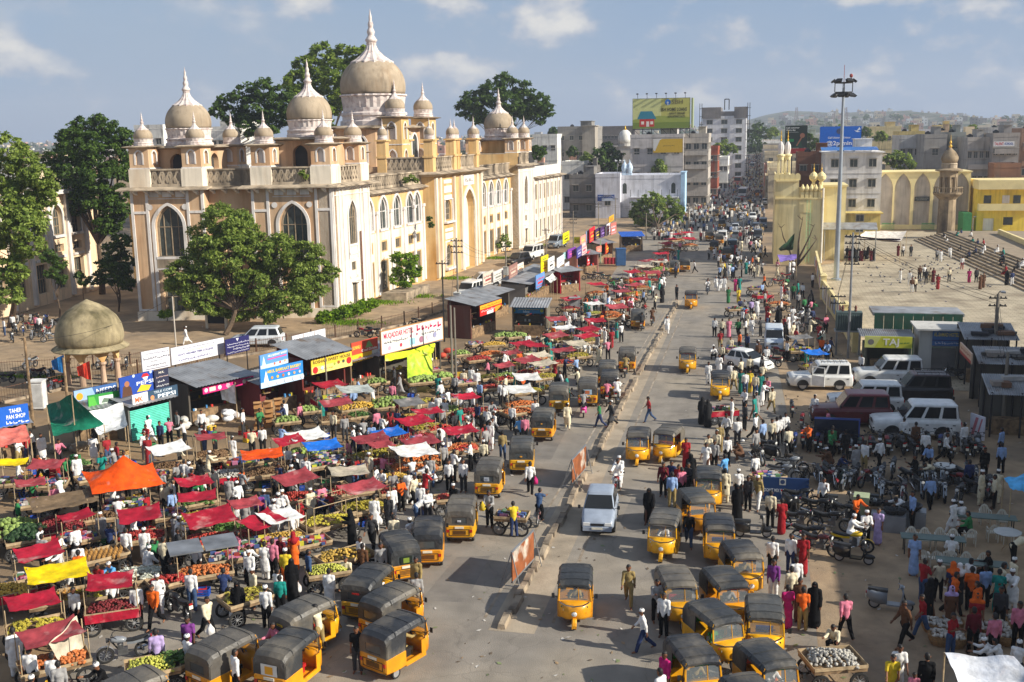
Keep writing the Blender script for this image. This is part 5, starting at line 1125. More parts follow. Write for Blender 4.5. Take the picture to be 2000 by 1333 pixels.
fence('inner iron railing of the palace forecourt beyond the pavilion',[(0,732),(110,726),(255,716),(330,700)],1.1)
def pavilion():
 c=G(184,752); D=depth_of(c); m=D/FPX; Z= lambda py:CAMH+(ray(184,py)/ray(184,py).dot(_f)).z*D
 root=thing('domed_pavilion','small round pavilion with mossy grey dome on tapered pillars','pavilion',tuple(c))
 moss=mat('mossy_dome',S(158,144,112),.95,.18,1.5,bump=.4,bscale=6,col2=S(96,88,62),mixs=.9,mix=(.42,.66),streak= True)
 ze,zt=Z(668),Z(580); r=62*m
 q=MB(); h=zt-ze; q.lathe([(r*.96,0),(r*1.02,h*.12),(r*1.02,h*.25),(r*.97,h*.42),(r*.84,h*.60),(r*.62,h*.76),(r*.36,h*.88),(r*.12,h*.96),(.05,h)],28,(0,0,ze)); mk('dome',q.mesh('dome',moss,True),root)
 q=MB(); q.lathe([(r*.9,ze+.05),(r*.98,ze-.02),(r*1.16,ze-.28),(r*1.14,ze-.36),(r*.85,ze-.2)],20); mk('eave',q.mesh('eave',moss),root)
 z1=ze-.15; n=8; band=MB(); RR_=r*.84
 for k in range(n):
  a0,a1=2*PI*k/n+.2,2*PI*(k+1)/n+.2; zb=z1-1.25
  P= lambda s,z,d:((RR_+d)*math.cos(a0+(a1-a0)*s),(RR_+d)*math.sin(a0+(a1-a0)*s),z)
  N_=8
  for d in (0,-.25):
   for i in range(N_):
    u,v=i/N_,(i+1)/N_; f= lambda t:zb+1.05*(1-abs(2*t-1)**2.2)*.85
    band.face([P(u,f(u),d),P(v,f(v),d),P(v,z1,d),P(u,z1,d)])
  for i in range(N_):
   u,v=i/N_,(i+1)/N_; f= lambda t:zb+1.05*(1-abs(2*t-1)**2.2)*.85
   band.face([P(u,f(u),0),P(u,f(u),-.25),P(v,f(v),-.25),P(v,f(v),0)])
 mk('arch_band',band.mesh('arch_band',ochre),root)
 for k in range(n):
  a=2*PI*k/n+.2; x,y=(RR_-.12)*math.cos(a),(RR_-.12)*math.sin(a); q=MB(); q.cyl((x,y,0),(x,y,z1-1.15),.24,.17,10); q.lathe([(.3,0),(.3,.25),(.22,.3)],10,(x,y,0)); q.lathe([(.17,0),(.28,.16),(.28,.3)],10,(x,y,z1-1.3)); mk('pillar',q.mesh('pillar',mat('pillar_wash',S(196,166,140),.92,.15,1.2,col2=S(120,96,76),mixs=1.4,mix=(.46,.7),streak= True)),root)
 q=MB(); q.lathe([(r*1.0,0),(r*1.0,.3),(r*.9,.32)],16); mk('plinth',q.mesh('plinth',kerb_m),root)
 OCC.append((c.x,c.y,r))
pavilion()
def pole(label,base,top,r=.11,arms=0,m= None,box= False,lamp= False,kind='pole'):
 p=G(*base); D=depth_of(p); h=(base[1]-top)*D/FPX*1.03; root=thing('utility_pole',label,'pole',tuple(p)); mm=m or mat('pole_concrete',S(130,122,110),.9,.15,1)
 q=MB(); q.cyl((0,0,0),(0,0,h),r,r*.7,8); mk('shaft',q.mesh('shaft',mm),root)
 for k in range(arms):
  q=MB(); z=h-.3-k*.55; q.box(-.6,.6,-.04,.04,z-.04,z+.04)
  for x in (-.5,-.2,.2,.5):q.lathe([(.03,0),(.06,.04),(.03,.1)],6,(x,0,z+.04))
  mk('cross_arm',q.mesh('cross_arm',dark_metal),root)
 if box:
  q=MB(); q.box(-.3,.3,-.36,-.1,h*.28,h*.28+.95); q.box(-.34,.34,-.4,-.08,h*.28+.95,h*.28+1.0); mk('switch_box',q.mesh('switch_box',matte),root,col=S(206,206,198))
 if lamp:
  q=MB(); q.tube([(0,0,h),(0,-.3,h+.2),(0,-1.2,h+.35)],.04,6); q.box(-.14,.14,-1.7,-1.1,h+.28,h+.40); mk('lamp_arm',q.mesh('lamp_arm',steel),root)
 return p+Vector((0,0,h))
PT={}
for i,(l,b,t,kw) in enumerate((('leaning wooden pole tied with rods beside the TAHER board',(66,838),662,dict(arms=0,m=wood)),('bare wooden pole behind the TAHER board',(133,800),700,dict(m=wood,r=.09)),('thin white pole before the palace corner tower',(346,704),582,dict(r=.07,m=mat('pale_pole',S(190,180,166),.8))),('dark pole carrying a grey switch box beside the hotel board',(896,640),470,dict(arms=3,box= True)),('slim dark pole left of the switch box pole',(868,668),513,dict(r=.08,arms=1,m=dark_metal)),('pair pole right of the hotel board, nearer one',(884,752),600,dict(r=.1)),('pair pole right of the hotel board, farther one',(891,744),604,dict(r=.09)),('dark pole with box rising between the forecourt cars',(989,560),480,dict(arms=2,box= True)),('short pole with lamp bracket before the far palace tower',(1067,500),448,dict(arms=1)),('pole behind the olive board',(1120,485),415,dict(arms=4)),('pole left of the leafy street tree',(1169,452),398,dict(arms=2)),('grey pole beside the blue awning',(1262,468),418,dict(arms=1)),('pole in front of the mosque wall',(1202,432),388,dict(arms=1)),('orange stemmed pole behind the shop boards',(640,790),690,dict(r=.07)),('green post holding the fabric stall',(1173,515),470,dict(r=.09,m=mat('pole_green',S(150,170,140),.7))),('lattice pole carrying insulators above the transformer',(1656,700),462,dict(arms=5,m=steel)),('concrete lamp pole at the edge of the tin roofs',(1938,748),578,dict(arms=2,lamp= True,r=.16)),('concrete pole among the dim stalls',(1958,838),690,dict(arms=1,r=.13)),('thin pole beside the transformer',(1633,690),575,dict(r=.06,arms=2,m=steel)),('white lamp post on the plaza steps',(1898,470),428,dict(r=.07,lamp= True,m=steel)),('street pole on the far left kerb',(1345,452),400,dict(arms=2)),('street pole by the poster wall',(1612,640),560,dict(r=.07,arms=1)))):
 PT[i]=pole(l,b,t,**kw)
def wires():
 r=random.Random(2); k=0
 for a,b,n in ((3,7,3),(7,9,3),(9,10,3),(10,20,2),(0,2,1),(4,3,2),(15,16,3),(16,17,3),(11,20,2),(15,18,2),(5,3,1)):
  A,B_=PT[a],PT[b]; L_=(A-B_).length
  for i in range(n):
   q=MB(); o=Vector((r.uniform(-.4,.4),0,-.2-i*.3)); pts=[]
   for j in range(13):
    t=j/12; p=A.lerp(B_,t)+o; p.z-=L_*.035*4*t*(1-t); pts.append(p)
   q.tube(pts,.016,3); tag(mk('overhead_wire',q.mesh('overhead_wire',rubber)),'thin black overhead wire sagging between two utility poles','wire','overhead wires')
wires()
def transformer():
 c=G(1655,694); root=thing('transformer','green grey transformer on a platform beside the lattice pole','transformer',(c.x,c.y,0));
 q=MB(); q.box(-1.0,1.0,-.5,.5,2.1,3.6)
 for k in range(11):q.box(-.95+k*.18,-.87+k*.18,-.75,-.5,2.3,3.4)
 mk('tank',q.mesh('tank',matte),root,col=S(86,100,98))
 q=MB()
 for x in (-.9,.9):q.cyl((x,0,0),(x,0,2.1),.09)
 q.box(-1.1,1.1,-.6,.6,2.0,2.1); mk('platform',q.mesh('platform',steel),root)
 for x in (-.5,0,.5):q=MB(); q.lathe([(.07,0),(.12,.1),(.07,.2),(.12,.3),(.05,.5)],8,(x,0,3.6)); mk('bushing',q.mesh('bushing',mat('porcelain',S(110,60,44),.3)),root)
transformer()
def old_college():
 """the arched old college wing left of the palace"""
 A=G(-60,640); B_=G(205,562); d=(B_-A).normalized(); n=Vector((d.y,-d.x,0)); root=thing('old_college','old cream two storey college wing with arches behind the left trees','building',tuple(A)); L_=(B_-A).length
 T=Matrix(((d.x,n.x,0,0),(d.y,n.y,0,0),(0,0,1,0),(0,0,0,1))); P= lambda s,z,q:tuple(T@Vector((s,q,z)))
 cs=[2.0+k*4.2 for k in range(int(L_/4.2))]; b=MB(); ops=[]
 for c in cs:ops+=[(c,1.15,7.6,9.6,1.5),(c,1.0,5.6,6.5,0),(c,1.15,1.3,4.6,0)]
 arched_wall(b,P,0,L_,0,12.6,ops,.5); mk('wall',b.mesh('wall',mat('old_cream',S(232,206,170),.92,.1,.6,col2=S(170,140,110),mixs=.5,mix=(.5,.72),streak= True)),root)
 t=MB()
 for c in cs:arch_trim(t,P,c,1.15,7.6,9.6,1.5,.3,.12); pbox(t,P,c-1.3,c+1.3,7.3,7.6,-.3,.3); pbox(t,P,c-1.25,c+1.25,4.9,5.2,-.02,.15)
 for k in range(len(cs)+1):x=k*4.2-.1; pbox(t,P,x-.3,x+.3,.3,12.2,-.02,.3)
 pbox(t,P,-.3,L_+.3,12.3,12.75,-.3,.7); mk('facade_trim',t.mesh('facade_trim',trim_m),root)
 cache={}
 for o in ops:
  key=o[1:]
  if key not in cache:f,p=window_mesh(P,*o[1:],-.4,3,2); cache[key]=(f.mesh('window',win_wood),p.mesh('pane',win_glass))
  w=mk('window',cache[key][0],root,T@Vector((o[0],0,0))); mk('pane',cache[key][1],w)
 q=MB(); q.add([P(0,0,-.6),P(L_,0,-.6),P(L_,12.5,-.6),P(0,12.5,-.6),P(0,0,-12),P(L_,0,-12),P(L_,12.5,-12),P(0,12.5,-12)],[(0,1,2,3),(5,4,7,6),(3,2,6,7),(1,5,6,2),(4,0,3,7)]); mk('rear_range',q.mesh('rear_range',ochre),root)
 q=MB(); C_=G(250,560)-A; q.box(B_.x-A.x+.5,B_.x-A.x+12,B_.y-A.y+6,B_.y-A.y+7,0,11.5); mk('link_wall',q.mesh('link_wall',ochre),root)
old_college()
hpx('city_house','white stepped house behind the left tree and palace dome',262,318,252,215,14,WHT,nF=(3,4)); hpx('city_house','low white house range behind the palace towers',395,452,256,205,12,WHT,nF=(4,4)); hpx('city_house','small white roof house seen past the palace corner',430,470,243,225,12,WHT,nF=(2,4))
q_=thing('gate_board','black framed notice board on posts before the palace tower','notice board',tuple(G(424,642)))
def gate_board():
 q=MB(); q.box(-.9,.9,-.05,.05,.5,2.6); mk('panel',q.mesh('panel',ink((28,30,32))),q_)
 q=MB(); q.box(-1.15,-.9,-.12,.12,0,2.8); pm=q.mesh('post',cream); mk('post',pm,q_); mk('post',pm,q_,(2.05,0,0))
gate_board()
def booth(px,py,label,col,w=.9,h=2.0):
 p=G(px,py); root=thing('cabinet',label,'cabinet',tuple(p),R(15)); q=MB(); q.box(-w/2,w/2,-w/2,w/2,.15,h); mk('box',q.mesh('box',matte),root,col=col); q=MB(); q.box(-w/2-.06,w/2+.06,-w/2-.06,w/2+.06,h,h+.08); mk('lid',q.mesh('lid',matte),root,col=col); q=MB(); q.box(-w/2+.06,w/2-.06,-w/2-.015,-w/2,.3,h-.15); mk('door',q.mesh('door',matte),root,col=tuple(c*.8 for c in col)); q=MB(); q.box(-w/2+.05,w/2-.05,-w/2+.05,w/2-.05,0,.15); mk('base',q.mesh('base',kerb_m),root)
booth(78,800,'white switch cabinet beside the leaning wooden pole',S(214,212,206)); booth(1212,520,'blue steel cabinet beside the barrels',S(60,96,140),1.3,2.4); booth(1122,618,'tall grey ice box behind the red cart',S(150,150,150),1.0,1.9)
def flag(px,py,top,col,label,sq= False):
 p=G(px,py); h=(py-top)*depth_of(p)/FPX; root=thing('flag',label,'flag',tuple(p)); q=MB(); q.cyl((0,0,0),(0,0,h),.035,.025,6); mk('staff',q.mesh('staff',pale_wood),root)
 q=MB(); n=6; w=1.1
 for i in range(n):
  a,b=i/n,(i+1)/n; f= lambda t:(-w*t,.06*math.sin(t*9),h-.1-.5*t); g= lambda t:(-w*t*(.9),.06*math.sin(t*9+1),h-1.5+.3*t); q.face([f(a),f(b),g(b),g(a)])
 mk('cloth',q.mesh('cloth',sheet),root,col=col)
flag(134,786,688,S(40,110,170),'blue cloth flag on a staff before the pavilion'); flag(184,796,700,S(226,70,50),'red and orange flag on a staff before the pavilion'); flag(464,822,745,S(220,220,218),'staff with white cloth bundles before the tea shop')
def sacks(px,py,n,label,sp=1.2,col=S(206,200,190)):
 p=G(px,py); r=random.Random(px)
 for k in range(n):
  q=MB(); q.ell((0,0,.22),(.45,.3,.24),10,6); q.cyl((.35,0,.25),(.52,0,.3),.12,.05,6); tag(mk('sack',q.mesh('sack',sheet,True),None,(p.x+r.uniform(-sp,sp),p.y+r.uniform(-sp*.6,sp*.6),.012+(.35 if k>n*.65 else 0)),r.uniform(0,6),col),label,'sack','sacks: '+label);
 OCC.append((p.x,p.y,sp*.8))
sacks(380,838,9,'pale sack in the heap before the tea shop'); sacks(160,880,8,'dusty sack behind the orange tent',1.4,S(150,140,126)); sacks(430,820,6,'white plastic bundle under the tin roof edge',1.0,S(220,220,222)); sacks(860,700,7,'bright sack by the hotel corner',1.2,S(190,80,60))
# ------------------------------------------------------------------ vehicles (front = +Y, origin on the ground)
def inst(proto,name,label,cat,loc,rz,group= None,cols= None,scale= None,skip=()):
 root=thing(name,label,cat,tuple(loc),rz,group,scale); cols=cols or {}
 for (n,me,pl,ck,subs) in proto:
  if n in skip: continue
  o=mk(n,me,root,pl,0,cols.get(ck))
  for (sn,sm,sl,sk) in subs:mk(sn,sm,o,sl,0,cols.get(sk))
 return root
def wheel_mesh(r,w,spokes= False):
 """wheel in the YZ plane, axle along X"""
 t=MB(); n=16; prof=[(r*.72,-w/2),(r*.94,-w/2),(r,-w*.25),(r,w*.25),(r*.94,w/2),(r*.72,w/2)]
 vs=[]; fs=[]
 for a,x in prof:
  for i in range(n):th=2*PI*i/n; vs.append((x,a*math.cos(th),a*math.sin(th)))
 k=len(prof)
 for j in range(k):
  for i in range(n):fs.append((j*n+i,((j+1)%k)*n+i,((j+1)%k)*n+(i+1)%n,j*n+(i+1)%n))
 t.add(vs,fs); tyre=t.mesh('wheel',rubber)
 q=MB()
 if spokes:
  q.cyl((-.05,0,0),(.05,0,0),.05,n=8)
  for i in range(10):th=2*PI*i/10; q.cyl((0,0,0),(0,r*.74*math.cos(th),r*.74*math.sin(th)),.008,n=3,caps= False)
  for s in (-1,1):
   for i in range(n):a,b=2*PI*i/n,2*PI*(i+1)/n; q.face([(s*w*.3,r*.70*math.cos(a),r*.70*math.sin(a)),(s*w*.3,r*.70*math.cos(b),r*.70*math.sin(b)),(s*w*.3,r*.78*math.cos(b),r*.78*math.sin(b)),(s*w*.3,r*.78*math.cos(a),r*.78*math.sin(a))])
 else:
  for s in (-1,1):
   q.add([(s*w*.42,0,0)]+[(s*w*.36,r*.74*math.cos(2*PI*i/n),r*.74*math.sin(2*PI*i/n)) for i in range(n)],[(0,1+i,1+(i+1)%n) if s>0 else (0,1+(i+1)%n,1+i) for i in range(n)])
 rim=q.mesh('rim',mat('rim_metal',(.42,.42,.42),.45,.15,4,.5))
 return tyre,rim
lamp_red=mat('tail_lens',S(170,30,24),.25,.05,2,spec=.6)
yellow_p=mat('rickshaw_yellow',None,.45,.12,1.8,coat=.2,col2=S(140,96,36),mixs=2.2,mix=(.54,.80),tint= True)
hood_m=mat('hood_vinyl',None,.5,.16,1.5,spec=.5,bump=.7,bscale=5,col2=S(118,110,96),mixs=.7,mix=(.46,.74),tint= True)
plate_m=mat('plate',S(226,220,200),.6,.1,5)
def rickshaw_proto():
 P=[]
 secs=[]
 for y,zt,zs,hw in ((-1.34,1.36,1.15,.56),(-1.31,1.54,1.30,.61),(-1.15,1.66,1.40,.64),(-.5,1.71,1.46,.65),(.2,1.73,1.49,.65),(.62,1.70,1.48,.63),(.78,1.60,1.44,.60)):
  a=[(-hw,zs),(-hw*.99,zt-.14),(-hw*.86,zt-.03),(-hw*.5,zt),(0,zt+.012),(hw*.5,zt),(hw*.86,zt-.03),(hw*.99,zt-.14),(hw,zs),(hw*.94,zs),(hw*.82,zt-.09),(0,zt-.06),(-hw*.82,zt-.09),(-hw*.94,zs)]
  secs.append([(x,y,z) for x,z in a])
 q=MB(); q.loft(secs); P.append(('hood',q.mesh('hood',hood_m,False),None,'hood',[]))
 for y in (-.86,-.1,.5):
  q=MB(); q.tube([(-.655,y,1.5),(-.63,y,1.62),(-.5,y,1.715),(0,y,1.745),(.5,y,1.715),(.63,y,1.62),(.655,y,1.5)],.014,5)
  P.append(('hood_seam',q.mesh('hood_seam',hood_m),None,'hood',[]))
 for s in (-1,1):
  q=MB(); q.prism([(-1.31,.86),(-.42,.86),(-.40,1.2),(-.34,1.48),(-1.1,1.42),(-1.30,1.32)],s*.60,s*.645,'x'); P.append(('hood_side',q.mesh('hood_side',hood_m),None,'hood',[]))
 q=MB()
 for a in ((-.62,-.34,.86,1.36),(.34,.62,.86,1.36),(-.34,.34,.86,.96),(-.34,.34,1.26,1.40)):q.box(a[0],a[1],-1.33,-1.29,a[2],a[3])
 pn=MB(); pn.box(-.34,.34,-1.315,-1.30,.96,1.26)
 P.append(('hood_back',q.mesh('hood_back',hood_m),None,'hood',[('rear_window',pn.mesh('rear_window',mat('rear_plastic',S(70,76,78),.2,.2,2,spec=.6)),None,None)]))
 q=MB(); sec=[]
 for y,hw,z0,z1 in ((-1.36,.56,.36,.84),(-1.33,.62,.30,.88),(-.9,.66,.26,.90),(-.40,.655,.26,.88)):
  sec.append([(-hw,y,z0+.06),(-hw+.06,y,z0),(hw-.06,y,z0),(hw,y,z0+.06),(hw,y,z1-.05),(hw-.05,y,z1),(-hw+.05,y,z1),(-hw,y,z1-.05)])
 q.loft(sec); q.box(-.655,-.60,-.40,.62,.26,.42); q.box(.60,.655,-.40,.62,.26,.42); q.box(-.6,.6,-.40,.62,.24,.29)
 q.box(-.655,-.62,.40,.62,.42,.9); q.box(.62,.655,.40,.62,.42,.9)
 P.append(('body',q.mesh('body',yellow_p),None,'yel',[]))
 q=MB()
 q.box(-.45,.45,-1.375,-1.35,.42,.44); q.box(-.45,.45,-1.375,-1.35,.70,.72); q.box(-.46,-.44,-1.375,-1.35,.42,.72); q.box(.44,.46,-1.375,-1.35,.42,.72)
 for k in range(5):q.box(-.3,.3,-1.376,-1.362,.48+k*.04,.495+k*.04)
 P.append(('engine_hatch',q.mesh('engine_hatch',dark_metal),None,None,[]))
 q=MB(); sec=[]
 for y,hw,z0,z1 in ((.60,.63,.26,1.00),(.78,.60,.28,1.00),(.95,.50,.32,.97),(1.10,.36,.38,.92),(1.19,.22,.46,.84)):
  sec.append([(-hw,y,z0+.1),(-hw*.7,y,z0),(hw*.7,y,z0),(hw,y,z0+.1),(hw,y,z1-.16),(hw*.86,y,z1-.04),(hw*.5,y,z1),(-hw*.5,y,z1),(-hw*.86,y,z1-.04),(-hw,y,z1-.16)])
 q.loft(sec); P.append(('nose',q.mesh('nose',yellow_p,True),None,'yel',[]))
 q=MB(); q.tube([(-.61,.70,.97),(-.5,.90,.94),(-.3,1.07,.91),(0,1.15,.90),(.3,1.07,.91),(.5,.90,.94),(.61,.70,.97)],.025,5); P.append(('chrome_trim',q.mesh('chrome_trim',chrome),None,None,[]))
 q=MB(); g=MB()
 A= lambda x,t:(x*(1-.06*t),.80-.10*t,.98+.56*t)
 def bar(x0,t0,x1,t1,r=.028):q.cyl(A(x0,t0),A(x1,t1),r,n=5)
 bar(-.6,0,-.6,1,.035); bar(.6,0,.6,1,.035); bar(-.6,0,.6,0); bar(-.6,1,.6,1,.04); bar(-.15,0,-.15,1,.014)
 g.face([A(-.6,0),A(.6,0),A(.6,1),A(-.6,1)])
 P.append(('windscreen_frame',q.mesh('windscreen_frame',yellow_p),None,'yel',[('windscreen',g.mesh('windscreen',glass_clear),None,None)]))
 q=MB(); q.box(-.56,.56,.64,.72,1.50,1.60); P.append(('visor_board',q.mesh('visor_board',yellow_p),None,'yel',[]))
 q=MB(); q.box(-.42,.42,.725,.74,1.49,1.58); P.append(('visor_sticker',q.mesh('visor_sticker',matte),None,'stick',[]))
 q=MB(); q.box(-.5,.5,1.0,1.01,.80,.86); q.v=[(x,y-.5*abs(x)**1.6+.14,z) for x,y,z in q.v]; P.append(('nose_strip',q.mesh('nose_strip',matte),None,'strip',[]))
 for s in (-1,1):
  q=MB(); q.cyl((s*.63,-.40,.85),(s*.63,-.36,1.5),.022,n=5); q.cyl((s*.63,.60,.9),(s*.61,.70,1.5),.022,n=5); q.cyl((s*.62,-.4,1.47),(s*.62,.68,1.48),.018,n=5); P.append(('side_frame',q.mesh('side_frame',dark_metal),None,None,[]))
 q=MB(); q.box(-.56,.56,-.98,-.48,.50,.66); q.add([(-.56,-1.02,.6),(.56,-1.02,.6),(.56,-1.18,1.2),(-.56,-1.18,1.2),(-.56,-.9,.6),(.56,-.9,.6),(.56,-1.08,1.2),(-.56,-1.08,1.2)],[(4,5,6,7),(0,3,2,1),(3,7,6,2),(0,4,7,3),(1,2,6,5)]); P.append(('passenger_seat',q.mesh('passenger_seat',matte),None,'seat',[]))
 q=MB(); q.box(-.3,.3,-.02,.30,.50,.62); q.box(-.3,.3,-.1,-.02,.62,.92); q.box(-.25,.25,.0,.28,.29,.5); P.append(('driver_seat',q.mesh('driver_seat',matte),None,'seat',[]))
 q=MB(); q.cyl((0,.72,.6),(0,.55,1.02),.03); q.tube([(-.34,.46,1.04),(-.2,.53,1.04),(0,.55,1.02),(.2,.53,1.04),(.34,.46,1.04)],.018,5); P.append(('handlebar',q.mesh('handlebar',dark_metal),None,None,[]))
 ty,rm=wheel_mesh(.205,.11)
 for x,y in ((0,1.14),(-.56,-.86),(.56,-.86)):P.append(('wheel',ty,(x,y,.205),None,[('rim',rm,None,None)]))
 q=MB(); vs=[]
 for j in range(9):
  t=-.2+PI*1.15*j/8
  for x in (-.09,-.05,.05,.09):vs.append((x,1.14-.26*math.cos(t)*1.05,.215+.255*math.sin(t)-(.03 if abs(x)>.06 else 0)))
 q.add(vs,[(j*4+i,j*4+i+1,(j+1)*4+i+1,(j+1)*4+i) for j in range(8) for i in range(3)]); q.cyl((0,1.14,.3),(0,1.02,.62),.05); P.append(('front_fender',q.mesh('front_fender',yellow_p),None,'yel',[]))
 q=MB(); q.cyl((0,1.15,.68),(0,1.27,.66),.07,.105,12); g=MB(); g.lathe([(.1,0),(.08,.02),(.01,.035)],12);
 for i,v in enumerate(g.v):g.v[i]=(v[0],1.27+v[2],.66+v[1])
 P.append(('headlight',q.mesh('headlight',chrome),None,None,[('lens',g.mesh('lens',white_lamp),None,None)]))
 for s in (-1,1):
  q=MB(); q.box(s*.52-.06,s*.52+.06,-1.385,-1.35,.58,.70); P.append(('tail_light',q.mesh('tail_light',lamp_red),None,None,[]))
  q=MB(); q.cyl((s*.61,.72,1.05),(s*.76,.76,1.16),.012,n=4); q.box(s*.80-.055,s*.80+.055,.75,.78,1.08,1.26); P.append(('mirror',q.mesh('mirror',dark_metal),None,None,[]))
  q=MB(); q.ell((s*.4,1.02,.62),(.05,.03,.05),8,4); P.append(('indicator',q.mesh('indicator',mat('amber',S(220,120,20),.3)),None,None,[]))
 q=MB(); q.tube([(-.6,-1.38,.34),(-.3,-1.43,.33),(.3,-1.43,.33),(.6,-1.38,.34)],.022,5); P.append(('bumper',q.mesh('bumper',dark_metal),None,None,[]))
 q=MB(); q.box(-.2,.2,-1.385,-1.365,.75,.85); P.append(('number_plate',q.mesh('number_plate',plate_m),None,None,[]))
 q=MB(); q.box(.12,.42,1.02,1.05,.70,.78);
 P.append(('number_plate',q.mesh('number_plate',plate_m),None,None,[]))
 return P
RICK=rickshaw_proto()
def heading_pts(a,b,z):
 A,B_=G(*a,z),G(*b,z); d=B_-A; return (A+B_)/2,math.atan2(-d.x,d.y)
SEATC={'r':S(170,30,30),'g':S(60,140,60),'k':S(40,36,34),'o':S(190,80,40),'b':S(40,60,120),'y':S(200,170,60)}
def rcols(seat):
 f=rnd.uniform(.82,1.06); h=rnd.choice(((58,60,60),(50,52,54),(70,70,68),(84,80,74),(44,46,50)))
 return {'seat':SEATC[seat],'yel':tuple(c*f for c in S(230,rnd.randint(150,170),18)),'hood':S(*h),'stick':S(*rnd.choice(((200,196,186),(40,110,70),(160,40,40),(40,60,130),(30,30,32)))),'strip':S(*rnd.choice(((206,200,190),(150,40,36),(40,44,48),(60,110,80))))}
def rickshaw(rear,front,seat,label,group,ang= None,extra= None):
 c,rz=heading_pts(rear,front,1.70)
 if ang is not None:rz=R(ang)
 d=Vector((-math.sin(rz),math.cos(rz),0)); p=c+d*.28
 o=inst(RICK,'auto_rickshaw',label,'auto rickshaw',(p.x,p.y,.012),rz,group,rcols(seat)); OCC.append((p.x,p.y,1.25))
 if extra:
  q=MB(); w=extra[1]; q.box(-w/2,w/2,-1.352,-1.335,extra[2],extra[3]); mk('poster',q.mesh('poster',ink(extra[0])),o)
  q=MB(); q.box(-w/4,w/4,-1.36,-1.353,extra[2]+.05,extra[3]-.06); mk('poster_print',q.mesh('poster_print',ink(extra[4])),o)
 return o
gq,gp,gm_='rickshaws queued along the market edge','rickshaws parked in the cluster on the right','rickshaws driving in the street'
QL='yellow auto rickshaw with black hood queued along the fruit carts, {} seats'
RL=[((735,1232),(800,1197),'k','yellow rickshaw at the head of the market queue with white sticker on its engine hatch',gq,((226,230,226),.24,.60,.80,(60,140,90))),((730,1170),(792,1140),'k','yellow rickshaw with faded rear window beside the one with the white sticker',gq,None),((697,1135),(739,1100),'k','yellow rickshaw with a red strip on the back of its hood, amid the queue',gq,((190,40,40),.3,1.2,1.26,(200,60,50))),((787,1060),(771,1040),'k','yellow rickshaw with green framed emblem on its black rear hood',gq,((24,34,26),.5,.92,1.24,(120,140,50))),((834,1035),(837,1009),'k','yellow rickshaw with dark tinted back beside the emblem rickshaw',gq,None),((897,991),(905,966),'k','yellow rickshaw with small white label in its rear window',gq,((210,214,220),.16,1.05,1.13,(170,176,190))),((950,914),(962,891),'k','yellow rickshaw with pale square in its rear window, next to the white shirted men',gq,((180,184,190),.26,1.0,1.2,(140,146,160))),((529,1272),(590,1227),'r','yellow rickshaw with white poster on its back and red seats',gq,((214,212,206),.62,.9,1.28,(224,160,40))),((554,1197),(627,1165),'r','yellow rickshaw with yellow label on its hood and red seats, man leaning in',gq,((210,180,50),.3,1.24,1.32,(120,90,30))),((390,1270),(472,1230),'k','yellow rickshaw parked between the lime heap and the poster rickshaw',gq,None),((205,1345),(292,1310),'k','rickshaw beside the heap of limes, only its grey hood in view',gq,None),((1017,872),(1021,848),'k','yellow rickshaw with orange sticker low in its rear window',gq,((220,150,40),.12,1.02,1.1,(240,190,60))),((1057,812),(1066,793),'k','yellow rickshaw with round orange sticker on the rear window, near the man in cream',gq,((220,150,40),.1,1.1,1.18,(240,190,60))),((1090,761),(1094,744),'k','yellow rickshaw hemmed in between the carts and the pink scooter',gq,None),((1147,751),(1149,734),'k','yellow rickshaw with a pale blue picture poster covering its rear window',gq,((170,196,214),.6,.92,1.26,(190,110,70))),((1190,735),(1192,719),'k',QL.format('dark'),gq,None),((1185,714),(1187,702),'k',QL.format('dark'),gq,None),((1224,687),(1226,676),'k',QL.format('dark'),gq,None),((1246,612),(1246,601),'k',QL.format('dark'),gq,None),((1316,513),(1316,507),'k','far yellow rickshaw driving away among the red carts',gm_,None),((1338,508),(1338,503),'k','far yellow rickshaw driving away among the red carts',gm_,None),]
for a,b,s,l,g,e in RL:rickshaw(a,b,s,l,g,None,e)
RR=[((1350,566),(1350,573),'r','lone yellow rickshaw coming down the street near the end of the median',gm_),((1344,675),(1343,687),'r','lone yellow rickshaw coming towards us in the open lane beside the shadow',gm_),((1407,720),(1407,736),'k','yellow rickshaw standing before the white hatchback among pedestrians',gm_),((1250,830),(1245,851),'b','oncoming yellow rickshaw nearest the median, beside its twin',gm_),((1317,827),(1296,845),'o','oncoming yellow rickshaw with orange seats beside the one nearest the median',gm_),((1384,905),(1384,932),'g','yellow rickshaw with green seats at the back of the parked cluster',gp),((1347,949),(1372,976),'k','yellow rickshaw turned askew behind the parked cluster',gp),((1304,989),(1294,1019),'b','yellow rickshaw with blue seats at the road side of the cluster',gp),((1402,997),(1407,1031),'b','yellow rickshaw beside the black scooters with blue seats',gp),((1435,1050),(1462,1086),'k','yellow rickshaw turned to the dirt ground beside the black scooters',gp),((1310,1099),(1330,1140),'r','yellow rickshaw with bright red seats in the cluster',gp),((1397,1101),(1434,1142),'y','yellow rickshaw with pale yellow seats in the middle of the cluster',gp),((1365,1166),(1422,1211),'g','yellow rickshaw with bright green seats in the cluster',gp),((1332,1235),(1372,1287),'g','yellow rickshaw with green seats, person in magenta beside it',gp),((1490,1153),(1497,1204),'b','yellow rickshaw next to the women in the open dirt ground',gp),((1467,1243),(1525,1297),'o','yellow rickshaw with orange red seats beside the garlic cart',gp),((1447,1318),(1490,1362),'k','rickshaw half out of view below the orange seated one',gp),((1126,1094),(1122,1140),'k','lone yellow rickshaw driving along the empty lane right of the barricade',gm_),]
for a,b,s,l,g in RR:rickshaw(a,b,s,l,g)
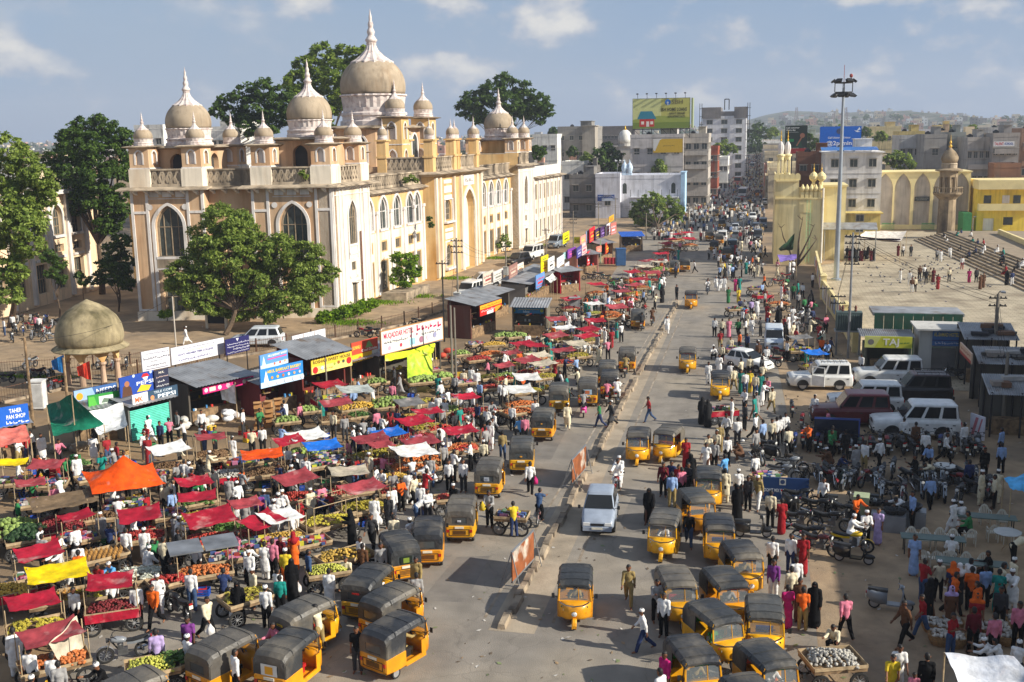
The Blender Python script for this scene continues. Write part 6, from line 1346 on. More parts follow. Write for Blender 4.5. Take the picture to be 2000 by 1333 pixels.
# ---- cars
def car_proto(L,W,H,belt,hood,cab,hb= None,wr=.31,wb= None,slope=.82,nwin=2,rack= False,spare= False,bumper='body',doors=2,hood_f= None):
 """cab = y of (rear bottom, rear top, front top, front bottom) of the greenhouse"""
 P=[]; w=W/2; y0,y1=-L/2,L/2; rb,rt,ft,fb=cab; hb=hb or belt; hf=hood_f or hood*.9
 q=MB(); sec=[]
 prof=[(y0,hb*.55,hb*.72,.88),(y0+.06,.32,hb*.97,.96),(rb,.26,belt,1.0),((rb+fb)/2,.24,belt,1.0),(fb,.24,belt-.0,1.0),(fb+.12,.25,hood+.02,.99),(y1-.35,.27,hood*.97,.95),(y1-.08,.32,hf,.88),(y1,.38,hf*.82,.78)]
 for y,z0,z1,s in prof:
  hw=w*s; sec.append([(-hw*.9,y,z0),(hw*.9,y,z0),(hw,y,z0+.12),(hw,y,z0+(z1-z0)*.72),(hw*.94,y,z1-.03),(hw*.8,y,z1),(-hw*.8,y,z1),(-hw*.94,y,z1-.03),(-hw,y,z0+(z1-z0)*.72),(-hw,y,z0+.12)])
 q.loft(sec); P.append(('body',q.mesh('body',paint,True),None,'body',[]))
 a,b=w*.94,w*slope
 def ring(t,z,k=0.):
  hw=a+(b-a)*t-k; y0_,y1_=rb+(rt-rb)*t+k,fb+(ft-fb)*t-k; c=.13; o=[]
  for cx,cy,s0 in ((hw-c,y1_-c,0),(-hw+c,y1_-c,1),(-hw+c,y0_+c,2),(hw-c,y0_+c,3)):
   for i in range(4):th=PI/2*(s0+i/3); o.append((cx+c*math.cos(th),cy+c*math.sin(th),z))
  return o
 q=MB(); q.loft([ring(0,belt-.04),ring(.5,(belt+H-.07)/2),ring(1,H-.07)],True,False); P.append(('cabin',q.mesh('cabin',paint,True),None,'body',[]))
 q=MB(); q.loft([ring(1,H-.075,-.012),ring(1,H-.04,.01),ring(1,H-.012,.08),ring(1,H,.22)],True,False); q.face(ring(1,H,.22)); P.append(('roof',q.mesh('roof',paint,True),None,'roof',[]))
 def lerp(p,r,t): return tuple(p[i]+(r[i]-p[i])*t for i in range(3))
 def pane(A,B_,C_,D,off):
  q=MB(); n=Vector(off); m_=.07
  f= lambda u,v:Vector(lerp(lerp(A,B_,u),lerp(D,C_,u),v))+n
  q.face([f(0,.1),f(1,.1),f(1,.9),f(0,.9)]); return q.mesh('window',glass_dark)
 P.append(('windscreen',pane((-a*.94,fb,belt),(a*.94,fb,belt),(b*.92,ft,H-.07),(-b*.92,ft,H-.07),(0,.012,.006)),None,None,[]))
 P.append(('rear_window',pane((a*.86,rb,belt),(-a*.86,rb,belt),(-b*.86,rt,H-.07),(b*.86,rt,H-.07),(0,-.012,.006)),None,None,[]))
 for s in (-1,1):
  for k in range(nwin):
   u0,u1=k/nwin+.03,(k+1)/nwin-.03
   A=lerp((s*a,rb+.08,belt),(s*a,fb-.1,belt),u0); B_=lerp((s*a,rb+.08,belt),(s*a,fb-.1,belt),u1); C_=lerp((s*b,rt+.06,H-.07),(s*b,ft-.04,H-.07),u1); D=lerp((s*b,rt+.06,H-.07),(s*b,ft-.04,H-.07),u0)
   P.append(('window',pane(A,B_,C_,D,(s*.012,0,.003)),None,None,[]))
  for k in range(doors):
   t0=rb+.15+(fb-rb-.2)*k/doors; t1=rb+.15+(fb-rb-.2)*(k+1)/doors; q=MB(); x=s*(w+.004)
   q.box(min(x,x-s*.03),max(x,x-s*.03),t0+.015,t1-.015,.36,belt-.20); d=MB(); d.box(min(x,x+s*.02),max(x,x+s*.02),t0+.06,t0+.2,belt-.30,belt-.26)
   P.append(('door',q.mesh('door',paint),None,'body',[('handle',d.mesh('handle',dark_metal),None,None)]))
  q=MB(); q.box(s*w*.62-.15,s*w*.62+.15,y1-.2,y1+.012,hf*.73,hf*.93); P.append(('headlight',q.mesh('headlight',white_lamp),None,None,[]))
  q=MB(); q.box(s*w*.82-.07,s*w*.82+.07,y0-.01,y0+.06,hb*.58,hb*.86); P.append(('tail_light',q.mesh('tail_light',lamp_red),None,None,[]))
  q=MB(); q.cyl((s*w*.95,fb-.12,belt+.05),(s*(w+.12),fb-.1,belt+.1),.015,n=4); q.box(s*(w+.13)-.06,s*(w+.13)+.06,fb-.14,fb-.07,belt+.02,belt+.18); P.append(('mirror',q.mesh('mirror',dark_metal),None,None,[]))
 q=MB(); q.box(-w*.38,w*.38,y1-.1,y1+.02,hf*.74,hf*.88); P.append(('grille',q.mesh('grille',dark_metal),None,None,[]))
 q=MB(); q.box(-w*.84,w*.84,y1-.06,y1+.06,.28,.46); P.append(('front_bumper',q.mesh('front_bumper',paint if bumper=='body' else dark_metal),None,'body',[]))
 q=MB(); q.box(-w*.9,w*.9,y0-.08,y0+.06,.32,.52); P.append(('rear_bumper',q.mesh('rear_bumper',paint if bumper=='body' else dark_metal),None,'body',[]))
 q=MB(); q.box(-.25,.25,y1+.071,y1+.08,.36,.47); P.append(('number_plate',q.mesh('number_plate',plate_m),None,None,[]))
 ty,rm=wheel_mesh(wr,.2); wy=wb or L*.29
 for x in (-w+.10,w-.10):
  for y in (-wy,wy+.02):P.append(('wheel',ty,(x*1.015,y,wr),None,[('rim',rm,None,None)]))
 for x in (-1,1):
  for y in (-wy,wy+.02):
   q=MB(); q.add([(x*(w+.006),y,wr)]+[(x*(w+.006),y+(wr+.06)*math.cos(PI*i/10),wr+(wr+.06)*math.sin(PI*i/10)) for i in range(11)],[(0,i+1,i+2) for i in range(10)]); P.append(('wheel_arch',q.mesh('wheel_arch',dark_metal),None,None,[]))
 if rack:
  q=MB()
  for s in (-1,1):q.cyl((s*b*.8,rt+.2,H+.12),(s*b*.8,ft-.2,H+.12),.02,n=5)
  for k in range(5):y=rt+.25+(ft-rt-.5)*k/4; q.tube([(-b*.8,y,H-.02),(-b*.8,y,H+.12),(b*.8,y,H+.12),(b*.8,y,H-.02)],.018,4)
  P.append(('roof_rack',q.mesh('roof_rack',dark_metal),None,None,[]))
 if spare:P.append(('spare_wheel',(lambda t:t)(wheel_mesh(wr,.18)[0]),(0,y0-.16,belt-.05),None,[]))
 return P
HATCH=car_proto(3.6,1.56,1.55,.95,.86,(-1.66,-1.28,.05,.88),hb=1.0,wr=.29,wb=1.12,nwin=3,slope=.76,hood_f=.70)
JEEP=car_proto(4.4,1.72,1.92,1.12,1.08,(-2.08,-1.98,.25,.80),hb=1.15,wr=.36,wb=1.25,slope=.88,nwin=3,bumper='dark',doors=2,spare= False,hood_f=1.02)
JEEPR=car_proto(4.4,1.72,1.92,1.12,1.08,(-2.08,-1.98,.25,.80),hb=1.15,wr=.36,wb=1.25,slope=.88,nwin=3,bumper='dark',doors=2,rack= True,hood_f=1.02)
SUV=car_proto(4.6,1.78,1.76,1.02,.98,(-2.15,-1.85,.45,1.2),hb=1.05,wr=.34,wb=1.38,slope=.8,nwin=3)
VAN=car_proto(3.9,1.55,1.85,1.05,.98,(-1.88,-1.80,.95,1.45),hb=1.1,wr=.28,wb=1.2,slope=.92,nwin=3)
BUS=car_proto(9.5,2.4,3.0,1.5,1.4,(-4.6,-4.55,4.3,4.55),hb=1.6,wr=.46,wb=2.9,slope=.97,nwin=6,doors=1)
SILVER,WHITE_,MAROON,BLACK_=S(150,160,174),S(222,222,218),S(92,26,32),S(30,28,30)
def car(proto,name,label,px,rz,body,roof= None,z=0.,scale= None,cat='car',group= None,r=2.2):
 p=G(*px); o=inst(proto,name,label,cat,(p.x,p.y,.012),R(rz),group,{'body':body,'roof':roof or body},scale)
 d=Vector((-math.sin(R(rz)),math.cos(R(rz)),0))
 for t in (-1.3,0,1.3):OCC.append((p.x+d.x*t,p.y+d.y*t,1.1))
 return o
car(HATCH,'hatchback','silver hatchback driving beside the median towards the camera',(1172,1022),184,SILVER)
car(HATCH,'hatchback','white hatchback parked askew among pedestrians and a rickshaw',(1462,722),238,WHITE_)
car(VAN,'minivan','pale blue and white minivan facing down the street past the bicycles',(1511,680),180,S(196,206,216),cat='van')
JG='jeeps parked before the shops'
j1=car(JEEPR,'jeep','white jeep with open door and roof rack parked beside the yellow dirt',(1600,758),96,WHITE_,cat='jeep',group=JG)
car(JEEP,'jeep','white jeep parked under the TAJ board',(1733,752),94,WHITE_,cat='jeep',group=JG,scale=1.08)
car(JEEPR,'jeep','dark maroon black jeep with roof rack parked below the shutter',(1785,785),94,BLACK_,S(60,40,44),cat='jeep',group=JG,scale=1.05)
car(JEEP,'jeep','white jeep mostly hidden behind the maroon jeep',(1688,805),94,WHITE_,cat='jeep',group=JG,scale=1.05)
car(JEEP,'jeep','maroon red jeep parked between two white jeeps',(1660,828),94,MAROON,S(120,40,50),cat='jeep',group=JG,scale=1.08)
car(JEEP,'jeep','white jeep parked behind the row of motorbikes, man at its door',(1785,852),93,WHITE_,cat='jeep',group=JG,scale=1.12)
def open_door():
 q=MB(); q.box(-1.0,-.04,0,.05,.4,1.12); q.box(-1.0,-.95,0,.05,1.12,1.75); q.box(-.1,-.04,0,.05,1.12,1.75); q.box(-1.0,-.04,0,.05,1.7,1.76); d=mk('open_door',q.mesh('open_door',paint),j1,(-.86,.7,0),R(55),WHITE_); tag(d,'side door swung wide open')
open_door()
car(SUV,'estate_car','silver people carrier parked in the palace forecourt under the tree',(505,676),104,S(200,204,206),cat='car')
car(JEEP,'jeep','white jeep nose on in the palace forecourt beside the fence',(915,585),168,WHITE_,cat='jeep',scale=1.05)
car(SUV,'estate_car','white estate car behind the jeep in the palace forecourt',(944,560),120,S(222,222,220),cat='car')
car(SUV,'estate_car','black car parked behind boards in the palace forecourt',(1012,518),160,BLACK_,cat='car')
car(VAN,'minivan','white minibus parked beyond the black car in the forecourt',(1040,506),165,WHITE_,cat='van',scale=1.15)
car(VAN,'minivan','grey minibus parked near the far palace wing',(1088,484),165,S(120,130,140),cat='van',scale=1.15)
BG='buses in the far street'
for i,(px,py,c,l) in enumerate(((1452,388,WHITE_,'white and red bus nearest in the far street crowd'),(1442,362,S(206,120,110),'red topped bus behind the first white bus'),(1492,340,WHITE_,'far white bus under the trees'),(1470,330,S(190,190,190),'far grey bus in the smoke of the street'))):
 o=car(BUS,'bus',l,(px,py),176,c,S(214,206,200),cat='bus',group=BG);
 q=MB(); q.box(-1.21,1.21,-4.74,4.78,.55,.85); mk('red_band',q.mesh('red_band',paint),o,col=S(190,40,44))
fc=[(1411,472,WHITE_),(1436,468,S(150,156,160)),(1436,452,S(196,200,204)),(1430,491,S(70,90,100)),(1476,452,S(180,184,188)),(1470,430,WHITE_),(1490,445,S(120,124,128)),(1448,430,S(160,160,164)),(1486,415,S(90,96,104)),(1480,470,S(60,62,66)),(1455,410,S(190,190,186)),(1494,400,WHITE_),(1440,400,S(110,114,118)),(1478,318,S(200,200,196)),(1462,310,WHITE_),(1486,306,S(170,172,176))]
cn={WHITE_:'white'}
for i,(px,py,c) in enumerate(fc):
 nm='white' if c==WHITE_ else ('pale grey' if sum(c)>1.2 else ('grey' if sum(c)>.55 else 'dark'))
 car(HATCH if i%3 else VAN,'far_car','small %s car in the far street traffic'%nm,(px,py),0 if px<1440 else 180,c,cat='car',group='%s cars in the far traffic'%nm)
FRG='far rickshaws in the street crowd'
for px,py,a in ((1405,478,0),(1395,492,0),(1420,506,0),(1386,470,0),(1430,414,0),(1462,398,180),(1410,446,0),(1398,425,0),(1478,384,180),(1455,425,180)):
 p=G(px,py); inst(RICK,'auto_rickshaw','far yellow auto rickshaw caught in the dense street crowd','auto rickshaw',(p.x,p.y,.012),R(a),FRG,rcols('k'))
# ---- motorbikes, scooters, bicycles
def bike_proto(kind):
 P=[]; ty,rm=wheel_mesh(.30,.085,True); fy,ry=.64,-.62
 for y in (fy,ry):P.append(('wheel',ty,(0,y,.30),None,[('rim',rm,None,None)]))
 q=MB(); q.tube([(0,ry,.30),(0,-.15,.36),(0,.12,.34),(0,.42,.80)],.03,5); q.tube([(0,-.5,.68),(0,.1,.72),(0,.42,.80)],.03,5); q.cyl((.06,ry,.30),(.06,-.42,.70),.03); q.cyl((-.06,ry,.30),(-.06,-.42,.70),.03)
 P.append(('frame',q.mesh('frame',dark_metal),None,None,[]))
 q=MB(); q.box(-.12,.12,-.12,.22,.26,.48); q.cyl((0,.08,.46),(0,.16,.66),.09,.08,8)
 for k in range(4):q.box(-.11,.11,.02,.22,.49+k*.04,.505+k*.04)
 P.append(('engine',q.mesh('engine',mat('engine_alloy',(.16,.16,.16),.5,.2,6,.6)),None,None,[]))
 q=MB(); q.loft([[(-.10*s,y,zc+dz) if False else (x*s,y,zc+z*s) for x,z in ((-.13,-.05),(-.13,.05),(-.07,.12),(.07,.12),(.13,.05),(.13,-.05),(0,-.08))] for y,s,zc in ((-.10,.55,.76),(.02,.95,.78),(.22,1.1,.80),(.38,.8,.82),(.44,.4,.82))]); P.append(('tank',q.mesh('tank',paint,True),None,'body',[]))
 q=MB(); q.loft([[(-w,y,z-.05),(w,y,z-.05),(w*.95,y,z),(w*.5,y,z+.03),(-w*.5,y,z+.03),(-w*.95,y,z)] for y,w,z in ((-.82,.07,.84),(-.6,.12,.80),(-.3,.13,.76),(-.08,.10,.78))]); P.append(('seat',q.mesh('seat',mat('seat_vinyl',(.02,.02,.02),.5,.1,4)),None,None,[]))
 q=MB(); q.loft([[(-w,y,z-.09),(w,y,z-.09),(w,y,z),(-w,y,z)] for y,w,z in ((-.92,.05,.80),(-.7,.11,.74),(-.35,.12,.70),(-.1,.09,.70))]); P.append(('tail_panel',q.mesh('tail_panel',paint),None,'body',[]))
 for s in (-1,1):
  q=MB(); q.cyl((s*.07,fy,.30),(s*.07,.44,.86),.025,n=6); P.append(('fork',q.mesh('fork',chrome),None,None,[]))
  q=MB(); q.cyl((s*.3,.34,1.02),(s*.36,.36,1.16),.008,n=4); q.ell((s*.38,.36,1.19),(.06,.012,.04),8,4); P.append(('mirror',q.mesh('mirror',dark_metal),None,None,[]))
 q=MB(); q.tube([(-.36,.24,1.0),(-.2,.34,1.02),(0,.42,.93),(.2,.34,1.02),(.36,.24,1.0)],.016,5); P.append(('handlebar',q.mesh('handlebar',dark_metal),None,None,[]))
 q=MB(); q.cyl((0,.46,.86),(0,.58,.85),.06,.095,10); g=MB(); g.cyl((0,.58,.85),(0,.59,.85),.09,.06,10); P.append(('headlight',q.mesh('headlight',dark_metal),None,None,[('lens',g.mesh('lens',white_lamp),None,None)]))
 q=MB()
 for j in range(7):
  t0,t1=.3+j*.32,.3+(j+1)*.32; q.face([(-.06,fy-.34*math.cos(t0),.30+.34*math.sin(t0)),(.06,fy-.34*math.cos(t0),.30+.34*math.sin(t0)),(.06,fy-.34*math.cos(t1),.30+.34*math.sin(t1)),(-.06,fy-.34*math.cos(t1),.30+.34*math.sin(t1))])
 P.append(('front_fender',q.mesh('front_fender',paint),None,'body',[]))
 q=MB(); q.tube([(.12,.12,.28),(.14,-.1,.24),(.15,-.4,.28)],.025,6); q.cyl((.15,-.4,.28),(.17,-.85,.38),.045,.05,8); P.append(('exhaust',q.mesh('exhaust',chrome),None,None,[]))
 q=MB(); q.box(-.08,.08,-.95,-.93,.58,.72); P.append(('number_plate',q.mesh('number_plate',plate_m),None,None,[]))
 q=MB(); q.box(-.07,.07,-.95,-.90,.74,.80); P.append(('tail_light',q.mesh('tail_light',lamp_red),None,None,[]))
 return P
def scooter_proto():
 P=[]; ty,rm=wheel_mesh(.22,.10)
 for y in (.62,-.58):P.append(('wheel',ty,(0,y,.22),None,[('rim',rm,None,None)]))
 q=MB(); q.loft([[(-w,y,z0),(w,y,z0),(w,y,z1-.08),(w*.7,y,z1),(-w*.7,y,z1),(-w,y,z1-.08)] for y,w,z0,z1 in ((-.86,.08,.5,.70),(-.7,.19,.34,.76),(-.4,.21,.26,.74),(-.12,.15,.26,.70))]); P.append(('rear_body',q.mesh('rear_body',paint,True),None,'body',[]))
 q=MB(); q.box(-.17,.17,-.14,.34,.22,.28); P.append(('footboard',q.mesh('footboard',paint),None,'body',[]))
 q=MB(); q.loft([[(-w,y,z),(w,y,z),(w*.9,y+.05,z+.0),(-w*.9,y+.05,z+.0)] for y,w,z in ((.34,.2,.26),(.40,.22,.5),(.43,.20,.75),(.40,.10,.92))]); P.append(('leg_shield',q.mesh('leg_shield',paint),None,'body',[]))
 q=MB(); q.loft([[(-w,y,z-.05),(w,y,z-.05),(w*.8,y,z+.04),(-w*.8,y,z+.04)] for y,w,z in ((-.82,.1,.80),(-.5,.15,.79),(-.1,.12,.78))]); P.append(('seat',q.mesh('seat',MATS['seat_vinyl']),None,None,[]))
 q=MB(); q.tube([(-.32,.26,.98),(-.15,.34,1.0),(.15,.34,1.0),(.32,.26,.98)],.018,5); q.ell((0,.38,.97),(.12,.09,.09),10,6); P.append(('handlebar',q.mesh('handlebar',paint),None,'body',[]))
 q=MB(); q.ell((0,.46,.97),(.07,.03,.06),8,5); P.append(('headlight',q.mesh('headlight',white_lamp),None,None,[]))
 q=MB(); q.ell((0,.62,.36),(.09,.28,.12),10,6); P.append(('front_fender',q.mesh('front_fender',paint,True),None,'body',[]))
 q=MB(); q.cyl((0,.62,.22),(0,.40,.9),.03); P.append(('steering_column',q.mesh('steering_column',dark_metal),None,None,[]))
 for s in (-1,1):q=MB(); q.cyl((s*.28,.28,.98),(s*.34,.30,1.14),.008,n=4); q.ell((s*.36,.30,1.16),(.06,.012,.045),8,4); P.append(('mirror',q.mesh('mirror',dark_metal),None,None,[]))
 q=MB(); q.box(-.09,.09,-.90,-.88,.42,.54); P.append(('number_plate',q.mesh('number_plate',plate_m),None,None,[]))
 q=MB(); q.box(-.08,.08,-.90,-.86,.60,.66); P.append(('tail_light',q.mesh('tail_light',lamp_red),None,None,[]))
 return P
def bicycle_proto():
 P=[]; ty,rm=wheel_mesh(.33,.04,True)
 for y in (.52,-.52):P.append(('wheel',ty,(0,y,.33),None,[('rim',rm,None,None)]))
 q=MB(); q.tube([(0,-.52,.33),(0,-.02,.30),(0,.38,.78)],.018,5); q.tube([(0,-.02,.30),(0,-.18,.82)],.018,5); q.tube([(0,-.52,.33),(0,-.14,.74),(0,.36,.80)],.016,5); q.tube([(0,.52,.33),(0,.36,.92)],.018,5); P.append(('frame',q.mesh('frame',paint),None,'body',[]))
 q=MB(); q.loft([[(-w,y,z),(w,y,z),(w*.6,y,z+.05),(-w*.6,y,z+.05)] for y,w,z in ((-.3,.09,.84),(-.18,.08,.83),(-.04,.03,.83))]); P.append(('saddle',q.mesh('saddle',MATS['seat_vinyl']),None,None,[]))
 q=MB(); q.tube([(-.26,.18,.96),(-.1,.34,.98),(.1,.34,.98),(.26,.18,.96)],.013,5); P.append(('handlebar',q.mesh('handlebar',chrome),None,None,[]))
 q=MB(); q.cyl((-.1,-.02,.30),(.1,-.02,.30),.07,n=10); q.box(.1,.18,.06,.12,.20,.22); q.box(-.18,-.1,-.16,-.10,.38,.40); P.append(('crank',q.mesh('crank',dark_metal),None,None,[]))
 q=MB(); q.box(-.07,.07,-.78,-.3,.70,.72); P.append(('carrier',q.mesh('carrier',dark_metal),None,None,[]))
 return P
BIKE,SCOOT,CYCLE=bike_proto('m'),scooter_proto(),bicycle_proto()
BC={'k':('black',S(22,22,24)),'r':('red',S(130,24,26)),'b':('blue',S(30,50,110)),'s':('silver',S(130,134,138)),'y':('yellow',S(226,186,20)),'g':('dark green',S(24,54,46)),'p':('pink',S(210,70,150)),'w':('white',S(206,206,202)),'m':('maroon',S(84,22,30))}
def twowheel(px,py,rz,c='k',kind='b',where='parked',z=0.,group= None,label= None):
 p=G(px,py,z); nm,col=BC[c]; pr,n,cat={'b':(BIKE,'motorbike','motorbike'),'s':(SCOOT,'scooter','scooter'),'c':(CYCLE,'bicycle','bicycle')}[kind]
 lean=R(0); o=inst(pr,n,label or '%s %s %s'%(nm,n,where),cat,(p.x,p.y,.012+z),R(rz),group or '%ss %s'%(n,where),{'body':col}); OCC.append((p.x,p.y,.6)); return o
W1='in the row parked before the jeeps'; W2='in the second row of parked bikes on the dim roadside'; W3='parked loosely beside the rickshaw cluster'; W4='in the cluster parked in the palace forecourt'; W5='parked along the lane inside the fence'
for px,py,c in ((1546,812,'k'),(1566,838,'r'),(1567,872,'r'),(1596,878,'b'),(1680,886,'r'),(1704,886,'k'),(1732,884,'r'),(1762,884,'k'),(1852,890,'s'),(1884,892,'k'),(1910,890,'s')):twowheel(px,py,rnd.uniform(-14,10),c,'b',W1)
twowheel(1628,872,-20,'g','s',W1)
for px,py,c in ((1620,950,'r'),(1666,950,'s'),(1722,942,'s'),(1744,930,'k'),(1782,938,'k'),(1794,968,'k'),(1822,978,'k'),(1842,976,'s'),(1872,984,'k'),(1902,972,'k'),(1934,968,'s'),(1836,945,'k'),(1896,940,'s')):twowheel(px,py,rnd.uniform(150,215),c,'b',W2)
twowheel(1647,950,175,'g','s',W2); twowheel(1566,944,160,'k','c',W2); twowheel(1585,938,150,'k','c',W2)
twowheel(1564,990,270,'k','b',W3); twowheel(1560,1035,262,'k','b',W3); twowheel(1585,1065,250,'k','b',W3); twowheel(1600,1082,240,'m','b',W3); twowheel(1470,1050,275,'k','s',W3); twowheel(1622,1036,255,'k','b',W3)
twowheel(1663,1078,262,'y','b','',label='bright yellow motorbike with rider in white mounted on it'); twowheel(1666,1100,258,'k','s','',label='black scooter in front of the yellow motorbike')
twowheel(1738,1192,262,'s','s','',label='old silver grey scooter alone on the open dirt ground')
for px,py in ((30,650),(46,655),(58,648),(70,662),(80,640),(92,655),(100,668),(40,632),(66,630),(90,632),(108,640),(24,668)):twowheel(px,py,rnd.uniform(120,240),rnd.choice('krksb'),'b',W4)
for px,py,c in ((10,752,'k'),(70,742,'m'),(100,742,'k'),(60,720,'s'),(200,718,'k'),(224,722,'m'),(248,720,'k'),(112,764,'r')):twowheel(px,py,rnd.uniform(140,215),c,'b',W5)
for px,py,c in ((710,660,'r'),(727,658,'k'),(815,640,'k'),(1114,602,'k'),(1126,606,'k'),(1102,612,'k'),(1150,548,'k'),(1165,545,'k'),(1180,550,'g')):twowheel(px,py,rnd.uniform(60,110),c,'b','parked behind the stalls by the fence')
twowheel(245,1290,125,'s','b','',label='silver motorbike parked by the lime heap'); twowheel(350,1205,60,'k','b','',label='black motorbike standing between the near left carts')
twowheel(1860,742,85,'k','b','',label='black motorbike parked against the roller shutter')
def more_bikes():
 for k in range(20):px=1548+k*19+rnd.uniform(-4,4); twowheel(px,884+rnd.uniform(-6,8)+(0 if px>1600 else -14),rnd.uniform(-16,12),rnd.choice('krksbg'),'b',W1)
 for k in range(20):px=1600+k*18+rnd.uniform(-5,5); twowheel(px,962+rnd.uniform(-14,16)-(10 if px<1680 else 0),rnd.uniform(140,220),rnd.choice('kkksrm'),'b',W2)
 for px,py in ((1480,905),(1500,890),(1520,900),(1545,925),(1530,940),(1650,1020),(1690,1015),(1720,1000),(1640,1000),(1600,1010),(1545,1005)):twowheel(px,py,rnd.uniform(200,290),rnd.choice('kkrs'),rnd.choice('bbs'),W3)
 for px,py in ((1556,702),(1566,694),(1574,706),(1600,640),(1580,650),(1570,622),(1515,560),(1530,548),(1520,700),(1505,716)):twowheel(px,py,rnd.uniform(60,120),rnd.choice('kkr'),'b','parked by the plaza wall')
more_bikes()
# ------------------------------------------------------------------ people: continuous bodies grown from a posed skeleton
def sdf_mesh(prims,cell,k=.03,smooth= True):
 """naive surface nets over a smooth union of tapered capsules (p0,p1,r0,r1[,flatten y])"""
 P0=np.array([p[0] for p in prims],float); P1=np.array([p[1] for p in prims],float)
 rm=max(max(p[2],p[3]) for p in prims)+cell*2+k
 lo=np.minimum(P0.min(0),P1.min(0))-rm; hi=np.maximum(P0.max(0),P1.max(0))+rm
 n=np.ceil((hi-lo)/cell).astype(int)+1
 ax=[lo[i]+cell*np.arange(n[i]) for i in range(3)]
 X,Y,Z=np.meshgrid(*ax,indexing='ij'); V= None
 for p in prims:
  a=np.array(p[0],float); b=np.array(p[1],float); sy=p[4] if len(p)>4 else 1.
  d=b-a; dd=max(d@d,1e-9)
  x,y,z=X-a[0],Y-a[1],Z-a[2]
  t=np.clip((x*d[0]+y*d[1]+z*d[2])/dd,0,1)
  q=np.sqrt((x-t*d[0])**2+((y-t*d[1])*sy)**2+(z-t*d[2])**2)-(p[2]+(p[3]-p[2])*t)
  if V is None:V=q
  else:
   h=np.clip(.5+.5*(V-q)/k,0,1); V=V*(1-h)+q*h-k*h*(1-h)
 ins=V<0; c=ins[:-1,:-1,:-1].astype(int)
 acc=np.zeros(c.shape+(3,)); cnt=np.zeros(c.shape)
 co=[(i,j,l) for i in (0,1) for j in (0,1) for l in (0,1)]
 def sub(A,o): return A[o[0]:A.shape[0]-1+o[0],o[1]:A.shape[1]-1+o[1],o[2]:A.shape[2]-1+o[2]]
 for a in co:
  for axis in range(3):
   if a[axis]: continue
   b=list(a); b[axis]=1; b=tuple(b)
   va,vb=sub(V,a),sub(V,b); m=(va<0)!=(vb<0); t=np.where(m,va/np.where(m,va-vb,1),0)
   for d in range(3):acc[...,d]+=np.where(m,a[d]+(t if d==axis else 0),0)
   cnt+=m
 idx=-np.ones(c.shape,int); msk=cnt>0; idx[msk]=np.arange(msk.sum())
 pts=np.argwhere(msk)+acc[msk]/cnt[msk][:,None]; pts=lo+pts*cell
 F=[]
 for axis in range(3):
  sl0=[slice(None)]*3; sl1=[slice(None)]*3; sl0[axis]=slice(0,-1); sl1[axis]=slice(1,None)
  A,B_=ins[tuple(sl0)],ins[tuple(sl1)]; e=np.argwhere(A!=B_)
  u,w=[(1,2),(2,0),(0,1)][axis]
  for p in e:
   if p[u]==0 or p[w]==0 or p[u]>=c.shape[u] or p[w]>=c.shape[w]: continue
   q=[]
   for du,dw in ((-1,-1),(0,-1),(0,0),(-1,0)):
    r=p.copy(); r[u]+=du; r[w]+=dw; q.append(idx[tuple(r)])
   if A[tuple(p)]:F.append(q)
   else:F.append(q[::-1])
 return pts,F
def to_mesh(name,pts,F,m,extra= None):
 me=bpy.data.meshes.new(name); v=[tuple(p) for p in pts]; f=[list(map(int,q)) for q in F]
 if extra:
  b=len(v); v+=extra.v; f+=[[b+i for i in q] for q in extra.f]
 me.from_pydata(v,[],f); me.materials.append(m); me.polygons.foreach_set('use_smooth',[True]*len(me.polygons)); me.update(); return me
POSES={'stand':dict(hip=(2,-2),knee=(2,2),arm=(4,-4),out=7,el=(12,10),lean=0),'idle':dict(hip=(5,-3),knee=(8,0),arm=(18,24),out=10,el=(80,95),lean=3),'walk':dict(hip=(24,-22),knee=(8,26),arm=(-20,20),out=8,el=(14,26),lean=4),'walk2':dict(hip=(-18,20),knee=(30,4),arm=(16,-16),out=8,el=(24,12),lean=4),'reach':dict(hip=(3,-4),knee=(4,4),arm=(62,40),out=10,el=(28,50),lean=10),'phone':dict(hip=(2,-2),knee=(2,2),arm=(30,6),out=12,el=(120,12),lean=2),'sit':dict(hip=(84,84),knee=(86,80),arm=(24,30),out=12,el=(46,60),lean=8),'squat':dict(hip=(112,108),knee=(132,126),arm=(52,58),out=12,el=(40,46),lean=22),'ride':dict(hip=(72,72),knee=(78,78),arm=(58,58),out=12,el=(26,26),lean=12),'pillion':dict(hip=(76,76),knee=(82,82),arm=(36,36),out=10,el=(60,60),lean=6),'bend':dict(hip=(14,2),knee=(12,8),arm=(80,86),out=6,el=(14,18),lean=62),'cycle':dict(hip=(70,36),knee=(84,60),arm=(64,64),out=10,el=(18,18),lean=20),}
